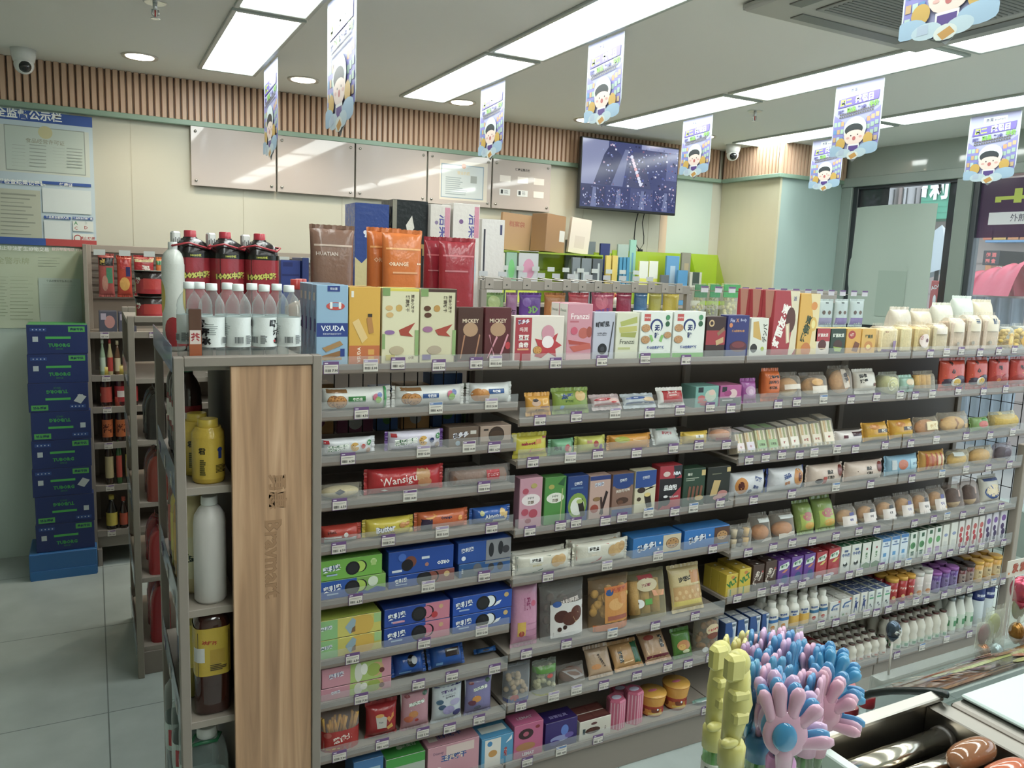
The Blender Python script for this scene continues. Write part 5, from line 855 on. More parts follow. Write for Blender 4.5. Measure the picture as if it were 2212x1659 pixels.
row(8, [
 (692, 784, 1535, 'KP', 'f0dcd4', [Rr(0.02, 0, .98, .5, 'a82a26'), T('葱博士', .52, .3, .16, 'e8dccf', .15, .04, .65), E(.15, .42, .09, 'b85a50', .07), Rr(.05, .06, .45, .09, 'd8a83c')], 'snack_bag', 'red and clear bag of yellow fries snack', {'D': .06, 'food': 'fries', 'cat': 'snacks'}),
 (792, 863, 1520, 'V', '9c2226', [Pg([(.25, .7), (.3, .3), (.6, .28), (.62, .62), (.45, .72)], 'bcb4aa'), E(.38, .72, .14, 'd09a50', .06), Pg([(.6, .6), (.85, .75), (.85, .6), (.7, .45)], 'cf8038'), Pg([(.6, .3), (.78, .4), (.84, .26), (.66, .2)], 'cf9a40'), T('Tasa', .42, .5, .05, '5a6a6a')], 'snack_bag', 'red cracker snack bag', {'D': .05, 'cat': 'snacks'}),
 (867, 931, 1490, 'V', 'b8848f', [Pg([(0, .5), (.3, .52), (1, .68), (1, 1), (0, 1)], 'cfccc8'), E(.18, .92, .1, '9a4a50', .04), E(.82, .93, .1, '4f6e5c', .05), T('果乐果香', .5, .72, .1, 'e8ece4', .15, .04, .8, '3a6a4a'), E(.38, .42, .17, 'c07c40', .1), E(.22, .3, .16, 'b85c3c', .09), E(.5, .25, .07, 'b0403c', .04)], 'snack_bag', 'pink fruit cookie bag', {'D': .04, 'cat': 'snacks'}),
 (934, 1002, 1472, 'V', 'c4cbd0', [Rr(0, .93, 1, 1, '3a3a78'), T('藤野いむら', .5, .82, .08, '54407e', .08, .04, .75), T('ヨーグルトピース', .5, .72, .04, '4a4a58', .08, .01, .6), T('冻干酸奶块', .55, .66, .05, '3a3a48', .08, .03, .5), E(.2, .55, .12, '41607a', .07), E(.28, .4, .13, '3b5470', .07), E(.72, .5, .18, 'a9a2c4', .09), E(.5, .3, .2, '9a90bc', .12), E(.8, .18, .15, '3c3a74', .09)], 'snack_bag', 'pale blue yogurt bite bag with blueberries', {'D': .04, 'cat': 'snacks'}),
 (1006, 1066, 1462, 'V', '7f79a6', [Pg([(0, .48), (.3, .52), (1, .68), (1, 1), (0, 1)], 'c3c2c8'), E(.18, .92, .1, '8a4a50', .04), E(.8, .93, .1, '4f6e5c', .05), T('果乐果香', .5, .76, .1, 'e8ece4', .15, .04, .8, '3a6a4a'), E(.36, .45, .17, 'cf8c3c', .1), E(.2, .34, .14, '6a3448', .08), E(.4, .18, .14, '5a5f70', .06)], 'snack_bag', 'purple fruit cookie bag', {'D': .04, 'cat': 'snacks'})])
row(9, [
 (762, 828, 1640, 'C', '3f74a8', [Rr(.4, .3, .9, .8, '9ab8c8')], 'biscuit_carton', 'blue carton mostly hidden below shelf', {'D': .09, 'topc': '3a6ea0', 'top': [Rr(.2, .3, .8, .6, '8ab0c0')]}),
 (832, 918, 1632, 'C', 'a9b4a4', [Rr(0, .75, 1, 1, '3f9a3c')], 'biscuit_carton', 'green topped carton', {'D': .09, 'topc': '3a963a', 'top': [T('全麦饼', .7, .55, .2, 'd8e8cc'), E(.45, .5, .08, 'c8e0b8')]}),
 (922, 1034, 1604, 'C', 'c9909c', [T('王抱饼干', .5, .62, .2, '3a5a9a', .0, .04, .5, 'e8d8c0'), Rr(.35, .7, .9, .95, 'd8c0b8'), T('Disney', .2, .8, .1, '7a5a78'), E(.2, .3, .08, 'e4d4d4')], 'biscuit_carton', 'pink picture biscuit carton', {'D': .09, 'topc': 'c98f9c', 'top': [T('王抱饼干', .5, .5, .3, '3a5a9a', 0, .03, .5), Rr(.08, .3, .25, .7, 'e2d8cc')]}),
 (1038, 1108, 1590, 'C', '4f94bc', [Pg([(.1, 0), (.1, .95), (.6, .95), (.6, 0)], 'dcd6cc'), E(.25, .8, .08, '3f84b8'), E(.35, .45, .14, 'c89044', .12), T('手指饼', .75, .4, .12, 'b8343a', -PI/2, .05, .6, 'e8e0d8'), Pg([(.95, .95), (.75, .7), (.95, .8)], 'dce4e8')], 'biscuit_carton', 'blue and white striped finger biscuit carton', {'D': .09, 'topc': '4a98c4', 'top': [Rr(.1, .3, .9, .7, 'dfe6e0')]})])
# ================================================ SECOND BAY
row(1, [
 (1140, 1196, 852, 'V', 'cf9428', [E(.35, .55, .18, 'c9a890', .2), E(.32, .72, .12, '2a2024', .1), Pg([(.6, .4), (.85, .5), (.85, .85), (.6, .8)], 'dcb060'), T('烤吉馒片', .5, .12, .12, '5a3020', 0, .03, .8), Rr(.5, .26, .9, .34, '7a3a2a')], 'snack_bag', 'yellow toast snack bag with woman picture', {'D': .035, 'lean': 12, 'cat': 'snacks'}),
 (1198, 1280, 842, 'V', '7d9438', [T('太平', .35, .72, .3, '24407e', .05, .06, .5), T('鲜葱饼', .4, .45, .14, '3a5a2a', 0, .03, .5), Pg([(.55, .1), (.9, .15), (.95, .6), (.6, .55)], 'cbb070'), E(.72, .72, .16, 'c9a868'), E(.2, .15, .06, '6a9ac4', .1)], 'snack_bag', 'green soda cracker bag', {'D': .04, 'lean': 12, 'cat': 'snacks'}),
 (1284, 1350, 860, 'V', 'b8a4a4', [Rr(0, 0, 1, .16, '9a2a30'), E(.35, .58, .3, 'a82a34', .16), T('威化饼干', .35, .58, .14, 'ecd8d8', 0, .03, .5), E(.72, .4, .2, 'cda8a0', .25), E(.7, .25, .1, 'b83438', .1)], 'wafer_bag', 'pink and red strawberry wafer bag', {'D': .035, 'lean': 35, 'cat': 'snacks'}),
 (1352, 1424, 858, 'V', 'aab2b8', [Rr(0, 0, 1, .16, '26437e'), E(.35, .6, .3, '2c4a86', .16), T('威化饼', .35, .6, .14, 'dce4ec', 0, .03, .5), E(.78, .4, .2, 'c4a882', .25)], 'wafer_bag', 'white and blue milk wafer bag', {'D': .035, 'lean': 35, 'cat': 'snacks'}),
 (1427, 1486, 842, 'V', 'd0ccc6', [Rr(.14, 0, .9, 1, 'a82c30'), T('Biscoff', .5, .8, .16, 'eee2da', 0, .02, .6), Pg([(.4, .1), (.6, .1), (.68, .45), (.5, .48)], 'c08448'), Rr(.35, .55, .65, .62, 'e0d0c8')], 'snack_bag', 'red and white caramel biscuit bag', {'D': .035, 'lean': 20, 'cat': 'snacks'}),
 (1500, 1551, 834, 'C', '6fa49a', [Rr(.1, .72, .32, .96, '24262c'), E(.65, .55, .25, 'b8c4b0', .28), E(.7, .7, .14, 'd8b8a8', .14), E(.25, .45, .16, 'c06060', .14), Rr(.1, .22, .5, .32, 'b85a58'), E(.5, .16, .3, 'a85060', .08)], 'snack_carton', 'teal snack box with lady portrait', {'D': .08, 'topc': '5f8f86', 'cat': 'snack box'}),
 (1553, 1600, 832, 'C', 'b0518c', [Rr(.08, .7, .3, .94, '24262c'), E(.6, .6, .2, 'd8b8b8', .22), Rr(0, 0, 1, .4, '4c5450'), E(.35, .62, .18, 'a03a78', .14), Rr(.1, .26, .6, .32, 'a8a8a4')], 'snack_carton', 'magenta snack box with lady portrait', {'D': .08, 'topc': 'a85a80', 'cat': 'snack box'}),
 (1606, 1640, 820, 'V', '93488f', [E(.5, .5, .35, 'b890b0', .25), E(.5, .45, .16, 'c8a8c0', .14)], 'snack_bag', 'purple dried fruit bag leaning at bay edge', {'D': .03, 'lean': 10, 'cat': 'snacks'})], 1)
row(2, [
 (1112, 1188, 938, 'V', 'c4b824', [T('naboot', .38, .62, .18, 'a0263a', .05, .05, .7), Pg([(.6, .55), (.78, .6), (.78, .85), (.62, .82)], 'cf8a34'), Pg([(.4, .15), (.8, .2), (.9, .32), (.45, .35)], 'c07a50'), Rr(.84, .86, .98, .96, 'b05a6a')], 'wafer_bag', 'bright yellow cheese wafer bag', {'D': .04, 'lean': 6, 'cat': 'snacks'}),
 (1191, 1246, 950, 'H', '6aa07a', [T('泡州', .2, .5, .3, '3a4a44', 0, .04, .3), E(.65, .5, .14, 'b8444c'), E(.8, .4, .1, 'd8b8a0')], 'biscuit_pack', 'mint green biscuit pack with strawberry', {'D': .05, 'n': 3}),
 (1248, 1314, 944, 'H', 'b5b54e', [E(.6, .6, .1, 'a8443a'), E(.8, .4, .08, '6a4a80'), T('曲奇', .35, .75, .2, 'c87a80'), Rr(0, 0, 1, .2, 'c9b878')], 'biscuit_pack', 'lime yellow biscuit pack', {'D': .05, 'n': 3}),
 (1318, 1412, 940, 'H', 'c98a24', [E(.25, .75, .18, '9aa034', .2), Pg([(.5, .7), (.62, .95), (.72, .6)], 'd8b060'), Pg([(.75, .6), (.88, .8), (.94, .5)], 'b87830')], 'biscuit_pack', 'amber yellow biscuit pack without lettering', {'D': .05, 'n': 3}),
 (1416, 1474, 930, 'H', 'b9bcb8', [T('原切饼干', .5, .6, .22, 'a0323a', -.1, .04, .6), Rr(.1, .82, .6, .95, '6a8a7a')], 'biscuit_pack', 'silver white biscuit sachet with red text', {'D': .03, 'lean': 30, 'n': 4}),
 (1478, 1536, 934, 'H', 'c9a830', [Rr(.4, .55, .75, .8, 'e0dccf'), T('脆', .55, .68, .2, '2a2a2a', 0, .05)], 'biscuit_pack', 'golden yellow roll pack', {'D': .05}),
 (1540, 1590, 926, 'KH', 'f4e0d4', [Rr(.1, .1, .8, .35, 'a8343a')], 'pastry_pack', 'clear peach coloured pastry pack with red label', {'D': .06, 'food': 'loaf', 'fcol': 'c98a58', 'cat': 'pastry'})], 1)
row(3, [
 (1119, 1169, 1032, 'C', 'c48f9f', [E(.5, .56, .42, 'e2d6d6', .12), T('pejoy', .5, .6, .06, '4a5048', 0, .02, .5), T('百醇', .5, .51, .07, '6a5a40', 0, .02, .5), E(.25, .74, .14, 'b0485c', .06), E(.25, .32, .16, 'b0485c', .07), E(.62, .28, .2, 'ae4458', .09), E(.4, .14, .14, '9c3a50', .05), E(.62, .84, .14, 'b0a05a', .05)], 'biscuit_stick_carton', 'pink rose patterned stick biscuit carton', {'D': .04, 'sidec': 'a8788a'}),
 (1173, 1220, 1030, 'C', '4c8a3e', [E(.5, .56, .42, 'dcdccf', .11), T('pejoy', .5, .6, .06, '4a5048', 0, .02, .5), T('百醇', .5, .51, .07, '6a5a40', 0, .02, .5), E(.3, .8, .14, 'a8a04a', .05), Pg([(.75, .05), (.8, .05), (.86, .75), (.8, .75)], '9aa868'), Pg([(.6, .85), (.95, 1), (.9, .8)], '2a5a34')], 'biscuit_stick_carton', 'green matcha stick biscuit carton', {'D': .04, 'sidec': '3f7a36'}),
 (1222, 1268, 1028, 'C', '25407e', [E(.5, .35, .46, '7a9a3a', .28), E(.5, .33, .34, 'dcdfd4', .2), T('奥利奥', .5, .84, .07, 'dfe4ea', .08, .03, .6), Rr(.15, .72, .75, .76, '4a6a9a'), Pg([(.5, .42), (.75, .5), (.9, .12), (.7, .06)], '2a241e'), E(.6, .44, .16, 'a8b86a', .05), Rr(0, 0, .45, .06, 'cfd4c4')], 'biscuit_roll_carton', 'navy wafer roll carton with green swirl', {'D': .04, 'cat': 'carton'}),
 (1270, 1316, 1027, 'C', 'bd9c90', [Rr(0, .9, 1, 1, '2a3a78'), T('奥利奥', .45, .8, .09, 'dfe4ea', .1, .03, .7, '2a4a9a'), Pg([(.5, .1), (.62, .08), (.9, .6), (.78, .64)], '2e1c1c'), Pg([(.5, .5), (.6, .5), (.7, .1), (.6, .06)], '3c2624'), E(.25, .24, .2, '9a4434', .1), E(.35, .46, .18, '8a6a40', .05)], 'biscuit_roll_carton', 'salmon pink wafer roll carton', {'D': .04, 'cat': 'carton'}),
 (1319, 1365, 1023, 'C', '8a6858', [Rr(0, .72, 1, 1, '25407e'), E(.5, .72, .4, '25407e', .08), Rr(0, 0, 1, .16, '25407e'), T('奥利奥', .5, .85, .07, 'dfe4ea', .1, .03, .6), T('迷你可可酥', .5, .6, .08, 'd8ccbf', .08, .03, .8), E(.5, .36, .3, '4a3024', .08), E(.4, .32, .14, '6a4430', .05)], 'biscuit_carton', 'blue and brown mini cocoa biscuit carton', {'D': .04}),
 (1368, 1414, 1016, 'C', 'd0c8a8', [Rr(0, .6, 1, 1, '274a90'), Pg([(0, .6), (.3, .5), (1, .66), (1, .6)], 'd0c8a8'), T('奥利奥', .5, .84, .07, 'dfe4ea', .08, .03, .6), E(.3, .54, .2, '3a2a20', .07), Pg([(.45, .4), (.75, .44), (.85, .12), (.6, .08)], '2c2420'), E(.6, .42, .15, 'd8c070', .05), E(.2, .33, .1, '4a3a28', .05)], 'biscuit_roll_carton', 'blue and cream vanilla wafer roll carton', {'D': .04, 'cat': 'carton'}),
 (1420, 1469, 1006, 'C', 'a82a3a', [Pg([(0, 0), (1, .5), (1, .7), (0, .72)], '1e1c20'), Pg([(.6, 1), (1, 1), (1, .78), (.7, .7)], '2a2c34'), T('NBA', .78, .82, .08, 'dfe4ec', 0, .05, .4), T('黑白配', .5, .5, .13, 'e4e4e4', 0, .06, .85, '1e1c20'), T('PORTLAND', .65, .28, .05, 'dcdcdc', 0, .02, .5), E(.3, .82, .16, 'd0b8b0', .06), E(.3, .2, .22, '17161a', .12), E(.3, .3, .1, 'dcdcdc', .03)], 'biscuit_carton', 'red and black cookie carton', {'D': .05, 'topc': 'b02a34'}),
 (1472, 1520, 1012, 'C', '26402e', [T('煌记', .28, .86, .08, 'd0d4c4', 0, .03, .5), Rr(.1, .74, .7, .76, 'a8b09c'), Rr(.1, .69, .5, .71, 'a8b09c'), Rr(.82, .8, 1, .95, 'c9b070')]+stickfan('7a4a34', 4, .3)+[E(.75, .2, .2, 'b89858', .07)], 'biscuit_carton', 'dark green vegetable biscuit carton', {'D': .05}),
 (1523, 1574, 1008, 'C', '23251e', [Rr(.84, .84, 1, .97, 'c9b070'), Pg([(.15, .2), (.45, .22), (.6, .62), (.3, .64)], 'c2a466'), E(.7, .24, .22, 'b87a74', .1), E(.5, .14, .2, 'c08a80', .07), Rr(.2, .8, .6, .83, '6a6a54')], 'biscuit_carton', 'black biscuit carton with cracker and ham picture', {'D': .05})], 1)
row(4, [
 (1112, 1238, 1196, 'H', 'd3cfbf', [Pg([(.02, .25), (.02, .95), (.62, .9), (.45, .2), (.3, .08)], '1d5a3e'), Rr(.22, .62, .46, .88, 'e8e8e2'), T('好吃点', .34, .75, .18, '22221e', 0, .04, .2), T('高纤蔬菜饼', .36, .46, .12, 'c9b878', 0, .03, .3), E(.72, .55, .1, 'c09a62'), E(.82, .6, .09, 'c8a26a')], 'biscuit_pack', 'dark green high-fibre biscuit pack', {'D': .04, 'n': 5, 'n_deep': 2}),
 (1241, 1360, 1170, 'H', 'd3cfbf', [Pg([(.02, .25), (.02, .95), (.62, .9), (.45, .2), (.3, .08)], 'b02e2c'), Rr(.2, .62, .44, .88, 'e8e8e2'), T('好吃点', .32, .75, .18, '22221e', 0, .04, .2), T('高纤饼', .34, .46, .12, 'e8dcc8', 0, .03, .3), E(.7, .55, .1, 'c09a62'), E(.8, .62, .1, 'c8a26a'), E(.88, .7, .08, 'b89058')], 'biscuit_pack', 'red and white high-fibre biscuit pack', {'D': .04, 'n': 5, 'n_deep': 2}),
 (1365, 1470, 1156, 'C', '2a74b8', [T('趣多多!', .28, .5, .36, 'e6eaf0', .15, .05, .42, '1c2850'), Rr(.62, .08, 1, .95, 'cfc0a0')]+cookie(.82, .5, .14, 'b98a52', '4a2c1c', 7, 2.0)+[E(.55, .6, .02, 'e8e8e8'), E(.52, .3, .02, 'e8e8e8')], 'biscuit_carton', 'bright blue chip cookie carton with cream panel', {'D': .07, 'topc': '2a70b0'}),
 (1476, 1574, 1140, 'C', '2672bc', [T('趣多多!', .28, .5, .36, 'e6eaf0', .15, .05, .42, '1c2850'), Rr(.66, .08, 1, .95, '5a3a2c')]+cookie(.84, .5, .13, 'b98a52', '4a2c1c', 7, 2.0)+[E(.55, .6, .02, 'e8e8e8')], 'biscuit_carton', 'bright blue chip cookie carton with brown panel', {'D': .07, 'topc': '2a70b0'})], 1)
row(5, [
 (1108, 1168, 1262, 'V', 'c58aa6', [T('瑞士卷', .55, .7, .1, '8a2a5a', -PI/2, .05, .22), T('RAITU JUAN', .4, .7, .05, '9a4a70', -PI/2, .01, .2), E(.75, .7, .1, 'c8607c', .05), Rr(.15, .16, .45, .4, 'd0a844'), E(.3, .2, .1, 'a8443a', .05), Rr(.5, .35, 1, .37, 'b47a96'), Rr(.45, .24, 1, .26, 'b47a96'), Rr(.45, .13, 1, .15, 'b47a96')], 'cake_bag', 'long pink swiss roll bag', {'D': .05, 'lean': 4, 'cat': 'cake'}),
 (1172, 1270, 1262, 'KP', 'e0dcd8', [Rr(.15, .06, .95, .66, 'd0ccc8'), Pg([(.15, .52), (.95, .68), (.95, .86), (.15, .74)], '3a2622'), T('达利园派', .6, .7, .1, 'dccfc8', .15, .03, .5), E(.3, .66, .1, '3a5a9a', .06), E(.4, .42, .17, '4a2620', .11), E(.6, .36, .18, '552c22', .12), E(.76, .44, .14, '5c3024', .14), Pg([(.68, .38), (.8, .46), (.84, .32), (.74, .28)], 'c9a878'), E(.35, .2, .05, '3a2018', .04), E(.48, .22, .05, '3a2018', .04)], 'pie_bag', 'large brown and white chocolate pie bag', {'D': .06, 'food': 'bits', 'fcol': '4a2c22', 'lean': 5, 'cat': 'cake'}),
 (1278, 1366, 1250, 'KP', 'e8c8a0', [Rr(.04, 0, .98, .12, 'c46a24'), Rr(.3, .14, .98, .86, 'c9873c'), Rr(.3, .72, .98, .86, 'c86e2c'), T('达利园蛋', .68, .78, .09, 'a8443a', 0, .03, .45), E(.42, .74, .1, '35558a', .07), E(.6, .48, .2, 'd8a25c', .12), E(.8, .58, .16, 'cf8a44', .12), Rr(.38, .18, .92, .26, 'a05a48')], 'cake_bag', 'orange egg cake bag', {'D': .06, 'food': 'bits', 'fcol': 'd8b45a', 'lean': 5, 'cat': 'cake'}),
 (1370, 1452, 1240, 'KP', 'e8dcb0', [E(.4, .74, .28, 'cfc09a', .16), T('法式面包', .4, .74, .08, '8a2a44', .1, .04, .5), Rr(.2, .88, .6, .97, 'b0444c'), E(.16, .34, .12, 'e0e0dc', .09), E(.12, .35, .03, '22221e', .03), Rr(.3, .3, .5, .42, '5a9a44'), Pg([(.5, .6), (.9, .56), (.86, .44), (.55, .46)], 'd08a5a')], 'bread_bag', 'gold bread bag with round cream label', {'D': .06, 'food': 'sausages', 'fcol': 'b8904a', 'lean': 14, 'cat': 'bread'}),
 (1458, 1528, 1225, 'V', 'c9b27a', [Rr(0, .56, 1, .95, 'd2bd88'), T('沙琪玛', .42, .72, .13, '2e2a22', .1, .05, .6), Rr(.6, .6, 1, .9, 'c98c50'), Rr(0, .08, 1, .2, 'd4c060'), Rr(0, .2, 1, .54, 'c49a62')]+[E(.1+.1*k, .28+.12*(k % 2), .05, 'd2b07a', .05) for k in range(9)], 'pastry_bag', 'tan candied pastry bag with black characters', {'D': .04, 'lean': 18, 'cat': 'pastry'})], 1)
row(6, [
 (1092, 1152, 1440, 'KP', 'e8ecf4', [Rr(0, 0, 1, .1, '2a3f8a'), E(.3, .14, .16, 'b8323a', .09)], 'snack_bag', 'blue edged clear bag of pale nuts', {'D': .06, 'food': 'bits', 'fcol': 'b89a6a', 'cat': 'snacks'}),
 (1155, 1208, 1432, 'KP', 'e4ece0', [Rr(0, .72, 1, .95, '5a8a3c'), E(.6, .6, .14, 'c0504a', .08), Rr(.0, 0, 1, .05, 'b8b44a')], 'snack_bag', 'green topped clear bag of white puffs', {'D': .06, 'food': 'bits', 'fcol': 'cfc4a0', 'cat': 'snacks'}),
 (1212, 1272, 1445, 'KP', 'e0d8d0', [Pg([(.1, .85), (.6, .8), (.95, .25), (.5, .2)], 'a8a8ac')], 'bread_bag', 'dark bread bag with tilted grey label', {'D': .05, 'food': 'loaf', 'fcol': '6a3c24', 'lean': 22, 'cat': 'bread'}),
 (1276, 1330, 1400, 'V', 'b49678', [Pg([(.2, 1), (.6, 1), (.95, .1), (.55, .05)], 'cdc4c4'), T('手工面包饼干', .55, .5, .1, '3a3230', -1.2, .03, .6), E(.3, .3, .2, 'c98a50', .1)], 'biscuit_bag', 'brown handmade biscuit bag with white stripe', {'D': .03, 'lean': 28, 'cat': 'snacks'}),
 (1333, 1396, 1392, 'V', 'b88a52', [Rr(.7, 0, 1, 1, '2a5a3a'), T('好吃点', .24, .4, .22, '2a2a26', -PI/2, .05, .5, 'e0dcd0'), Pg([(.3, .1), (.65, .15), (.7, .9), (.3, .8)], 'c9a062')], 'biscuit_bag', 'green edged crisp biscuit pack lying back', {'D': .035, 'lean': 40, 'cat': 'snacks'}),
 (1400, 1456, 1370, 'V', 'b08a66', [Rr(0, 0, 1, .14, '6a2430'), T('好吃点', .74, .6, .2, '22221e', -PI/2, .05, .5, 'e0dcd0'), Pg([(.1, .2), (.6, .16), (.55, .8), (.1, .9)], 'c9a06a'), E(.3, .8, .2, '9a4438', .1)], 'biscuit_bag', 'maroon edged crisp biscuit pack lying back', {'D': .035, 'lean': 40, 'cat': 'snacks'}),
 (1460, 1502, 1362, 'V', '4c7a2c', [E(.5, .4, .36, 'b87c44', .22), E(.4, .34, .2, 'c9a04c', .12), E(.6, .14, .2, 'c8cfa0', .08)], 'snack_bag', 'green vegetable chip bag', {'D': .03, 'lean': 20, 'cat': 'snacks'}),
 (1506, 1558, 1332, 'KP', 'e8dcc8', [E(.6, .68, .32, 'd0b890', .16), T('迷你小面包', .6, .68, .08, 'b0303a', .1, .05, .55), E(.6, .5, .26, '7a3c28', .09), E(.3, .16, .12, 'dcdcd8', .07)], 'bread_bag', 'clear mini bread bag with yellow cloud label', {'D': .06, 'food': 'bits', 'fcol': '9a6c3c', 'cat': 'bread'})], 1)
row(7, [
 (1108, 1172, 1562, 'C', 'be5c84', [E(.4, .7, .26, '3a1f24', .16), E(.4, .7, .1, 'b05068', .07), E(.4, .32, .34, 'b07a4c', .12), T('LEMAT', .5, .1, .1, 'e8d8dc', 0, .05, .8), E(.8, .85, .08, '8a2a34', .05)], 'biscuit_carton', 'tall pink carton with dark flower cookie', {'D': .07, 'topc': 'c8608c', 'top': [T('LEMAT', .5, .5, .2, 'e8d8e0')]}),
 (1176, 1246, 1556, 'C', '35246a', [E(.6, .62, .12, '5a7ac8', .2), E(.45, .34, .3, '8a90c0', .12), E(.75, .4, .14, '6a58a0', .1), E(.3, .22, .16, '4a3a8a', .1)], 'toy_carton', 'dark purple toy snack carton', {'D': .07, 'topc': '2e1f5c', 'top': [T('益智玩具', .5, .4, .25, '9a90c8')], 'cat': 'snack box'}),
 (1250, 1319, 1552, 'C', 'cfc8ba', [E(.42, .42, .24, '4a2a22', .17), Pg([(.3, .5), (.42, .56), (.45, .3), (.34, .26)], '5c352a'), E(.45, .78, .1, '5a2a2a', .07), T('巧夫', .82, .4, .1, '5a3a34', -PI/2, .04, .2), Rr(.1, .3, .18, .6, '3a4a50')], 'snack_carton', 'white carton with chocolate heart picture', {'D': .09, 'topc': '5a2a2a', 'top': [Rr(.06, .1, .48, .9, '6a3a34'), Rr(.52, .1, .94, .9, '6a3a34'), Rr(.04, .45, .96, .5, 'd0c4b8')], 'cat': 'snack box'})], 1)
for k, (x0, x1, y, dy) in enumerate(((1322, 1358, 1516, 0), (1360, 1396, 1498, 0), (1330, 1366, 1496, .06))):
    Yf = 2.108+dy; z = BZ[1][7]+.022; X0, X1 = xat(x0, Yf, z), xat(x1, Yf, z); W = X1-X0-.002; H = solveH((X0+X1)/2, Yf, z, y, 0)
    b = MB(); n = 6; vs = []
    for zz in (0, H*.94, H): 
        for i in range(6): a = PI/3*i+.3; r = W/2*(1 if zz < H else .9); vs.append((r*math.cos(a), W/2+r*math.sin(a), zz))
    b.add(vs, [(i+6*j, (i+1) % 6+6*j, (i+1) % 6+6+6*j, i+6+6*j) for j in (0, 1) for i in range(6)]+[tuple(range(12, 18))], 'c8607e', 'film')
    for i in range(6):
        a0, a1 = PI/3*i+.3, PI/3*(i+1)+.3
        for q in range(3):
            f0, f1 = (q+.25)/3, (q+.6)/3; P_ = lambda f, z_: ((W/2+.0004)*(math.cos(a0)*(1-f)+math.cos(a1)*f), W/2+(W/2+.0004)*(math.sin(a0)*(1-f)+math.sin(a1)*f), z_)
            b.add([P_(f0, .002), P_(f1, .002), P_(f1, H*.93), P_(f0, H*.93)], [(0, 1, 2, 3)], 'd9a0b0', 'film')
    b.ell(0, W/2, H, W*.3, W*.2, .0012, 'c9c4dc', 'film'); o = obj('candy_jar', b, None, ((X0+X1)/2, Yf, z)); tag(o, 'pink striped hexagonal candy jar', 'candy jar', 'pink striped candy jars', where(1, 7))
for k, (x0, x1, y, dy) in enumerate(((1400, 1450, 1505, 0), (1452, 1500, 1484, .0))):
    Yf = 2.108+dy; z = BZ[1][7]+.022; X0, X1 = xat(x0, Yf, z), xat(x1, Yf, z); W = X1-X0-.002; H = solveH((X0+X1)/2, Yf, z, y, 0)*.92
    t = empty('snack_cup', ((X0+X1)/2, Yf+W/2, z)); b = MB(); b.lathe([(W*.36, 0, 'b8432c', 'film'), (W*.44, H*.55, 'd8982c', 'film'), (W*.5, H*.98, 'cf4a30', 'film'), (W*.5, H, 'cf4a30', 'film')], 20)
    label_on(b, W*.41, H*.1, H*.6, 'd0872c', [E(.5, .5, .06, '7a3a24', .3), E(.53, .6, .014, 'f0f0f0', .1), E(.3, .4, .05, '8a4424', .25), E(.65, .4, .05, 'b8323a', .25), Rr(.4, .1, .6, .3, 'e0b84a')], 'film', -PI/2-.3); obj('cup', b, t)
    b = MB(); b.lathe([(W*.51, H, 'd8a034', 'film'), (W*.5, H+.004, 'd8a034', 'film'), (.001, H+.006, 'd8a034', 'film')], 20); b.ell(0, 0, H+.006, W*.2, W*.08, .001, 'c9607a'); obj('lid', b, t)
    tag(t, 'orange and yellow snack cup with foil lid', 'snack cup', None, where(1, 7))
place((1503, 1540, 1530, 'H', '8ab4a8', [Rr(.3, .3, .7, .7, 'd8dcd8')], 'snack_bag', 'teal and white snack bag at right end', {'D': .04, 'lean': 20, 'cat': 'snacks'}), 1, 7)
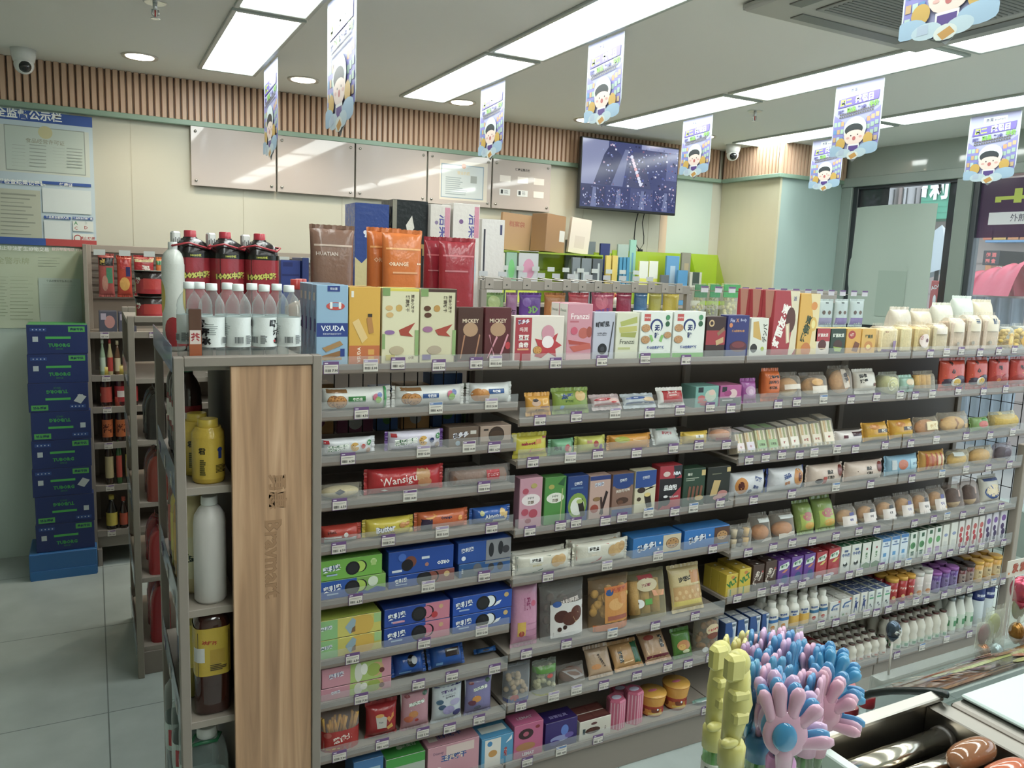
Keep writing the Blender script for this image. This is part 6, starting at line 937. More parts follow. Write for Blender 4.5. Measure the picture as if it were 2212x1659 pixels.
# ================================================ THIRD AND LAST BAY
B3 = 2
row(1, [
 (1652, 1690, 798, 'V', 'cf6424', [T('牧场吐司', .5, .8, .12, '2a2420', 0, .05, .85), T('只喝牛奶', .5, .6, .12, '2a2420', 0, .05, .85), T('不喝水', .45, .4, .12, '2a2420', 0, .05, .65), Rr(.1, .16, .8, .2, 'a84a20')], 'toast_bag', 'orange toast bag with black characters', {'D': .05, 'n': 6, 'lean': 4, 'cat': 'bread'}),
 (1694, 1742, 812, 'KP', 'f2e8dc', [Rr(.1, .3, .9, .5, 'dcd0c0')], 'pastry_bag', 'clear bag of waffle cakes, wide', {'D': .08, 'food': 'bun', 'fcol': 'd09a50', 'lean': 12, 'cat': 'pastry'}),
 (1745, 1800, 812, 'KP', 'f2e8dc', [Rr(.2, .1, .95, .4, 'e0d4c4'), E(.4, .6, .22, 'd8a868', .18)], 'pastry_bag', 'clear bag of round waffle cake with white band', {'D': .08, 'food': 'bun', 'fcol': 'd09a50', 'lean': 12, 'cat': 'pastry'}),
 (1806, 1853, 796, 'KP', 'f2e8dc', [Pg([(.4, .2), (.68, .25), (.62, .95), (.4, .95)], 'd8d0c8'), T('香乳', .5, .6, .2, '3a3436', -1.4, .04, .4)], 'bread_bag', 'bread bag with vertical grey label', {'D': .07, 'food': 'loaf', 'fcol': 'd8a468', 'lean': 12, 'cat': 'bread'}),
 (1858, 1904, 803, 'V', 'd8d2c6', [T('即食', .25, .75, .2, '22221e', .1, .05, .5), T('汉堡', .25, .48, .2, '22221e', .1, .05, .5), Pg([(.45, .9), (.98, .7), (.98, .3), (.5, .5)], 'c08a44'), Rr(.7, .2, .98, .36, '6a2a24')], 'burger_bag', 'white instant burger bag with black characters', {'D': .06, 'lean': 15, 'cat': 'bread'}),
 (1910, 1950, 806, 'KP', 'eef2e4', [], 'cake_bag', 'clear bag of green cake roll with spiral end', {'D': .08, 'food': 'cakeroll', 'cat': 'cake'}),
 (1954, 1984, 815, 'V', '9ac0b0', [E(.5, .55, .3, 'd8c4a0', .3), T('八', .5, .3, .14, '3a3a3a')], 'cake_bag', 'mint green cake sachet', {'D': .05, 'lean': 15, 'cat': 'cake'}),
 (1988, 2030, 806, 'KP', 'f4ead4', [], 'cake_bag', 'clear bag of two golden sponge fingers', {'D': .07, 'food': 'sausages', 'fcol': 'd8ac5c', 'lean': 8, 'cat': 'cake'}),
 (2036, 2092, 775, 'V', 'bf4028', [Pg([(.1, .45), (.5, .42), (.62, 1), (.2, 1)], 'c0b04c'), T('流', .32, .9, .16, '22201c', 0, .06), T('心', .38, .62, .17, '22201c', 0, .06), E(.2, .22, .22, '3c2c3c', .14), E(.66, .26, .28, '3c2c40', .2), E(.5, .22, .2, 'dcd8cc', .15), E(.54, .22, .15, 'd0a830', .12)], 'egg_snack_bag', 'tall red custard egg snack bag', {'D': .05, 'lean': 3, 'cat': 'snacks'}),
 (2095, 2140, 774, 'V', 'bf4028', [Pg([(.1, .45), (.5, .42), (.62, 1), (.2, 1)], 'c0b04c'), T('流', .32, .9, .16, '22201c', 0, .06), T('心', .38, .62, .17, '22201c', 0, .06), E(.2, .22, .22, '3c2c3c', .14), E(.66, .26, .28, '3c2c40', .2), E(.5, .22, .2, 'dcd8cc', .15), E(.54, .22, .15, 'd0a830', .12)], 'egg_snack_bag', 'tall red custard egg snack bag', {'D': .05, 'lean': 3, 'cat': 'snacks'}),
 (2143, 2186, 772, 'V', 'b83a30', [Pg([(.1, .5), (.45, .45), (.55, 1), (.15, 1)], 'c0b04c'), T('爆', .3, .92, .15, '22201c', 0, .06), T('料', .36, .68, .18, '22201c', 0, .06), E(.25, .24, .24, '9a2a20', .16), E(.7, .26, .24, 'a83228', .18), E(.3, .22, .1, 'c86a30', .07)], 'meat_snack_bag', 'tall red spicy meat snack bag', {'D': .05, 'lean': 3, 'cat': 'snacks'}),
 (2189, 2232, 772, 'V', 'b83a30', [Pg([(.1, .5), (.45, .45), (.55, 1), (.15, 1)], 'c0b04c'), T('料', .36, .68, .18, '22201c', 0, .06), E(.25, .24, .24, '9a2a20', .16)], 'meat_snack_bag', 'tall red spicy meat snack bag', {'D': .05, 'lean': 3, 'cat': 'snacks'})], B3)
# sandwiches: cut wedge packs
def sandwich(x0, x1, yt, crust, labelc, txt, desc, k=2):
    z = BZ[2][k]+.022; Yf = 2.112; X0, X1 = xat(x0, Yf, z), xat(x1, Yf, z); th = .35; W = X1-X0-.002; H = solveH((X0+X1)/2, Yf, z, yt, th); D = .05
    H = min(H, .165)
    b = MB(); vs = [(-W/2, 0, 0), (W/2, 0, 0), (W/2, D, 0), (-W/2, D, 0), (-W/2, 0, H*.78), (W/2, 0, H*.78), (W/2, D, H), (-W/2, D, H)]
    b.add(vs, [(0, 1, 5, 4), (1, 2, 6, 5), (2, 3, 7, 6), (3, 0, 4, 7), (4, 5, 6, 7), (3, 2, 1, 0)], 'f2eee6', 'wrap')
    t = empty('sandwich_pack', ((X0+X1)/2, Yf, z+D*math.sin(th)), (-th, 0, 0)); obj('wrapper', b, t)
    b = MB()
    for q, c in enumerate((crust, 'cfa860', 'e6dcc0', '9aa860', 'e6dcc0')[:5]): b.box(-W/2+.003+q*(W-.006)/5, -W/2+.003+(q+1)*(W-.006)/5-.0004, .002, D-.004, .003, H*.76-.003, c, 'food', .001)
    obj('filling', b, t)
    b = MB(); b.art(lambda u, v, o: (-W/2+u*W, -.0004-o, v*H*.78), W, H*.78, [Rr(.1, .12, .9, .5, labelc), T(txt, .5, .3, .12, 'a03a34' if labelc[0] in 'ed' else '4a4438', 0, .03, .7)], 'film', .0004)
    b.art(lambda u, v, o: (-W/2+u*W, v*D, H*(.78+.22*v)+.0004+o), W, D, [Rr(.1, .1, .9, .9, labelc)], 'film', .0006); obj('label', b, t)
    tag(t, desc, 'sandwich', 'wedge sandwich packs', where(2, k)); SHELFTAGS.setdefault((2, k), []).append((X0+X1)/2)
for x0, x1, yt, c, lc, tx, ds in ((1592, 1612, 932, 'dcc8a4', 'e2d4d4', 'O', 'clear sandwich pack with grey top label'), (1613, 1634, 928, 'c9b48a', 'd8cfd8', 'O', 'clear sandwich pack with lilac stripes'), (1636, 1660, 922, 'c4c88a', '9ab888', '三明治', 'green labelled sandwich pack'), (1661, 1684, 920, 'c4c88a', '9ab888', '三明治', 'green labelled sandwich pack'),
        (1686, 1707, 916, 'e6d8b0', 'e4dccc', '鲜', 'white sandwich pack with red print'), (1708, 1730, 912, 'e6d8b0', 'e4dccc', '鲜', 'white sandwich pack with red print'), (1732, 1755, 908, 'd8c8a0', 'd8ccb4', '吐司', 'beige sandwich pack with vertical characters'), (1756, 1779, 906, 'd8c8a0', 'd8ccb4', '吐司', 'beige sandwich pack with vertical characters'), (1781, 1806, 898, 'e4d4a8', 'e6d8c0', '莓', 'tall sandwich pack with strawberry print')):
    sandwich(x0, x1, yt, c, lc, tx, ds)
row(2, [
 (1811, 1872, 932, 'H', 'd8d0cc', [Rr(.15, .6, .3, .8, '5a2430'), Rr(.5, .7, .95, .95, '3c2228')], 'bread_pack', 'white bread flow pack with maroon square', {'D': .06, 'n': 3, 'cat': 'bread'}),
 (1876, 1930, 918, 'H', 'cf9a26', [Rr(.05, .1, .95, .3, 'd8aa20'), Rr(.4, .4, .95, .6, '3a2a20'), E(.3, .75, .2, 'c07a24', .15), T('手撕', .65, .5, .18, 'e8e0c8', 0, .03, .4)], 'bread_pack', 'yellow bread pack with dark stripe', {'D': .06, 'n': 3, 'lean': 15, 'cat': 'bread'}),
 (1933, 1984, 912, 'H', 'cf9a26', [Rr(.05, .1, .95, .3, 'd8aa20'), Rr(.4, .4, .95, .6, '3a2a20'), E(.3, .75, .2, 'c07a24', .15), T('手撕', .65, .5, .18, 'e8e0c8', 0, .03, .4)], 'bread_pack', 'yellow bread pack with dark stripe', {'D': .06, 'n': 3, 'lean': 15, 'cat': 'bread'}),
 (1987, 2038, 905, 'KH', 'f2e4d0', [Rr(.3, .3, .95, .75, 'e2cf9c'), T('手抓饼', .6, .52, .2, 'c9a060', .1, .04, .5)], 'bread_pack', 'clear pastry pack with cream lettering', {'D': .06, 'food': 'loaf', 'fcol': 'c98a50', 'lean': 12, 'cat': 'bread'}),
 (2041, 2104, 895, 'KH', 'f2e8d8', [Rr(.72, .2, .95, .4, 'c09a60')], 'bread_pack', 'large round braided bread in clear pack', {'D': .07, 'food': 'swirl', 'lean': 12, 'cat': 'bread'}),
 (2107, 2146, 905, 'H', '7a9a5a', [E(.5, .45, .3, 'c05a48', .25), E(.6, .8, .16, '4a8a3a', .12)], 'fruit_cake_pack', 'green and red fruit cake pack', {'D': .05, 'n': 3, 'lean': 15, 'cat': 'cake'}),
 (2149, 2206, 892, 'KH', 'f0ecd0', [Pg([(.3, 1), (.45, 1), (.85, .1), (.7, .05)], 'c9b444')], 'bread_pack', 'clear pack of long yellow bread with slanted band', {'D': .06, 'food': 'roll', 'fcol': 'c9a848', 'lean': 10, 'cat': 'bread'})], B3)
bun1 = [E(.22, .5, .16, 'c8843c', .36), E(.2, .5, .08, '5a2a24', .2), T('爆浆', .7, .72, .22, '27407e', -.3, .05, .3), T('面包', .62, .4, .16, '3a4a80', -.3, .03, .3), E(.45, .22, .06, '22305e')]
row(3, [
 (1582, 1662, 1022, 'H', 'd0d0d4', bun1, 'bread_pack', 'white and blue filled bun pack', {'D': .07, 'n': 2.6, 'fc': '2a3f86', 'cat': 'bread'}),
 (1666, 1746, 1012, 'H', 'd0d0d4', [E(.75, .6, .16, 'c8843c', .36), E(.78, .6, .06, '5a2a24', .2), T('云朵', .4, .7, .22, '27407e', .2, .05, .3), T('面包', .4, .4, .16, 'c07a40', .2, .03, .3)], 'bread_pack', 'white bun pack with blue right edge', {'D': .07, 'n': 2.6, 'fc': '2a3f86', 'cat': 'bread'}),
 (1752, 1830, 1005, 'H', 'd4bfb0', [E(.2, .3, .1, '3a2a28', .12), T('脆皮', .5, .7, .2, '33322a', 0, .05, .4), T('巧克力', .52, .45, .16, '33322a', 0, .05, .4), E(.85, .7, .12, '7a3428', .26), Rr(.3, .15, .4, .5, 'b8524a')], 'bread_pack', 'cream and brown chocolate bread pack', {'D': .07, 'n': 2.6, 'cat': 'bread'}),
 (1834, 1916, 998, 'H', 'd4bfb0', [Pg([(0, 0), (.25, .1), (.2, .6), (0, .7)], '5a4438'), T('脆皮', .5, .7, .2, '33322a', 0, .05, .4), T('巧克力', .52, .45, .16, '33322a', 0, .05, .4), E(.85, .7, .12, '7a3428', .26)], 'bread_pack', 'cream and brown chocolate bread pack', {'D': .07, 'n': 2.6, 'cat': 'bread'}),
 (1922, 1992, 986, 'H', '8ab4cc', [E(.4, .55, .16, 'c06a48', .26), Rr(.65, .3, .95, .8, 'a8ccd8'), T('北海道', .8, .55, .14, '3a5a80', 0, .03, .3), Rr(.08, .3, .2, .8, 'd0d8dc')], 'bread_pack', 'light blue bread pack', {'D': .06, 'n': 2.6, 'lean': 6, 'cat': 'bread'}),
 (1995, 2050, 976, 'H', 'd09a44', [E(.3, .5, .2, 'b86a34', .3), Rr(.5, .3, .9, .75, 'd8c090')]+[Rr(.1+.2*k, .1, .16+.2*k, .9, 'b8502c') for k in range(4)], 'bread_pack', 'orange and cream bread pack', {'D': .06, 'n': 2.6, 'lean': 6, 'cat': 'bread'}),
 (2054, 2100, 974, 'KH', 'f6eed4', [Rr(.1, .75, .6, .95, 'b8bcb4')], 'bread_pack', 'clear pack of bright yellow sponge', {'D': .06, 'food': 'loaf', 'fcol': 'd8ac38', 'cat': 'bread'}),
 (2103, 2152, 966, 'KH', 'f4ead4', [], 'bread_pack', 'clear pack of yellow sponge loaf, larger', {'D': .07, 'food': 'loaf', 'fcol': 'd0a040', 'cat': 'bread'}),
 (2156, 2192, 958, 'KH', 'd8ccd4', [E(.5, .5, .25, '5a4a54', .3)], 'bread_pack', 'clear pack with dark purple filling', {'D': .06, 'food': 'bun', 'fcol': '4a3a44', 'cat': 'bread'})], B3)
row(4, [
 (1584, 1632, 1138, 'KP', 'f0ece4', [], 'pudding_bag', 'clear bag of small pudding cups', {'D': .07, 'food': 'puddings', 'cat': 'pudding'}),
 (1636, 1676, 1118, 'KP', 'f0e8dc', [Rr(.2, .72, .8, .9, 'c9ccc8'), Pg([(.2, .0), (.9, .04), (.85, .14), (.4, .12)], 'dcd8d0')], 'bread_bag', 'clear bag of orange bread, narrow', {'D': .07, 'food': 'loaf', 'fcol': 'c07830', 'fh': .7, 'lean': 15, 'cat': 'bread'}),
 (1680, 1728, 1112, 'KP', 'f0e8dc', [Rr(.2, .76, .9, .92, 'c9ccc8'), Pg([(.1, 0), (.98, .05), (.95, .2), (.1, .17)], 'd8d4cc')], 'bread_bag', 'clear bag of orange bread with white paper tag', {'D': .07, 'food': 'loaf', 'fcol': 'c07830', 'fh': .7, 'lean': 15, 'cat': 'bread'}),
 (1733, 1770, 1090, 'V', '8aa050', [Rr(.1, .05, .9, .6, 'a8b850'), E(.5, .5, .3, 'b87068', .16), E(.55, .18, .3, 'd0a038', .12)], 'cake_bag', 'green bag with fruit cake picture', {'D': .06, 'lean': 20, 'cat': 'cake'}),
 (1773, 1816, 1080, 'V', '8aa050', [Rr(.1, .05, .9, .6, 'a8b850'), E(.5, .5, .3, 'b87068', .16), E(.55, .18, .3, 'd0a038', .12)], 'cake_bag', 'green bag with fruit cake picture', {'D': .06, 'lean': 20, 'cat': 'cake'})], B3)
for i, (x0, x1, yt, dk) in enumerate(((1820, 1862, 1100, 0), (1866, 1904, 1092, 1), (1908, 1946, 1083, 1), (1950, 1984, 1073, 0), (1987, 2019, 1066, 1), (2022, 2054, 1058, 0))):
    row(4, [(x0, x1, yt, 'KP', 'f4ece4', [Rr(.1, .04, .9, .5, 'dcd0c8'), T('毛毛', .5, .32, .12, '2c2a26' if dk else '4a4a90', 0, .05, .6), Rr(.4, .5, .64, .7, '2e2a28' if dk else '4a4a86'), E(.8, .15, .09, '3a3030' if dk else 'c9a060', .06)], 'cream_bun_bag', 'clear cream bun bag with '+('dark' if dk else 'blue')+' stamp', {'D': .07, 'food': 'bun', 'fcol': 'cf9a58', 'lean': 16, 'cat': 'bread'})], B3)
row(4, [
 (2058, 2092, 1050, 'KP', 'd8c8c0', [Rr(.45, .45, .55, .75, 'b09080')], 'bread_bag', 'clear bag of dark chocolate bun', {'D': .07, 'food': 'bun', 'fcol': '4a2418', 'lean': 16, 'cat': 'bread'}),
 (2095, 2126, 1042, 'KP', 'd8c8c0', [Rr(.45, .45, .55, .75, 'b09080')], 'bread_bag', 'clear bag of dark chocolate bun', {'D': .07, 'food': 'bun', 'fcol': '4a2418', 'lean': 16, 'cat': 'bread'}),
 (2130, 2170, 1032, 'V', 'c9c4b8', [E(.5, .4, .42, '34508a', .3), E(.5, .45, .36, 'd8c49a', .26), Rr(.1, .85, .9, 1, '4a5a8a')], 'bread_bag', 'white pastry bag with round blue rimmed picture', {'D': .06, 'lean': 14, 'cat': 'bread'})], B3)
# drink cartons
def brick(k, spans, col, art, desc, top=None, side=None, D=.045, deep=3, name='drink_carton', sidec=None, extra=None):
    for x0, x1, yt in spans:
        row(k, [(x0, x1, yt, 'C', col, art, name, desc, dict({'D': D, 'n_deep': deep, 'topc': top, 'sidec': sidec, 'cat': 'carton', 'top': [E(.5, .3, .1, 'e8e8e4')]}, **(extra or {})))], B3)
brick(5, ((1566, 1592, 1240), (1594, 1620, 1228)), 'd0b41c', [T('VLT', .5, .6, .28, '2f7a34', .5, .06, .95), E(.55, .85, .16, 'c87a2c', .07), Rr(.35, 0, .45, .3, '3a8a3c')], 'yellow lemon tea drink carton', 'c9a81c', None, .04, 3, 'juice_carton')
brick(5, ((1623, 1648, 1220), (1650, 1675, 1212)), '4f382c', [T('维他奶', .32, .5, .2, 'dccfc0', 1.2, .06, .85), T('Vitasoy', .72, .55, .13, 'e0d4c8', 1.2, .04, .7), E(.86, .72, .08, 'b0403a')], 'brown malt soy milk carton', '4a3a32', None, .04, 3, 'soy_milk_carton')
yog = lambda c2, fr: [Pg([(.08, .62), (.15, .8), (.85, .92), (.92, .8), (.75, .66)], 'd8e2d4'), T('优酸乳', .5, .77, .12, '2f6a44', .1, .04, .75), Pg([(.3, .5), (.6, .62), (.9, .64), (.6, .5)], c2), E(.6, .24, .28, fr, .18), E(.3, .06, .3, 'd8cfd8', .06)]
brick(5, ((1677, 1704, 1210), (1706, 1732, 1202), (1734, 1758, 1196)), '6a3f94', yog('c87a5a', '3a4f86'), 'purple blueberry yogurt drink carton', '5a2f7c', None, .04, 3, 'yogurt_carton')
brick(5, ((1760, 1784, 1192), (1786, 1811, 1184)), 'b03038', yog('d8c060', 'b8424a'), 'red strawberry yogurt drink carton', '9a2a30', None, .04, 3, 'yogurt_carton')
brick(5, ((1813, 1834, 1180), (1836, 1857, 1175)), 'd6d6cc', [T('牛牛奶', .5, .66, .16, '33508a', 0, .04, .85), E(.5, .3, .24, '2e3230', .1), E(.45, .38, .14, 'e0e0dc', .07), Rr(.3, .78, .7, .86, '4a5a80')], 'white milk carton with panda-like cow spots', '2f6a48', None, .04, 3, 'milk_carton')
brick(5, ((1859, 1878, 1172), (1880, 1899, 1168)), 'd8dace', [Pg([(0, 0), (0, .16), (.5, .24), (1, .16), (1, 0)], '4f7a3a'), Rr(.4, .72, .6, .8, 'a8525a'), T('有机', .5, .5, .12, '5a8a5a', -PI/2, .03, .4)], 'white organic milk carton with green field', '3a6a44', None, .04, 3, 'milk_carton', '2a5a38')
brick(5, ((1901, 1919, 1163), (1921, 1939, 1158), (1941, 1958, 1153)), 'd2dce2', [Rr(0, .88, 1, 1, '3f7ab8'), Rr(.1, .68, .9, .72, '4a6a9a'), T('牛奶', .5, .8, .09, '3a5a94', 0, .04, .8), Rr(.2, .3, .6, .44, '5a96c8'), E(.5, .16, .2, 'a8c4d4', .08)], 'white and sky blue milk carton', '4a86bc', None, .04, 3, 'milk_carton')
brick(5, ((1960, 1977, 1150), (1979, 1996, 1146)), 'd6dccf', [Rr(0, 0, .08, 1, '1f5a3a'), Rr(.4, .78, .75, .93, '2c5a3c'), E(.5, .5, .34, '4c8a50', .13), E(.62, .5, .2, '3a7040', .08), Rr(.3, .12, .7, .28, '2a5a3a')], 'dark green coconut juice carton', '2a5a3a', None, .04, 3, 'coconut_carton')
brick(5, ((1998, 2013, 1141), (2015, 2030, 1137)), 'd8d8ce', [Rr(.3, .8, .75, .94, '2c5a3c'), E(.5, .55, .32, '5a9a5a', .12), Rr(.2, .1, .8, .28, 'b08ab8')], 'coconut juice carton with purple script', '3a5a44', None, .04, 3, 'coconut_carton')
brick(5, ((2032, 2046, 1133), (2049, 2064, 1128)), 'd8d6ca', [E(.5, .62, .3, '8a94b8', .06), Rr(.2, .15, .8, .4, 'c9c8c0')], 'plain white oat milk carton', 'cfcdc2', None, .04, 3, 'milk_carton')
brick(5, ((2066, 2078, 1125), (2080, 2092, 1121), (2095, 2107, 1117), (2109, 2121, 1114)), 'd6cfc8', [E(.5, .7, .34, 'b8524c', .1), E(.4, .5, .26, 'b8323a', .09), E(.6, .32, .3, 'b0303a', .1), E(.4, .15, .26, 'a82c34', .08)], 'white carton with red tomatoes print', 'cfc8bc', None, .04, 3, 'juice_carton')
brick(5, ((2124, 2136, 1110), (2139, 2151, 1106), (2155, 2169, 1101)), 'cfc8cf', [E(.5, .75, .36, '7a4f9a', .1), E(.4, .48, .28, '4a3260', .1), E(.6, .3, .3, '42305a', .1), E(.5, .14, .28, '3a2a50', .08)], 'white carton with purple grapes print', 'c4bcc4', None, .04, 3, 'juice_carton')
brick(6, ((1564, 1588, 1345), (1591, 1614, 1338), (1617, 1640, 1331), (1643, 1658, 1326)), '274f8e', [Pg([(.55, 1), (1, 1), (1, 0), (.75, 0), (.72, .6)], 'cdd4da'), Rr(.6, .8, .95, .92, '5a6a7a'), Rr(.74, .15, .84, .7, '8aa8c8'), Pg([(0, 0), (.2, 0), (.1, .3), (0, .35)], 'c0c8ce')], 'blue milk carton with white diagonal panel', 'b8bcc0', None, .04, 2, 'milk_carton', '3a4f78')
wc = 'd6d2c6'
YB = lambda lab: ([(.82, 0, wc, 'plastic'), (1, .03, wc, 'plastic'), (1, .66, wc, 'plastic'), (.9, .74, wc, 'plastic'), (.62, .8, wc, 'plastic'), (.6, .84, wc, 'plastic')], [(1.005, .1, .66, wc, lab)], [(.66, .83, 'dcd9cf', 'plastic'), (.68, .84, 'dcd9cf', 'plastic'), (.68, .98, 'dcd9cf', 'plastic'), (.6, 1, 'dcd9cf', 'plastic')])
la = lambda bc, fc, x=1: [Rr(.0, .48, 1, .66, bc), T('安慕希', .5, .82, .14, '4a5f94', 0, .04, .2), E(.5, .2, .06, fc), E(.2, .2, .06, fc), E(.8, .2, .06, fc)]
ora = YB(la('2f6aa8', 'c9812c')); yel = YB([Rr(0, 0, 1, .6, 'd8a838'), T('安慕希', .5, .84, .14, '4a5f94', 0, .04, .2), T('黄油', .5, .68, .12, '3a5a94', 0, .04, .2)]); red = YB(la('2f6a94', 'b8483c'))
for (x0, x1, yt, a, d) in ((1661, 1682, 1304, ora, 'white yogurt bottle with blue band and orange fruit'), (1684, 1705, 1298, ora, 'white yogurt bottle with blue band and orange fruit'), (1707, 1727, 1292, yel, 'white yogurt bottle with yellow lower label'), (1729, 1749, 1287, yel, 'white yogurt bottle with yellow lower label'), (1751, 1769, 1282, red, 'white yogurt bottle with blue band and red fruit'), (1771, 1788, 1277, red, 'white yogurt bottle with blue band and red fruit')):
    row(6, [(x0, x1, yt, 'B', wc, a, 'yogurt_bottle', d, {'n_deep': 2, 'gd': .004, 'sq': 4, 'cat': 'bottle'})], B3)
brick(6, ((1790, 1812, 1299), (1814, 1837, 1292)), 'd4d2ca', [Pg([(.1, .55), (.3, .78), (.95, .85), (.95, .78), (.4, .7), (.2, .5)], '3a5f94'), T('纯牛奶', .5, .55, .15, '3f669c', 0, .03, .8), E(.25, .14, .12, '6a9a5a', .06), E(.6, .14, .1, 'b09a80', .05), Rr(.8, .88, 1, 1, 'b8543c')], 'white milk carton with blue arc', 'd0cec4', None, .04, 3, 'milk_carton')
brick(6, ((1839, 1854, 1284), (1856, 1871, 1279)), 'd2cfc4', [E(.45, .8, .2, '8a98b8', .06), Pg([(.2, .1), (.4, .1), (.5, .35), (.8, .1), (.7, .5), (.9, .62), (.4, .6)], '2c3f7a'), E(.45, .66, .14, '2c3f7a', .05)], 'cream milk carton with navy dancing figure', '4a5a84', None, .04, 3, 'milk_carton')
brick(6, ((1873, 1886, 1277), (1889, 1903, 1272), (1906, 1921, 1267)), 'd2d6ce', [Rr(.15, .6, .9, .68, '4a9a6a'), T('舒化', .5, .78, .1, '5a6a8a', 0, .03, .7), E(.4, .3, .16, '2e343c', .06), E(.6, .2, .12, '3a3f48', .05)], 'white milk carton with green bar', '4a5a84', None, .04, 3, 'milk_carton')
def cup_kind(spans, col, lidc, art, desc, k=6):
    for x0, x1, yt in spans:
        pf = ([(.8, 0, col, 'film'), (.95, .5, col, 'film'), (1, .88, col, 'film')], [(.93, .08, .78, col, art)], [(1.03, .86, lidc, 'plastic'), (1.05, .97, lidc, 'plastic'), (.98, 1, lidc, 'plastic')])
        row(k, [(x0, x1, yt, 'B', col, pf, 'drink_cup', desc, {'n_deep': 3, 'gd': .004, 'cat': 'drink cup'})], B3)
cup_kind(((1924, 1942, 1252), (1945, 1961, 1247), (1963, 1977, 1243)), 'a82a2c', 'd8a024', [Rr(0, .55, 1, .8, 'b83a34'), T('阿萨姆', .5, .68, .16, 'e8d8cc', 0, .04, .2), E(.5, .25, .06, 'd8b070')], 'red milk tea cup with yellow lid')
cup_kind(((1980, 1997, 1238), (1999, 2015, 1232)), 'd4cac4', 'd0ccc4', [Pg([(0, .5), (1, .5), (1, .7), (0, .7)], 'b04450'), E(.5, .2, .08, 'c98a5a'), T('优乐美', .5, .6, .12, 'f0e4e0', 0, .04, .2)], 'white and pink milk tea cup')
cup_kind(((2018, 2036, 1238), (2038, 2053, 1232), (2055, 2072, 1226)), '5f3a86', '9a58a8', [Rr(.35, .2, .65, .85, '8a78a8'), T('鲜', .5, .62, .2, '2a2030'), T('芋', .5, .38, .2, '2a2030')], 'purple taro drink cup with violet lid')
cup_kind(((2075, 2089, 1226), (2091, 2107, 1219)), '6a3030', '3c2c28', [Rr(.35, .2, .65, .85, 'a08a80'), T('鲜', .5, .62, .2, '2a2030'), T('豆', .5, .38, .2, '2a2030')], 'dark brown drink cup with black lid')
cup_kind(((2110, 2127, 1214), (2130, 2146, 1208), (2149, 2166, 1202)), 'd09a3c', 'd8a428', [Rr(.35, .2, .65, .85, 'd8c090'), T('鲜', .5, .62, .2, '4a3020'), T('玉', .5, .38, .2, '4a3020')], 'yellow corn drink cup with yellow lid')
# bottom deck: red boxed four-packs, small milk drink bottles, silver capped and blue capped bottles
ZD = BZ[2][7]+.022
for i, (x, y) in enumerate(((2.50, 2.13), (2.50, 2.26), (2.62, 2.13))):
    b = m_carton(.11, .085, .12, 'a8282e', [T('AD钙奶', .5, .5, .4, 'e0d0cc', 0, .05, .8)], [Rr(.1+.5*q, .3, .4+.5*q, .7, 'b8a8a0') for q in (0, 1)]+[Rr(.3, .1, .42, .2, 'b8a8a0')], (), 'card', '9c262c')
    o = obj('drink_multipack', b, None, (x, y, ZD)); tag(o, ('red boxed drink multipack in front', 'red boxed drink multipack behind', 'red boxed drink multipack beside the small bottles')[i], 'drink box', 'red drink multipacks', where(2, 7))
def mini(r, h, body, capc, lab, clear=1):
    t = []; b = MB(); m = 'plastic'
    b.lathe([(r*.75, 0, body, m), (r*.95, .004, body, m), (r, h*.3, body, m), (r*.86, h*.42, body, m), (r, h*.55, body, m), (r*.95, h*.68, body, m), (r*.55, h*.86, body, m), (r*.5, h*.93, body, m)], 14)
    c = MB(); c.lathe([(r*.56, h*.92, capc, 'foil'), (r*.6, h*.93, capc, 'foil'), (r*.6, h*.98, capc, 'foil'), (r*.5, h*.985, 'b0a498', 'foil'), (.0006, h*.975, 'b0a498', 'foil')], 14)
    l = MB(); label_on(l, r*1.0, h*.06, h*.26, lab, [Rr(k*.2, .2, k*.2+.1, .7, 'b8705a' if lab == 'd8cec0' else '4a8a5a') for k in range(5)], 'film', -PI/2, 2*PI, 14)
    return b.mesh('drink_bottle'), c.mesh('cap'), l.mesh('label')
A1 = mini(.0225, .082, 'd2ccbe', '5f3a36', 'd8cec0'); A2 = mini(.026, .125, 'd4cec0', '5f3a36', 'cfd6c8')
NB = 0
def cluster(x0, x1, y0, rows, px, py, M, desc, group, z=ZD, dz=None, parts=('drink_bottle', 'cap', 'label')):
    proto = None
    for j in range(rows):
        n = int((x1-x0)/px)
        for i in range(n):
            x = x0+(i+.5)*px+.0*j; loc = (x, y0+j*py, z)
            if proto is None:
                t = empty(parts[0], loc)
                for q, pn in enumerate(('body',)+parts[1:]): obj(pn, M[q], t)
                proto = t
            else: t = copy_tree(proto); t.location = loc
            t['category'] = 'bottle'; t['group'] = group; pos = ('front', 'second', 'third', 'fourth', 'fifth', 'sixth')[j]
            t['label'] = desc+', '+pos+' row, '+('left end' if i == 0 else 'right end' if i == n-1 else ['', 'second', 'third', 'fourth', 'fifth', 'sixth', 'seventh', 'eighth', 'ninth'][min(i, 8)]+' from left')+', bottom deck'
cluster(2.685, 3.06, 2.13, 5, .0475, .052, A1, 'small brown capped milk drink bottle', 'small brown-capped drink bottles on bottom deck')
cluster(3.065, 3.44, 2.135, 4, .0535, .058, A2, 'taller brown capped milk drink bottle', 'taller brown-capped drink bottles on bottom deck')
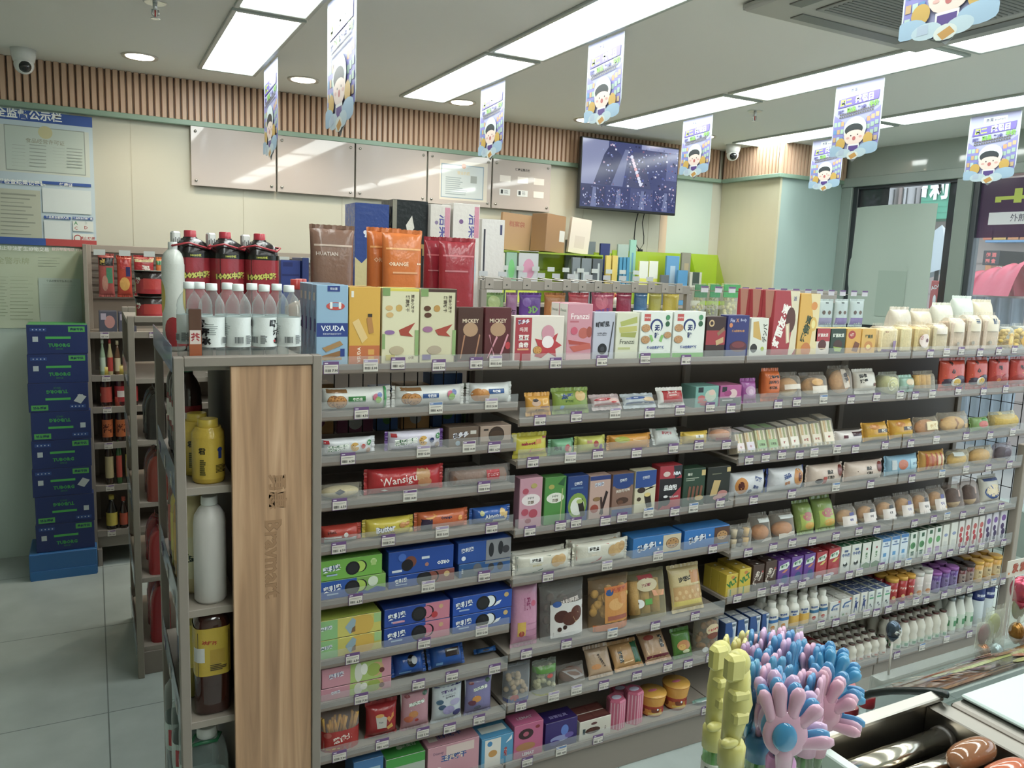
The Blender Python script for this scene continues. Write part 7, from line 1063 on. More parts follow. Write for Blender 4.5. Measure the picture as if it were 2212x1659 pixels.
def tall_b(r, h, capc):
    b = MB(); b.lathe([(r*.85, 0, 'd6d6cc', 'plastic'), (r, .005, 'd6d6cc', 'plastic'), (r, h*.55, 'd6d6cc', 'plastic'), (r*.6, h*.78, 'd6d6cc', 'plastic'), (r*.5, h*.9, 'd6d6cc', 'plastic')], 16)
    c = MB(); c.lathe([(r*.62, h*.9, capc, 'foil'), (r*.62, h*.97, capc, 'foil'), (r*.5, h, capc, 'foil')], 14)
    l = MB(); label_on(l, r, h*.12, h*.5, 'c9d6c4', [Rr(.1, .3, .35, .7, '4a8a5a'), Rr(.45, .3, .7, .7, '4a8a5a')], 'film', -PI/2, 2*PI, 16); return b.mesh('b'), c.mesh('c'), l.mesh('l')
cluster(3.445, 3.635, 2.14, 4, .0625, .07, tall_b(.028, .175, '8d9294'), 'white milk bottle with silver cap', 'silver-capped milk bottles on bottom deck')
def blue_b(r, h):
    b = MB(); b.lathe([(r*.85, 0, 'cfd6da', 'plastic'), (r, .005, 'cfd6da', 'plastic'), (r, h*.7, 'cfd6da', 'plastic'), (r*.95, h*.72, 'cfd6da', 'plastic')], 18)
    c = MB(); c.lathe([(r*1.03, h*.62, '26367e', 'plastic'), (r*1.03, h*.94, '26367e', 'plastic'), (r*.9, h, '26367e', 'plastic')], 20)
    l = MB(); label_on(l, r*1.035, h*.66, h*.82, '26367e', [T('安慕希', .5, .5, .5, 'd8dcea', 0, .04, .2)], 'film', -PI/2-.4, 2*PI, 18); return b.mesh('b'), c.mesh('c'), l.mesh('l')
cluster(3.64, 3.79, 2.145, 3, .074, .08, blue_b(.032, .21), 'bottle with tall dark blue cap', 'blue-capped bottles on bottom deck')
# price tags under the goods, as sub-parts of each shelf
for bi, (x0, x1) in enumerate(BAYX):
    for k, zb in enumerate(BZ[bi]):
        src = 2 if bi == 3 else bi
        xs = sorted(X for kk in ({src, bi}) for X in SHELFTAGS.get((kk, k), []) if x0+.03 < X < x1-.03)
        out = []
        for X in xs:
            X += .014*math.sin(X*40)
            if not out or X-out[-1] > .052: out.append(X)
        if not out and k < len(BZ[bi]): out = [x0+.12+.17*q for q in range(int((x1-x0-.1)/.17))]
        last = k == len(BZ[bi])-1
        shelf(BAY[bi], x0, x0, x1, zb, 2.40, .022 if k == 0 else .026 if bi == 0 else .034, out, YL, last)
    # shelf goods stand in front of the dark depth: brackets
# blurred goods standing behind the grid on the rear shelves
rd = random.Random(11); cols = ['4f8a4a', '3f6aa8', 'a8a8a4', 'b0a83c', 'a84a44', '6a4a8a', '4a7a98', 'b88a4a', '7a3a5a']
for z, zt in ((1.19, 1.40), (.93, 1.10), (.63, .86)):
    x = .58; i = 0
    while x < 3.7:
        wd = rd.uniform(.07, .13); h = rd.uniform(.55, .95)*(zt-z); c = rd.choice(cols)
        b = m_carton(wd, h, .1, c, [Rr(.1, .5, .9, .8, rd.choice(('d0d0c8', '2a3a6a', 'c8b860'))), E(.5, .25, .2, rd.choice(cols))]); o = obj('snack_carton', b, None, (x+wd/2, 2.50, z))
        tag(o, 'snack carton on the rear shelves seen through gaps', 'carton', 'cartons on the rear shelves', ('upper', 'middle', 'lower')[(1.19, .93, .63).index(z)]+' rear shelf'); x += wd+.01; i += 1
# ================================================ ON TOP OF THE END CAP AND THE FRONT RUN
ZT = 1.478
def bottle_thing(name, loc, r, h, body, lab, capd, label, bm='clear', sq=0, where_='', liquid=None, cat='bottle', kind='water', rz=0, grp=None):
    t = empty(name, loc, (0, 0, rz)); b = MB()
    if kind == 'water': pr = [(.8, 0), (.95, .02), (1, .06), (.96, .1), (1, .13), (1, .63), (.97, .66), (1, .69), (.93, .76), (.7, .83), (.42, .885), (.38, .93)]
    elif kind == 'big': pr = [(.75, 0), (.95, .02), (1, .06), (1, .80), (.95, .85), (.80, .895), (.52, .925), (.36, .935), (.34, .945)]
    elif kind == 'jug': pr = [(.85, 0), (1, .03), (1, .74), (.94, .82), (.66, .89), (.42, .92), (.4, .94)]
    elif kind == 'jar': pr = [(.9, 0), (1, .03), (1, .8), (.8, .86), (.8, .88)]
    else: pr = [(.85, 0), (1, .03), (1, .62), (.88, .72), (.5, .84), (.42, .88)]
    pf = [(a*r, z*h, body, bm) for a, z in pr]; b.lathe(pf, 24, 0, 0, sq); obj('body', b, t)
    if liquid:
        q = MB(); q.lathe([(a*r*.95, min(z, liquid[1])*h+.001, liquid[0], 'gloss') for a, z in pr if z <= liquid[1]]+[(.001, liquid[1]*h+.001, liquid[0], 'gloss')], 20, 0, 0, sq); obj('drink', q, t)
    if lab: 
        l = MB(); label_on(l, r*1.004, lab[0]*h, lab[1]*h, lab[2], lab[3], 'film', -PI/2-.2, 2*PI, 28, sq); obj('label', l, t)
    c = MB(); top = pr[-1][1]; cr = capd[1]*r; c.lathe([(cr, (top-.02)*h, capd[0], 'plastic'), (cr*1.03, (top-.01)*h, capd[0], 'plastic'), (cr, h*.995, capd[0], 'plastic'), (cr*.9, h, capd[0], 'plastic')], 22); obj('cap', c, t)
    tag(t, label, cat, grp, where_); return t
wl1 = [T('喝', .61, .78, .27, '1c1c20', -.1, .09, .16), T('开', .63, .5, .27, '1c1c20', -.1, .09, .16), T('水', .65, .22, .27, '1c1c20', -.1, .09, .16), E(.6, .2, .016, 'b8343a')]+lines(.08, .4, .24, .8, 6, '9aa4a4', .6)+bars(.28, .1, .4, .36, '555c60', 'd8dedd')+[T('喝', .06, .78, .27, '1c1c20', -.1, .09, .16), T('开', .08, .5, .27, '1c1c20', -.1, .09, .16), T('水', .10, .22, .27, '1c1c20', -.1, .09, .16)]+lines(.42, .1, .5, .4, 10, '6a7070', .3)
for i, px in enumerate((458, 515, 571, 624)):
    Y = 2.135; X = xat(px, Y, 1.56); bottle_thing('water_bottle', (X, Y, ZT), .0315, .198, 'eaf2f2', (.2, .58, 'dfe6e4', wl1), ('e3e9e8', .44), 'clear water bottle with white label', 'clear', 0, 'front row on the end cap', None, 'bottle', 'water', (2.2, 1.1, .25, 1.0)[i])
for i, px in enumerate((410, 432, 492, 545, 598)):
    Y = 2.22; X = xat(px, Y, 1.56); bottle_thing('water_bottle', (X, Y, ZT), .0315, .198, 'eaf2f2', (.2, .58, 'dfe6e4', wl1), ('e3e9e8', .44), 'clear water bottle with white label', 'clear', 0, 'second row on the end cap', None, 'bottle', 'water', i*1.3)
b = m_carton(.03, .135, .05, '5a3626', [Rr(0, 0, 1, .5, 'a04f24'), Rr(.05, .36, .95, .62, 'd8c8c0'), T('茶', .5, .49, .16, 'a8323a', 0, .04)], (), (), 'gloss'); o = obj('tea_carton', b, None, (xat(420, 2.12, 1.55)-.0, 2.1, ZT)); tag(o, 'narrow brown tea carton left of the water bottles', 'carton')
for i, (px, Y) in enumerate(((412, 2.44), (487, 2.43), (561, 2.42))):
    X = xat(px, Y, 1.7); la_ = [Rr(0, .95, 1, 1, '1b1c18'), T('100%中浆', .5, .975, .03, 'c9c93c', 0, .03, .1), T('100%中浆', .50, .77, .12, 'c9c24c', .06, .06, .26, '4a3a1c'), T('满888', .52, .67, .06, 'c8b8b8', 0, .03, .1)]
    t = bottle_thing('juice_bottle', (X, Y, ZT), .047, .335, '1c1616', (.03, .815, '9c2632', la_), ('b8283a', .34), 'large red juice bottle with black shoulder', 'film', 4, 'behind the water bottles', None, 'bottle', 'big', (.42, .4, .2)[i])
    g = MB(); g.box(-.05, -.026, .0, .02, .285, .33, 'd6d6d2', 'film', .004)
    for q in range(5): g.box(-.049+.005*q, -.047+.005*q, -.0006, 0, .29+.004*(q % 3), .31+.004*(q % 2), '4a4a4a')
    obj('neck_tag', g, t)
    g = MB(); g.tube([(-.07, -.03, .29), (-.03, -.045, .30), (0, -.05, .292), (.03, -.05, .285), (.05, -.03, .295), (.02, .02, .3), (-.03, .02, .3), (-.07, -.03, .29)], .003, 'b02c38', 'plastic', 6); obj('carry_ring', g, t)
b = bottle_thing('drink_bottle', (xat(376, 2.40, 1.6), 2.40, ZT), .03, .30, 'd2d6ce', (.05, .8, 'd0d4cc', [E(.5, .2, .12, 'a8282e', .16), E(.3, .6, .1, 'c8b040', .2), E(.75, .6, .1, 'c8b040', .2), Rr(0, .0, 1, .06, 'a8282e')]), ('d8dcda', .4), 'tall white yellow and red drink bottle at left of the red ones', 'film', 0, '', None, 'bottle', 'big')
for i, (px, Y, c) in enumerate(((640, 2.46, 'c9b8a8'), (650, 2.52, 'b8a490'))):
    bottle_thing('drink_bottle', (xat(px, Y, 1.6), Y, 1.464), .034, .22, 'dcd4c8', None, ('c8403c', .5), 'clear bottle of pale drink behind red bottles', 'clear', 0, '', (c, .7), 'bottle', 'other')
# standing pouches
def pouch(x0, x1, yt, Y, zb, col, art, label, nm='drink_powder_pouch', D=.05, fin='film', cat='pouch', rz=0, z=None, lean=0):
    X0, X1 = xat(x0, Y, zb), xat(x1, Y, zb); Xc = (X0+X1)/2; th = math.radians(lean); H = solveH(Xc, Y, zb, yt, th); W = X1-X0-.002
    b = m_pouch(W, H, D, col, art, fin, int(x0) % 31); o = obj(nm, b, None, (Xc, Y, zb+D*math.sin(th)), (-th, 0, rz)); tag(o, label, cat); return o
ZD2 = 1.464
zig = lambda c: [Rr(.06, .86, .94, .875, c)]
pouch(672, 770, 486, 2.33, ZD2, '7a5a4a', zig('b8a090')+[T('HUATIAN', .34, .80, .045, 'c9b8ac', 0, .02, .5)]+lines(.2, .2, .7, .4, 4, '8d6d5b', .8), 'brown stand-up pouch leaning behind the blue biscuit cartons', D=.06)
o = pouch(793, 868, 492, 2.40, ZD2, 'c0641c', zig('dc9a50')+[T('ORANGE', .5, .76, .045, 'e0b890', 0, .02, .7)], 'orange stand-up pouch, rear one of the two', D=.05)
o = pouch(826, 914, 496, 2.34, ZD2, 'c86a20', zig('e0a058')+[T('ORANGE', .36, .74, .05, 'ecd2b0', 0, .03, .5), E(.86, .745, .025, 'ecd2b0'), E(.93, .745, .025, 'ecd2b0'), Rr(.2, .66, .85, .675, 'dca070'), Rr(.1, .3, .4, .36, 'd88a3c')]+[Rr(.4+.2*k, .18, .56+.2*k, .32, 'd89a30') for k in range(3)], 'orange stand-up pouch, front one of the two', D=.055)
o = pouch(916, 962, 512, 2.40, ZD2, '8c1f2e', zig('b85a60')+[Rr(.1, .72, .8, .73, 'b87078')], 'dark red stand-up pouch partly hidden behind another', D=.05)
o = pouch(948, 1028, 514, 2.34, ZD2, '94222f', zig('c06068')+[Rr(.1, .72, .75, .735, 'b87078'), Rr(.1, .45, .5, .46, 'a85058'), Rr(.5, .08, .92, .18, 'b8b0b0')]+bars(.55, .09, .9, .17, '4a3a3c', 'b8b0b0'), 'dark red stand-up pouch standing in front', D=.055)
# tissue packs and boxes on the middle gondola
ZM = 1.4715
def block(nm, x0, x1, yt, Y, D, col, art, label, cat, zb=ZM, fin='film', rz=0, top=(), topc=None, pack=1):
    X0, X1 = xat(x0, Y, zb), xat(x1, Y, zb); Xc = (X0+X1)/2; H = solveH(Xc, Y, zb, yt, 0); W = X1-X0-.004
    b = m_carton(W, H, D, col, art, top, (), fin, topc); o = obj(nm, b, None, (Xc, Y, zb), (0, 0, rz)); tag(o, label, cat); return o
ZS = 1.745
block('tissue_pack', 764, 838, 440, 3.52, .16, '2c478c', [Pg([(0, 0), (1, 0), (1, .5), (.6, .62), (.2, .5), (0, .55)], 'c9bc88'), Rr(0, 0, 1, .3, 'cfc9b0'), T('心相印', .58, .74, .12, 'e2e6ee', 0, .05, .6), E(.3, .76, .06, 'e2e6ee')], 'blue and gold tissue pack behind the brown pouch', 'tissue pack')
block('tissue_pack', 843, 920, 433, 3.53, .16, '1c2226', [Rr(0, 0, .12, 1, '8a8678'), T('Face', .7, .45, .2, 'a88c50', -PI/2, .03, .4), Pg([(.38, .8), (.55, .88), (.62, .78), (.45, .7)], 'd8d4c8'), T('古龙香', .45, .5, .1, 'c9b888', -PI/2, .02, .3)], 'black tissue pack with gold lettering', 'tissue pack')
block('tissue_pack', 924, 968, 442, 3.5, .14, 'd2ccc4', [T('洁柔', .7, .82, .1, '5a5a9a', -PI/2, .02, .2), Rr(.72, .7, .98, .98, 'c9889a'), E(.3, .85, .09, '8a7a9a'), E(.5, .45, .3, 'b8c4cc', .2)], 'white tissue pack with pink corner, narrower', 'tissue pack')
block('tissue_pack', 972, 1030, 440, 3.5, .14, 'd4cfc8', [T('洁柔', .78, .82, .12, '5a5a9a', -PI/2, .02, .2), Rr(.8, .72, .98, .98, 'c9889a'), E(.3, .85, .08, '7a5a8a'), E(.6, .45, .32, 'b4c2cc', .2)], 'white tissue pack with pink corner, wider', 'tissue pack')
block('paper_roll_pack', 1034, 1084, 474, 3.76, .12, 'cfccc8', [Rr(.08, .2, .16, .9, '3a3a44'), Rr(.8, .85, .9, .95, '4a4a6a'), Rr(.3, .0, .9, .12, 'b8a8b8')], 'tall white paper pack with dark vertical print', 'paper pack')
block('storage_crate', 606, 650, 562, 3.5, .2, '2a3f80', [Rr(.05, .75, .95, .78, '1e2f66'), Rr(.1, .9, .6, .97, '1e2f66')], 'dark blue plastic crate left of the brown pouch', 'crate', fin='plastic')
block('storage_crate', 652, 668, 557, 3.48, .2, '24386f', [], 'narrow dark blue crate beside the larger one', 'crate', fin='plastic')
# goods standing on the middle gondola top around the hook bar: hanging sweets bags
def hang(x0, x1, yt, yb, Y, col, art, label, nm='sweets_bag', kind='V', fcol=None):
    zt, zb = zat(yt, xat(x0, Y, 1.6), Y), zat(yb, xat(x0, Y, 1.55), Y); X0, X1 = xat(x0, Y, zb), xat(x1, Y, zb); W = X1-X0-.004; H = zt-zb
    if kind == 'V': o = obj(nm, m_pack(W, H, .03, col, art, 'z', 'film', 4, None, 1.2, (1, 1), int(x0) % 13), None, ((X0+X1)/2, Y, zb))
    else:
        o = empty(nm, ((X0+X1)/2, Y, zb)); obj('wrapper', m_pack(W, H, .04, col, (), 'z', 'wrap', 4, None, 1.5, (1, 1), int(x0) % 13), o); obj('contents', food('bits', W, H, .04, None, fcol, 3), o)
        q = MB(); q.box(-W/2+.004, W/2-.004, .0, .004, H*.7, H*.98, art, 'film'); obj('header_card', q, o)
    tag(o, label, 'bag'); return o
for x0, x1, c, a, lb in ((1040, 1090, '7a9a5a', [T('梅冻', .5, .4, .3, '3a4a3a', 0, .03, .8), E(.5, .8, .3, 'a8b878')], 'green plum jelly bag hanging behind the pink carton'), (1092, 1118, '9a6a90', [T('梅', .5, .5, .2, '4a3a4a')], 'mauve plum jelly bag beside the green one'), (1120, 1170, '6a4494', [Rr(.1, .05, .9, .45, 'b8c8cc'), T('3D', .6, .6, .2, '7aa860', .1, .05, .5), E(.3, .8, .2, '8460ac')], 'purple gummy sweets bag hanging under hook bar'), (1174, 1222, 'b07038', [E(.5, .6, .3, 'c48a44'), E(.3, .3, .2, 'd09a58')], 'amber gummy sweets bag hanging under hook bar'),
        (1226, 1272, 'b8404c', [E(.5, .6, .3, 'cf6070'), E(.3, .3, .2, 'a8303c')], 'red gummy sweets bag hanging under hook bar'), (1276, 1326, 'b84a68', [Rr(.1, .05, .9, .4, 'c8ccc4'), T('3D软糖', .5, .55, .16, '7a50a0', .1, .05, .8), E(.4, .8, .3, 'd06a80')], 'pink gummy bag with grey printed band'), (1330, 1364, '9a2a4a', [], 'dark magenta sweets bag hanging under hook bar'), (1368, 1398, '3f6f9a', [E(.5, .5, .3, '5a8ab0')], 'blue sweets bag hanging under hook bar'), (1400, 1428, 'b0a83c', [], 'yellow olive sweets bag, narrow'), (1430, 1466, 'c9b43c', [Rr(.1, .05, .9, .5, 'c07040'), Rr(.15, .1, .85, .44, 'c88858')], 'yellow bag with orange label at end of hook bar')):
    hang(x0, x1, 632, 720, 3.49, c, a, lb)
for x0, x1, c, fc, lb in ((1494, 1524, '3f7a4a', 'b8b070', 'clear bag of green nuts hanging on hook rack, first'), (1527, 1552, '2f8a4a', '9aa060', 'clear bag of green nuts hanging on hook rack, second'), (1556, 1594, '3a9a4a', 'c9c088', 'clear bag of pale nuts with green header card')):
    hang(x0, x1, 612, 712, 3.6, 'eef2ea', c, lb, 'nut_bag', 'K', fc)
for i, (x0, x1) in enumerate(((1766, 1800), (1802, 1832), (1834, 1866))):
    hang(x0, x1, 646, 706, 3.5, 'b8c4c0', [Rr(.05, .02, .95, .3, '8a7aa8' if i else '9a94b0'), E(.3, .52, .11, '5a4638'), E(.68, .52, .11, '6a5240'), Rr(.4, .9, .6, .94, '3a4040')], ('white pouch with nut pictures, leftmost of three behind yellow cartons', 'white pouch with nut pictures, middle of three behind yellow cartons', 'white pouch with nut pictures, nearest the bread bags')[i], 'nut_pouch')
# goods on the wall shelf top: acrylic trays with small goods, cardboard boxes
ZW = 1.505; YA = 4.93
t = empty('shelf_top_plate', (2.2, 4.83, 1.478)); q = MB(); q.box(0, 2.35, 0, .26, 0, .025, '9a9084', 'card', .002)
for x in (.02, 2.3): q.box(x, x+.03, .2, .25, -.168, 0, '9a9084', 'paint')
obj('board', q, t); tag(t, 'raised board carrying the green acrylic trays by the wall', 'shelf')
def wbox(nm, x0, x1, yt, Y, D, c, art, lb, cat, fin='card', zb=ZW, top=(), rz=0, topc=None): return block(nm, x0, x1, yt, Y, D, c, art, lb, cat, zb, fin, rz, top, topc)
for i, (x0, x1, yt, c) in enumerate(((1048, 1088, 545, 'c9c8bc'), (1090, 1114, 543, '8ab09a'), (1117, 1160, 542, 'b8bcc0'))):
    wbox('gift_pouch', x0, x1, yt, 4.90, .04, c, [Rr(.0, .0, 1, .3, 'c4d030'), E(.5, .65, .3, ('c46a44', '6ac070', 'c88aa8')[i], .2)], ('white card with orange base beside tissue packs', 'pale green card pack on acrylic tray', 'grey card pack with pink shape on tray')[i], 'pack')
for i, (x0, x1, yt) in enumerate(((1290, 1330, 545), (1330, 1500, 540), (1500, 1560, 548))):
    X0, X1 = xat(x0, 4.97, 1.6), xat(x1, 4.97, 1.6); H = zat(yt, X0, 4.97)-ZW
    t = empty('acrylic_tray', ((X0+X1)/2, 4.97, ZW)); q = MB(); w_ = (X1-X0)/2-.004; q.box(-w_, w_, .08, .084, 0, H, 'b8d818', 'acrylic'); q.box(-w_, w_, -.04, -.036, 0, H*.35, 'b8d818', 'acrylic'); q.box(-w_, w_, -.036, .08, 0, .004, 'b8d818', 'acrylic')
    for sx in (-1, 1): q.add([(sx*w_, -.036, 0), (sx*w_, .08, 0), (sx*w_, .08, H), (sx*w_, -.036, H*.35)], [(0, 1, 2, 3)], 'b8d818', 'acrylic')
    obj('tray', q, t); tag(t, ('lime green acrylic tray below the navy packet', 'widest lime green acrylic tray', 'lime green acrylic tray at right end of board')[i], 'tray')
def tilt_box(nm, X, Y, z, W, H, D, c, art, lb, cat, rx=0, ry=0, rz=0): 
    b = m_carton(W, H, D, c, art); o = obj(nm, b, None, (X, Y, z), (rx, ry, rz)); tag(o, lb, cat)
p = ony(1105, 540, 5.02); tilt_box('paper_file_bag', 2.64, 5.03, 1.86, .235, .255, .03, 'a8855c', [T('档案袋', .5, .72, .16, '9a5a40', 0, .02, .8)], 'brown kraft document bag with red characters', 'document bag', 0, .06)
tilt_box('cardboard_box', 2.905, 4.93, 1.86, .21, .26, .14, '9a7650', [Rr(.7, .3, .98, .6, 'c9c9c4')], 'brown cardboard box standing on acrylic tray', 'box', 0, .05, .35)
tilt_box('white_card_box', 3.12, 4.96, 1.86, .17, .25, .03, 'd0c6b8', [Rr(.25, .15, .75, .5, 'c4b8aa')], 'thin cream card box leaning beside the cardboard box', 'box', 0, .1)
t = empty('box_ledge', (2.45, 4.9, ZW)); q = MB(); q.box(0, .85, 0, .2, .34, .352, 'b8d818', 'acrylic'); q.box(0, .006, 0, .2, 0, .34, 'b8d818', 'acrylic'); q.box(.844, .85, 0, .2, 0, .34, 'b8d818', 'acrylic'); q.box(0, .85, .194, .2, 0, .34, 'b8d818', 'acrylic'); obj('rack', q, t); tag(t, 'lime green acrylic rack under the cardboard boxes', 'rack')
for i, (x0, x1, yt, Y, c, a, lb) in enumerate(((1217, 1238, 518, 5.05, '6f7a80', [E(.5, .5, .2, '9aa4a8', .2)], 'grey blister pack hanging first from left'), (1238, 1258, 520, 5.05, '6a757c', [Rr(.3, .2, .7, .6, 'c9ccc8')], 'grey blister pack hanging second from left'), (1260, 1281, 522, 5.05, '6a757c', [Rr(.3, .2, .7, .6, 'c9ccc8')], 'grey blister pack hanging third from left'), (1232, 1250, 556, 4.88, '707a80', [Rr(.2, .2, .8, .7, 'b8c0c0')], 'small grey pack in front row, left'), (1252, 1274, 558, 4.88, '707a80', [Rr(.2, .2, .8, .7, 'b8c0c0')], 'small grey pack in front row, middle'), (1276, 1298, 559, 4.88, '50585e', [Rr(.5, .1, .7, .9, 'a8b0b0')], 'small dark grey pack in front row, right'),
     (1291, 1312, 526, 5.0, '22306a', [], 'navy blue packet above the green tray'), (1304, 1316, 552, 4.9, 'd0b850', [Rr(.1, 0, .9, .3, 'c08a50')], 'pale yellow tube box, left of pair'), (1318, 1330, 552, 4.9, 'd0b850', [Rr(.1, 0, .9, .3, 'c08a50')], 'pale yellow tube box, right of pair'), (1333, 1340, 556, 4.9, '3a8ab0', [Rr(0, 0, 1, .4, '6ab060')], 'blue toothpaste box, leftmost of three'), (1341, 1348, 556, 4.9, '3a8ab0', [Rr(0, 0, 1, .4, '6ab060')], 'blue toothpaste box, middle of three'), (1349, 1356, 556, 4.9, '3a8ab0', [Rr(0, 0, 1, .4, '6ab060')], 'blue toothpaste box, rightmost of three'),
     (1328, 1352, 528, 5.04, '9ab0a8', [], 'grey green toothbrush pack'), (1354, 1368, 518, 5.04, '8ac0b0', [Rr(.3, .2, .6, .8, '5a98b8')], 'tall mint toothbrush pack'), (1376, 1396, 564, 4.9, 'd0d040', [Rr(0, .6, 1, 1, 'd8dcd0'), E(.5, .35, .2, '9ac850')], 'yellow and white box, left'), (1397, 1417, 564, 4.9, 'd0d040', [Rr(0, .6, 1, 1, 'd8dcd0'), E(.5, .35, .2, '9ac850')], 'yellow and white box, right'),
     (1434, 1462, 553, 4.93, '5a98c8', [Rr(.3, .2, .7, .8, 'a8c4d8')], 'light blue pack right of the yellow boxes'), (1466, 1486, 546, 4.93, '8a8a7a', [Rr(.3, .3, .8, .8, 'a89a78')], 'grey hanging pack right of blue one'), (1460, 1482, 584, 4.86, '4a90c0', [], 'blue leaning pack in lower row'), (1486, 1512, 588, 4.86, 'c0c0b0', [Rr(.2, .6, .8, 1, '3a4a40')], 'pale pack with dark band in lower row'), (1424, 1442, 594, 4.86, '60666a', [], 'small dark pack in lower row'))):
    wbox('toiletry_pack', x0, x1, yt, Y, .02, c, a, lb, 'toiletries')
for i, x in enumerate((1328, 1341, 1355)):
    X = xat(x, 4.87, 1.53); t = empty('small_bottle', (X, 4.86, ZW)); q = MB(); q.lathe([(.016, 0, 'd8d8d2', 'plastic'), (.017, .04, 'd8d8d2', 'plastic'), (.008, .05, 'd8d8d2', 'plastic')], 14); obj('body', q, t); q = MB(); q.lathe([(.009, .05, 'b83038', 'plastic'), (.009, .075, 'b83038', 'plastic')], 12); obj('cap', q, t); tag(t, 'small white bottle with red cap on the wall board', 'bottle', 'small red-capped bottles')
# cup noodles on the middle gondola, left end
def cupn(X, Y, z, r, h, label, c='a8242c'):
    t = empty('noodle_cup', (X, Y, z)); q = MB(); label_on(q, r*.93, h*.1, h*.95, c, [Rr(.42, .2, .62, .7, 'b83a34'), Rr(.1, .1, .3, .5, 'c9b878'), T('粉', .35, .6, .3, 'e0dcd0', 0, .04, .1), Rr(.64, .3, .72, .8, 'c9a860')], 'film', -PI/2, 2*PI, 24); q.lathe([(r*.8, 0, '2a201c', 'film'), (r*.9, h*.5, '2a201c', 'film'), (r, h*.97, 'd8d8d0', 'film')], 24); obj('cup', q, t)
    q = MB(); q.lathe([(r*1.06, h*.97, '2a2c28', 'film'), (r*1.06, h*1.0, 'c8ccc8', 'film')], 24); obj('lid', q, t); tag(t, label, 'cup noodles')
cupn(.205, 3.53, 1.479-.0, .058, .095, 'red cup noodle bowl, lower of the two stacked'); cupn(.205, 3.53, 1.576, .058, .10, 'red cup noodle bowl, upper of the two stacked')
q = MB(); q.box(.118, .43, 3.46, 4.01, 1.46, 1.4775, '9a9084', 'card', .001); o = obj('top_board', q, bpy.data.objects['middle_shelving']); o.matrix_parent_inverse = Matrix.Translation((-.115, -3.42, 0))
# goods on the wall shelving, far left
def wshelf(items, z, Y=4.835):
    for (x0, x1, yt, kind, c, art, nm, lb, cat) in items:
        X0, X1 = xat(x0, Y, z), xat(x1, Y, z); W = X1-X0-.003; H = max(.03, zat(yt, (X0+X1)/2, Y)-z); loc = ((X0+X1)/2, Y, z)
        if kind == 'bag': o = obj(nm, m_pack(W, H, .03, c, art, 'z', 'film', 4), None, loc)
        elif kind == 'box': o = obj(nm, m_carton(W, H, .08, c, art), None, loc)
        else:
            r = W/2; o = empty(nm, (loc[0], Y+r, z)); q = MB()
            if kind == 'jar': pr = [(r*.9, 0), (r, H*.05), (r, H*.7), (r*.85, H*.78)]; cz = (.78, 1, .95)
            else: pr = [(r*.9, 0), (r, H*.04), (r, H*.55), (r*.45, H*.78), (r*.4, H*.88)]; cz = (.88, 1, .5)
            q.lathe([(a, b_, c, 'gloss') for a, b_ in pr], 16); obj('body', q, o)
            q = MB(); label_on(q, r*1.01, H*.12, H*.5, art[0], art[1:], 'film', -PI/2, 2*PI, 16); obj('label', q, o)
            q = MB(); q.lathe([(r*cz[2], H*cz[0], art[0] if kind == 'oil' else 'b8a030' if len(lb) % 2 else 'c44a34', 'plastic'), (r*cz[2], H, 'b8a030' if len(lb) % 2 else 'c44a34', 'plastic')], 14); obj('cap', q, o)
        tag(o, lb, cat)
wshelf([(213, 250, 548, 'bag', 'a04a44', [Rr(0, .75, 1, .95, '1c1a18'), T('卤', .3, .85, .14, 'c9a83c'), Rr(.5, .3, .9, .7, '3a7a5a'), E(.4, .3, .2, 'b07a68', .2)], 'hanging_snack_bag', 'black and red snack bag hanging by the post', 'bag'), (253, 288, 552, 'bag', 'b03a24', [Rr(.2, .7, .8, .95, 'a82a2a'), E(.5, .3, .35, 'd09a44', .18), Rr(.6, .5, .9, .75, '2a2a5a')], 'hanging_snack_bag', 'orange red seasoning bag hanging second', 'bag'), (290, 336, 552, 'bag', 'a8262c', [Rr(0, .88, 1, 1, 'c9b888'), T('麻辣', .6, .6, .2, 'e0d0c8', -PI/2, .03, .4), Rr(.5, .4, .95, .5, '2a3a6a')], 'hanging_snack_bag', 'red seasoning bag hanging third', 'bag'), (338, 356, 556, 'bag', 'c86a28', [Rr(0, .85, 1, 1, '3a7a4a')], 'hanging_snack_bag', 'orange and green bag at right', 'bag')], 1.50, 4.9)
wshelf([(214, 254, 672, 'box', '4a4a58', [E(.6, .5, .3, 'b07a74', .3), Rr(.1, .6, .4, .9, 'a89aa8')], 'noodle_box', 'dark box with meat picture, left', 'box'), (256, 296, 674, 'box', '4a4a58', [E(.6, .5, .3, 'b07a74', .3), Rr(.1, .6, .4, .9, 'a89aa8')], 'noodle_box', 'dark box with meat picture, right', 'box')], 1.31)
wshelf([(216, 230, 733, 'oil', '8aa080', ['b8c8b0'], 'spice_bottle', 'pale green spice bottle on wall shelf', 'bottle'), (232, 246, 733, 'oil', 'b0a070', ['b03a30'], 'spice_bottle', 'spice bottle with yellow cap', 'bottle'), (248, 262, 736, 'oil', '6a4a30', ['c8b890'], 'spice_bottle', 'brown spice bottle on wall shelf', 'bottle'), (272, 288, 728, 'oil', '2f6a3a', ['4a8a5a'], 'spice_bottle', 'dark green spice bottle', 'bottle')], 1.075)
wshelf([(217, 244, 793, 'jar', '3a1a14', ['b8483a', E(.3, .5, .05, 'c9a878')], 'sauce_jar', 'dark sauce jar with red label', 'jar'), (248, 278, 790, 'jar', '4a1418', ['a82c30', Rr(.4, .3, .6, .7, 'd8c8c0')], 'sauce_jar', 'dark red chilli jar', 'jar'), (281, 300, 792, 'jar', '3a1814', ['a02a28'], 'sauce_jar', 'dark jar beside the chilli jar', 'jar')], .90)
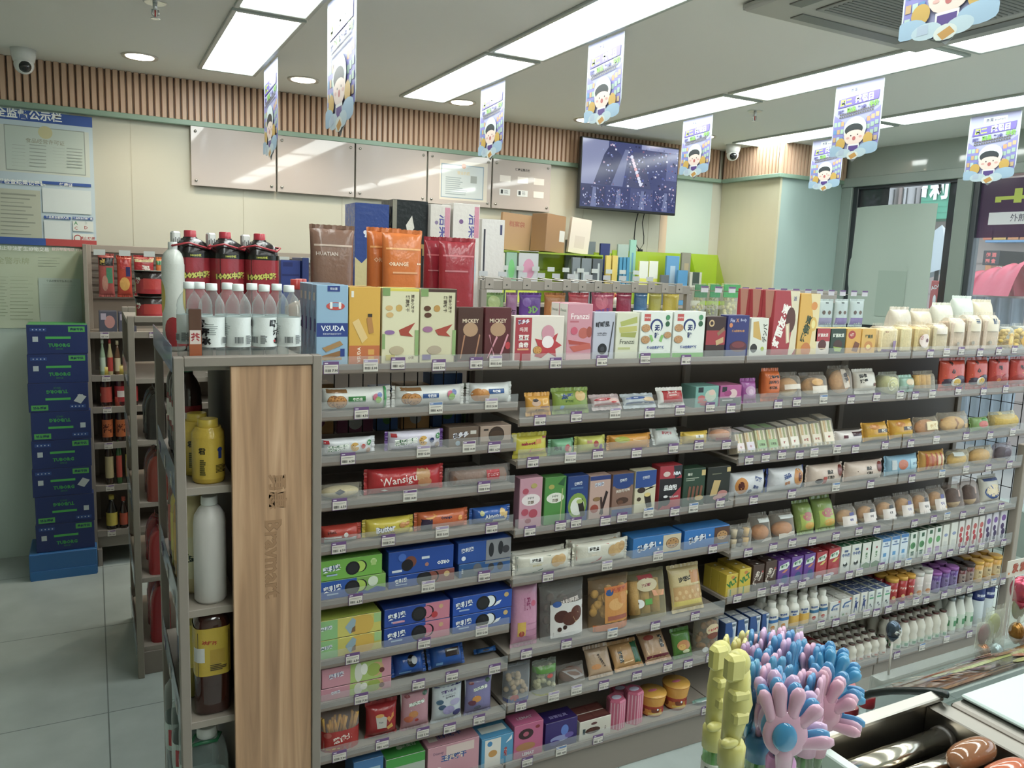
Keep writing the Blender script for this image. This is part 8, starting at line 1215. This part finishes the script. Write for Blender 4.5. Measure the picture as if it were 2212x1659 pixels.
wshelf([(221, 246, 857, 'jar', '2a1612', ['c0622c', T('酱', .5, .5, .5, '5a2a1a')], 'sauce_jar', 'sauce jar with orange label, left of three', 'jar'), (250, 276, 858, 'jar', '2a1612', ['c0622c', T('酱', .5, .5, .5, '5a2a1a')], 'sauce_jar', 'sauce jar with orange label, middle of three', 'jar'), (279, 300, 859, 'jar', '2a1612', ['c0622c'], 'sauce_jar', 'sauce jar with orange label, right of three', 'jar')], .70)
wshelf([(228, 248, 925, 'oil', '3a2a1c', ['b8a878'], 'soy_bottle', 'dark soy bottle with tan label', 'bottle'), (252, 266, 922, 'oil', '2f5a2c', ['b8483a'], 'soy_bottle', 'green capped soy bottle', 'bottle'), (272, 292, 918, 'oil', '4a3a1c', ['c8b848'], 'soy_bottle', 'soy bottle with yellow label', 'bottle')], .46)
wshelf([(230, 256, 1072, 'oil', '22201a', ['c4b038'], 'soy_bottle', 'tall dark soy bottle with yellow label on lowest shelf', 'bottle'), (259, 278, 1075, 'oil', '2c1a14', ['b0482c'], 'soy_bottle', 'tall dark soy bottle with orange label', 'bottle'), (283, 300, 1070, 'oil', '2c1a14', ['b8682c'], 'soy_bottle', 'tall dark soy bottle with amber label', 'bottle')], .20)
# beer cartons
zz = [.145+.1555*k for k in range(9)]
q = MB(); q.box(-.345, -.025, 4.72, 5.0, 0, .144, '2a6aa8', 'plastic', .004); q.box(-.34, -.03, 4.715, 4.72, .0, .05, '2a70b0', 'plastic'); o = obj('plastic_crate', q); tag(o, 'bright blue plastic base under the stacked beer cartons', 'crate')
for k in range(8):
    up = k in (1, 4, 5) ; fl = k % 2; z0_ = .145+.152*k; dx = .004*math.sin(k*2.1)
    A = [Rr(.3, .52, .72, .6, '3fae4a'), T('TUBORG', .52, .3 if not up else .3, .15, '2f9a4a', 0, .05, .36), T('SINCE', .52, .17, .06, '2a7a48', 0, .02, .16), Rr(.68, .76, .96, .95, '4aa84a'), T('贵州专供', .82, .855, .1, '1c3a5a', 0, .03, .24), Rr(.05, .78, .32, .9, '2a4a8a'), Rr(.09, .42, .18, .6, 'b8c4c8')]+[E(.1+.06*j, .84, .012, 'b8c4d8') for j in range(4)]
    if up: A = [tuple([a[0]]+[1-a[3], 1-a[4], 1-a[1], 1-a[2], a[5]]) if a[0] == 'R' else ('E', 1-a[1], 1-a[2], a[3], a[4], a[5]) if a[0] == 'E' else ('T', a[1], 1-a[2], 1-a[3], a[4], a[5], PI, a[7], a[8], a[9]) for a in A]
    if k in (2, 5): A.append(Pg([(.75, .35), (.85, .6), (.97, .5), (.87, .25)], 'b8c0c0'))
    b = m_carton(.275, .151, .2, '1d2f66', A, (), (), 'card', '3a9a4a' if k == 7 else None); o = obj('beer_carton', b, None, (-.172+dx, 4.74, z0_)); tag(o, 'dark blue beer carton with green lettering, '+('lowest', 'second from bottom', 'third from bottom', 'fourth from bottom', 'fourth from top', 'third from top', 'second from top', 'topmost')[k]+' of the stack', 'beer carton', 'stacked beer cartons')
# ================================================ END CAP BOTTLES
def ecb(px, Y, k, r, h, **kw): return (xat(px, Y, ENDZ[k]+h/2), Y, ENDZ[k])
yl = [T('君', .42, .7, .16, '2a2a1c', 0, .04, .1), E(.6, .72, .03, '2a3a7a', .06), Rr(.58, .5, .62, .7, '2a3a7a')]+lines(.55, .15, .7, .35, 6, '3a3a1c', .5)+lines(.4, .1, .46, .5, 8, '4a4a1c', .4)
bottle_thing('yellow_drink_bottle', (.252, 2.145, 1.2-.035), .04, .165, 'c4a41c', (.08, .72, 'c8a81e', yl), ('c8ac24', .62), 'squat yellow drink bottle in front', 'film', 0, 'upper end cap shelf', None, 'bottle', 'jar', .2)
bottle_thing('yellow_drink_bottle', (.235, 2.235, 1.165), .04, .165, 'c4a41c', (.08, .72, 'c8a81e', yl), ('c8ac24', .62), 'squat yellow drink bottle behind the front one', 'film', 0, 'upper end cap shelf', None, 'bottle', 'jar', .2)
for i in range(4): bottle_thing('cola_bottle', (.222, 2.32+.078*i, 1.165), .036, .29, '2a1616', (.3, .6, '7a2026', [Rr(.3, .2, .7, .8, 'c8c0b8')]), ('2f6a4a', .4), 'dark drink bottle with green cap', 'gloss', 0, 'upper end cap shelf', None, 'bottle', 'water')
bottle_thing('milk_drink_bottle', (.252, 2.145, .84), .041, .285, 'd3d0cb', None, ('dfe3e0', .5), 'tall plain white bottle with white cap in front', 'plastic', 0, 'middle end cap shelf', None, 'bottle', 'jug')
bottle_thing('milk_drink_bottle', (.222, 2.235, .84), .041, .29, 'd0c08a', (.15, .55, 'cfc9a0', [T('豆', .5, .5, .4, '2a3a34', 0, .04, .1), E(.3, .3, .04, 'c87a34', .16)]), ('dfe3e0', .5), 'tall cream bottle with fruit label, behind the white one', 'plastic', 0, 'middle end cap shelf', None, 'bottle', 'jug')
for i in range(3): bottle_thing('juice_bottle', (.218, 2.33+.09*i, .84), .04, .28, ('b8842c', 'b8a02c', '6a3a24')[i], (.2, .6, ('c8a040', 'c8b840', 'a8443a')[i], []), ('d8a030', .45), ('amber', 'yellow', 'brown')[i]+' juice bottle further back', 'gloss', 0, 'middle end cap shelf', None, 'bottle', 'water')
t = bottle_thing('iced_tea_bottle', (.252, 2.15, .53), .046, .315, '3c1a12', (.36, .78, 'c0a41c', [T('冰红茶', .5, .7, .16, 'a83a24', -.2, .04, .12), Rr(.36, .3, .46, .6, 'c9ccc8'), Rr(.5, .25, .62, .55, 'b0901c')]+lines(.5, .1, .64, .24, 4, '4a3a1c', .4)), ('1f5a34', .42), 'large iced tea bottle with yellow label in front', 'gloss', 4, 'lower end cap shelf', None, 'bottle', 'jug')
for i in range(3): bottle_thing('iced_tea_bottle', (.235, 2.25+.1*i, .53), .045, .31, ('8a7a18', '4a6a2a', '3a6a9a')[i], (.3, .7, ('c8b424', '8aa040', 'c8d0d8')[i], []), ('c8b82c', .42), ('yellow labelled', 'green labelled', 'blue labelled')[i]+' large bottle behind the iced tea', 'gloss', 4, 'lower end cap shelf', None, 'bottle', 'jug')
for i in range(4):
    t = bottle_thing('water_jug', (.238-.01*i, 2.165+.12*i, .12), .052, .35, 'd6e2e0', (.3, .55, 'b8c8c4', [Rr(.4, .2, .6, .8, 'b8343a' if i else '9ab0a8')]), ('d8dcd8' if i == 0 else 'c23a38', .5), ('large clear water jug with green carry ring in front', 'large clear water jug second in line', 'large clear water jug third in line', 'large clear water jug fourth in line')[i], 'clear', 4, 'bottom of the end cap', None, 'bottle', 'jug')
    if i == 0: g = MB(); g.tube([(-.05, -.03, .315), (-.02, -.04, .325), (.02, -.035, .32), (.035, 0, .318), (0, .025, .32), (-.03, .01, .32), (-.05, -.03, .315)], .005, '1f6a44', 'plastic', 8); obj('carry_ring', g, t)
# goods seen on the middle gondola end
for i, (Y, z, c, lb) in enumerate(((3.5, 1.0, '2a2622', 'dark snack bag upper'), (3.62, 1.0, '3a2a24', 'dark snack bag upper second'), (3.5, .74, '8a3424', 'orange red snack bag'), (3.64, .74, '6a2c24', 'dark red snack bag'), (3.52, .42, 'a82a2c', 'red plastic tub'), (3.7, .42, '8a2228', 'dark red plastic tub'), (3.52, .12, '9a1c24', 'tall red bag on lowest level'), (3.7, .12, '7a3a3c', 'patterned snack bag on lowest level'))):
    b = m_pouch(.1, .2 if i < 6 else .26, .08, c, [E(.5, .5, .2, ('3a3834', '4a3028', 'b8542c', '8a4a34', 'c04a48', 'a03a3c', 'b02a30', 'a88a90')[i], .12)], 'film', i); o = obj('snack_bag', b, None, (.17, Y, z+.0005), (0, 0, -PI/2)); tag(o, lb+' on the end of the middle gondola', 'bag')
# ================================================ COUNTER, HOT-DOG ROLLER, TOYS
def Q(X, Y, z): return (1.3*X, 1.3*Y, CAMH+1.3*(z-CAMH))
def qbox(b, x0, x1, y0, y1, z0, z1, c, m='metal', ch=.002): a, d = Q(x0, y0, z0), Q(x1, y1, z1); b.box(a[0], d[0], a[1], d[1], a[2], d[2], c, m, ch)
q = MB(); q.box(.55, 3.2, -.6, .86, 0, .90, 'b9c4c0', 'paint', .004); q.box(.53, 3.22, -.62, .88, .90, .925, 'cfd8d4', 'plastic', .004); o = obj('checkout_counter', q); tag(o, 'white checkout counter at the lower right', 'counter')
t = empty('hot_dog_roller', Q(.97, .4, 1.09)); o0 = Vector(t.location)
def prt(name, b, parent=None): 
    b.V = [Vector(v)-o0 for v in b.V]; return obj(name, b, parent or t)
b = MB(); qbox(b, .76, .985, .605, .612, 1.112, 1.2, 'a8a39a'); qbox(b, .76, .985, .25, .605, 1.112, 1.125, '5a544c'); qbox(b, .955, .985, .25, .605, 1.125, 1.195, '8f8a82'); qbox(b, .75, .765, .25, .612, 1.112, 1.19, 'b9c4bf', 'plastic'); qbox(b, .75, .985, .6, .618, 1.196, 1.203, 'b0aca4'); prt('tray', b)
b = MB(); qbox(b, .985, 1.40, .25, .592, 1.112, 1.199, '8c867e', 'metal', .004); 
for yy in (.5, .36): b.lathe([(.006, -.0, 'c8c8c4', 'metal'), (.004, .003, 'c8c8c4', 'metal')], 10, 1.26, 0) if 0 else None
prt('housing', b)
b = MB(); qbox(b, 1.006, 1.41, .24, .592, 1.1995, 1.206, 'b4c6c0', 'plastic', .003); prt('lid', b)
for yy in (.53, .42):
    b = MB(); a = Q(.9845, yy, 1.185); b.ell(a[0], a[1], a[2], .004, .008, .008, 'c0c0bc', 'metal', 12, 8); prt('screw', b)
for k in range(7):
    y = .575-.041*k; b = MB(); a, c = Q(.77, y, 1.165), Q(.953, y, 1.165); b.tube([a, c], .0195, 'd0c8b8', 'chrome', 20); rl = prt('roller', b)
    b = MB(); a = Q(.945, y, 1.165); c = Q(.955, y, 1.165); b.tube([a, c], .0215, '3a3630', 'plastic', 20); b.V = [Vector(v)-o0 for v in b.V]; obj('end_ring', b, rl)
tag(t, 'stainless steel hot dog roller grill with chrome rollers', 'roller grill')
def sausage(y, x0, x1, c, lab):
    a, d = Q(x0, y, 1.19), Q(x1, y, 1.19); b = MB(); n = 14; b.tube([(a[0]+(d[0]-a[0])*i/n, a[1], a[2]+.004*math.sin(PI*i/n)) for i in range(n+1)], [.021*max(.05, 1-abs(2*i/n-1)**3.2)**.5 for i in range(n+1)], c, 'gloss', 18)
    o = obj('sausage', b); tag(o, lab, 'sausage')
sausage(.5135, .87, .95, '8a5a38', 'browned sausage resting on the chrome rollers'); sausage(.47, .86, .948, 'b8603c', 'orange red sausage nearest the camera on the rollers')
# curved glass guard with food poster
prof = [(.765, 1.089), (.738, 1.12), (.709, 1.146), (.68, 1.165), (.652, 1.18), (.619, 1.196), (.597, 1.203)]
t = empty('curved_glass_guard', Q(.99, .765, 1.0)); o1 = Vector(t.location)
def gp(u, v, o=0):
    i = min(int(v*6), 5); f = v*6-i; y = prof[i][0]*(1-f)+prof[i+1][0]*f; z = prof[i][1]*(1-f)+prof[i+1][1]*f
    return Vector(Q(.985+.75*u, y+o*.5, z+.004+o))-o1
b = MB(); b.grid(lambda u, v: gp(u, v), 4, 12, 'cfd8d2', 'clear'); a = gp(0, 0); c = gp(1, 0); b.add([a, c, (c[0], c[1]+.03, .925-o1.z+.001), (a[0], a[1]+.03, .925-o1.z+.001)], [(0, 1, 2, 3)], 'cfd8d2', 'clear'); obj('glass', b, t)
b = MB(); b.tube([gp(0, k/24) for k in range(25)], .0065, '17211f', 'plastic', 8); obj('black_seal', b, t)
b = MB(); A = [Rr(.0, .02, 1, .98, '3f3a34'), Rr(.0, .02, 1, .12, '8a7a6a'), Rr(.12, .55, 1, .66, 'a8b05c'), Rr(.12, .4, .9, .56, '8a6a4a'), Rr(.0, .12, .14, .95, '6a5040')]
rd = random.Random(4)
for k in range(26): u, v = rd.uniform(.1, .95), rd.uniform(.14, .9); A.append(E(u, v, rd.uniform(.015, .04), rd.choice(('b07a48', 'c08a58', '8a4a34', 'a8583c', 'd0a878', '5a4434', '9a9a50')), rd.uniform(.04, .09)))
for k in range(5): A.append(Pg([(.02+.03*k, .2), (.035+.03*k, .2), (.07+.03*k, .8), (.055+.03*k, .8)], ('b08a60', '3a2a20', 'a86a40', '4a3a2c', 'c09a70')[k]))
b.art(lambda u, v, o: gp(.02+u*.96, .02+v*.96, .001+o), .9, .3, A, 'gloss', .0006, 16, .0001); obj('food_poster', b, t)
tag(t, 'curved glass guard with food picture poster beyond the roller grill', 'glass guard')
# lollipops standing along the guard
def lolly(px, py, Y, c, art, lab, kind='ball', r=.019, stick=.07, ang=0):
    p = ony(px, py, Y); stick = max(.03, p.z-.9255); t = empty('lollipop', (p.x, p.y, p.z-stick), (0, 0, 0)); b = MB()
    b.tube([(0, 0, 0), (0, 0, stick)], .0022, 'e0e0dc', 'plastic', 8); obj('stick', b, t)
    b = MB()
    if kind == 'ball':
        b.ell(0, 0, stick, r*.85, r*.85, r*1.15, c, 'foil', 18, 12); b.lathe([(r*.2, stick-r*1.5, c, 'foil'), (r*.7, stick-r*.8, c, 'foil')], 14)
        S = lambda u, v, o: ((r*.87+o)*math.cos(-PI/2+(u-.5)*2)*math.cos((v-.5)*1.4), (r*.87+o)*math.sin(-PI/2+(u-.5)*2)*math.cos((v-.5)*1.4), stick+(r*1.17+o)*math.sin((v-.5)*1.4)); b.art(S, .035, .03, art, 'foil', .0006, 10)
    else: b.ell(0, .004, stick, r, r*.3, r*1.2, c, 'gloss', 20, 12)
    obj('candy', b, t)
    if kind == 'flat': g = m_pack(r*3.2, r*4, .014, 'e6ece0', (), 'z', 'wrap'); g.V = [Vector(v)+Vector((0, -.004, stick-r*2)) for v in g.V]; obj('wrapper', g, t)
    tag(t, lab, 'lollipop')
lolly(1930, 1360, 1.014, '4a5a6a', [T('ong', .5, .5, .5, 'c8dce8', .3, .08, .9, '16181c')], 'dark foil lollipop standing apart on a white stick', 'ball', .017, .1, -.35)
lolly(2122, 1410, 1.014, '8a6040', [T('Yogu', .5, .55, .5, 'dce8ec', .4, .08, .95, '16181c')], 'brown foil lollipop with white lettering in front', 'ball', .02, .07)
lolly(2152, 1408, 1.014, 'b8ccd4', [T('ong', .5, .5, .5, 'dce8ec', 0, .08, .95, '16181c')], 'pale blue foil lollipop beside the brown one', 'ball', .018, .07)
lolly(2130, 1372, 1.014, '6a3040', [], 'flat dark red lollipop in clear wrapper', 'flat', .022, .09, -.3); lolly(2150, 1352, 1.014, '8a9040', [], 'flat olive green lollipop in clear wrapper', 'flat', .024, .1, .25)
lolly(2196, 1364, 1.014, '9a6a20', [], 'amber ball lollipop near the right edge', 'ball', .02, .09); lolly(2206, 1310, 1.014, '6a6a2c', [], 'large olive flat lollipop at right edge', 'flat', .028, .1); lolly(2211, 1372, 1.014, 'c8643c', [], 'orange ball lollipop cut by right edge', 'ball', .018, .08)
lolly(2208, 1275, 1.014, 'c8506a', [E(.5, .5, .2, 'e08a9a')], 'pink jelly lollipop behind printed card', 'ball', .03, .16)
q = MB(); p = ony(2190, 1245, 1.014); q.box(-.03, .045, 0, .0015, 0, .04, 'd0ccc4', 'card'); q.art(lambda u, v, o: (-.03+u*.075, -o, v*.04), .075, .04, [T('发', .42, .5, .6, 'a8442c', .1, .06, .4), T('发', .8, .5, .6, 'a8442c', .1, .06, .4), E(.1, .25, .04, 'c87a34')], 'card', .0006); q.box(.005, .008, .001, .003, .9255-p.z, 0, 'c8c8c4', 'plastic')
o = obj('candy_sign', q, None, (p.x, p.y, p.z)); tag(o, 'white candy sign with brown characters at right edge', 'sign')
q = MB(); q.box(1.42, 2.2, .998, 1.03, .80, .925, 'c8d0cc', 'clear', .003); q.box(1.42, 2.2, .88, 1.03, .79, .80, 'c8d0cc', 'clear', .003); o = obj('lollipop_rail', q); tag(o, 'clear rail holding lollipops along the glass guard', 'rail')
# hand clappers
def hand(b, col, flip=1, s=1, y0=0):
    def fing(x0, z0, x1, z1, r):
        n = 7; pts = [(x0+(x1-x0)*i/n, 0, z0+(z1-z0)*i/n) for i in range(n+1)]; rr = [r*.86, r*.8, r*.78, r*.84, r*.94, r, r*.9, r*.45]
        N = len(b.V); b.tube(pts, rr, col, 'gloss', 12)
    N = len(b.V)
    f_ = flip
    for (x0, z0, x1, z1, r) in ((-.017*f_, .022, -.032*f_, .066, .0095), (-.006*f_, .026, -.011*f_, .078, .0105), (.007*f_, .026, .017*f_, .072, .0108), (.018*f_, .018, .045*f_, .048, .0110), (.012*f_, -.010, .064*f_, -.002, .0102)): fing(x0, z0, x1, z1, r)
    b.ell(0, 0, .004, .030, .015, .034, col, 'gloss', 22, 14)
    b.tube([(0, 0, -.045), (0, 0, -.02), (0, 0, 0)], [.011, .013, .018], col, 'gloss', 14)
    for i in range(N, len(b.V)): v = b.V[i]; b.V[i] = (v[0]*s, v[1]*.55*s+y0, v[2]*s)
PK, BL, LP, YL_ = 'c99ab4', '3f86b8', 'c4a0c4', 'c4bc6a'
def clapper(X, Y, z, yaw, cols, label, s=1.0, tilt=0, flip=1, capc=None, button=None, zb=.925, ring=True):
    t = empty('hand_clapper', (X, Y, z), (0, tilt, yaw))
    for i, (nm, c) in enumerate(zip(('front_hand', 'middle_hand', 'back_hand'), cols)):
        b = MB(); hand(b, c, flip, s*(1 if i != 1 else .98), .0175*s*(i-1)); obj(nm, b, t)
    if button: b = MB(); b.ell(-.002*s, -.0245*s, .004*s, .0165*s, .007*s, .021*s, button, 'gloss', 24, 14); obj('palm_button', b, t)
    b = MB(); b.lathe([(.020*s, -.078*s, capc or cols[0], 'plastic'), (.0205*s, -.045*s, capc or cols[0], 'plastic'), (.017*s, -.038*s, capc or cols[0], 'plastic')], 24); obj('collar', b, t)
    L = z-zb-.002; b = MB(); b.lathe([(.0175*s, -L, 'd4e4d0', 'clear'), (.0175*s, -.078*s, 'd4e4d0', 'clear')], 20); obj('tube', b, t)
    b = MB(); b.tube([(0, 0, -L+.01), (0, 0, -.08*s)], .003, '5aa84a', 'plastic', 8); obj('wand', b, t)
    if ring: 
        b = MB(); label_on(b, .0185*s, -.135*s, -.1*s, 'd8d8cf', bars(.3, .1, .62, .9, '2a2a2a', 'd8d8cf', 5), 'film', -PI/2, 2*PI, 20); obj('barcode_label', b, t)
    tag(t, label, 'hand clapper', 'plastic hand clappers'); return t
def cp(px, py, d): return ORI+ray(px, py)*d
def cl(px, py, d, yaw, cols, label, **k): k['s'] = k.get('s', 1)*.72; p = cp(px, py, d); clapper(p.x, p.y, p.z, yaw, cols, label, **k)
V_ = -.49
cl(1690, 1577, .92, V_-.12, (PK, BL, LP), 'large pink hand clapper with blue palm button facing camera', s=1.16, tilt=-.04, capc='c98ac0', button='2f86b8')
cl(1645, 1535, .97, V_+1.0, (BL, PK, '3a8aac'), 'blue hand clapper left of the large pink one', s=1.1, capc='2f6f98')
cl(1655, 1492, 1.07, V_+.55, ('3f8ab4', PK, BL), 'blue and pink clapper behind the leftmost blue one', s=1.0)
cl(1690, 1462, 1.12, V_+.9, (BL, LP, BL), 'blue clapper with pink core in the middle', s=1.05)
cl(1742, 1470, 1.14, V_+.8, (BL, PK, '3a86b0'), 'blue clapper with broad fingers right of centre', s=1.05)
cl(1790, 1480, 1.13, V_-.35, ('3f92c0', '3f92c0', BL), 'blue clapper fanned open at the right', s=1.05, tilt=.1)
cl(1745, 1540, 1.04, V_+1.0, (PK, BL, PK), 'pink clapper with blue core right of the large one', s=1.0)
cl(1778, 1535, 1.06, V_-.6, ('cf9aae', 'c8a0b8', '3f86b8'), 'pink clapper fanned open at far right', s=1.1, tilt=.12)
cl(1700, 1437, 1.22, V_+.95, (LP, BL, PK), 'lilac and blue clapper standing tallest in the middle', s=1.05)
cl(1662, 1440, 1.20, V_+1.15, ('c8a4c4', 'c8a4c4', LP), 'lilac clapper behind, left of the tallest', s=1.05)
cl(1637, 1442, 1.22, V_+1.25, (BL, BL, BL), 'narrow blue clapper seen edge-on behind', s=1.05)
cl(1618, 1440, 1.25, V_+.7, ('cfa0a8', 'cfa0a8', YL_), 'pale pink clapper at back left', s=1.0)
cl(1582, 1458, 1.16, V_+1.2, ('c4bc72', 'c4bc72', YL_), 'pale yellow clapper at back left', s=1.05)
cl(1603, 1470, 1.13, V_+1.0, ('a884a8', 'a884a8', 'b8ac50'), 'mauve and yellow clapper beside the yellow one', s=1.05)
# yellow animal-shaped bubble wands
def bubble(px, py, d, yaw, label):
    p = cp(px, py, d); t = empty('bubble_wand_toy', (p.x, p.y, p.z), (0, 0, yaw)); t.scale = (.72, .72, .72); b = MB(); c = 'c6bf66'
    def rb(x0, x1, z0, z1, y=.012, rx=0): b.box(x0, x1, -y, y, z0, z1, c, 'plastic', .005)
    b.tube([(-.004, 0, -.05), (0, 0, -.02), (.004, 0, .01), (.002, 0, .04), (.006, 0, .062)], [.014, .017, .021, .017, .012], c, 'plastic', 14)
    b.ell(-.002, 0, .07, .02, .015, .022, c, 'plastic', 16, 10); b.ell(.006, 0, .04, .015, .014, .03, c, 'plastic', 16, 10)
    obj('figure', b, t)
    b = MB(); b.box(-.026, .004, -.016, .006, .048, .088, c, 'plastic', .006); b.box(-.018, .012, -.020, .0, .02, .036, c, 'plastic', .004); b.box(-.014, .012, -.022, 0, -.016, .004, c, 'plastic', .004); obj('front_relief', b, t)
    b = MB(); b.ell(-.014, -.012, -.045, .015, .008, .008, c, 'plastic', 14, 8); obj('knob', b, t)
    b = MB(); b.lathe([(.0195, -.09, c, 'plastic'), (.02, -.058, c, 'plastic'), (.016, -.05, c, 'plastic')], 22); obj('collar', b, t)
    L = (p.z-.927)/.72; b = MB(); b.lathe([(.0172, -L, 'bfe0b4', 'clear'), (.0172, -.09, 'bfe0b4', 'clear')], 20); obj('tube', b, t)
    b = MB(); b.tube([(0, 0, -L+.01), (0, 0, -.09)], .003, '5aa84a', 'plastic', 8); obj('wand', b, t)
    b = MB(); label_on(b, .0183, -.15, -.112, 'd8d8cf', bars(.3, .1, .64, .9, '2a2a2a', 'd8d8cf', 5), 'film', -PI/2-.3, 2*PI, 20); obj('barcode_label', b, t)
    tag(t, label, 'bubble wand')
bubble(1551, 1500, .92, V_+.5, 'pale yellow bubble wand toy, left and taller of the pair'); bubble(1588, 1530, .84, V_+.35, 'pale yellow bubble wand toy, right and nearer of the pair')
# red capped bottles below, beyond the counter
for i, (px, py, Y, r) in enumerate(((1831, 1475, 1.08, .034), (1836, 1525, 1.0, .034), (1873, 1500, 1.02, .034), (1655, 1560, 1.02, .034))):
    p = ony(px, py, Y); bottle_thing('clear_water_bottle', (p.x, p.y, .62), r, p.z-.62, 'e4eeee', (.35, .6, 'c8d4d0', []), ('b02430', .5), ('clear bottle with red cap beyond the clappers', 'clear bottle with red cap, partly behind black seal', 'clear bottle with red cap beside the glass guard', 'clear bottle with red cap seen below the clappers')[i], 'clear', 0, '', None, 'bottle', 'water')
q = MB(); q.box(.9, 1.37, .9, 1.2, 0, .62, 'a9b2ae', 'paint', .004); o = obj('bottle_stand', q); tag(o, 'low stand of red capped bottles before the counter', 'stand')
finish_labels()
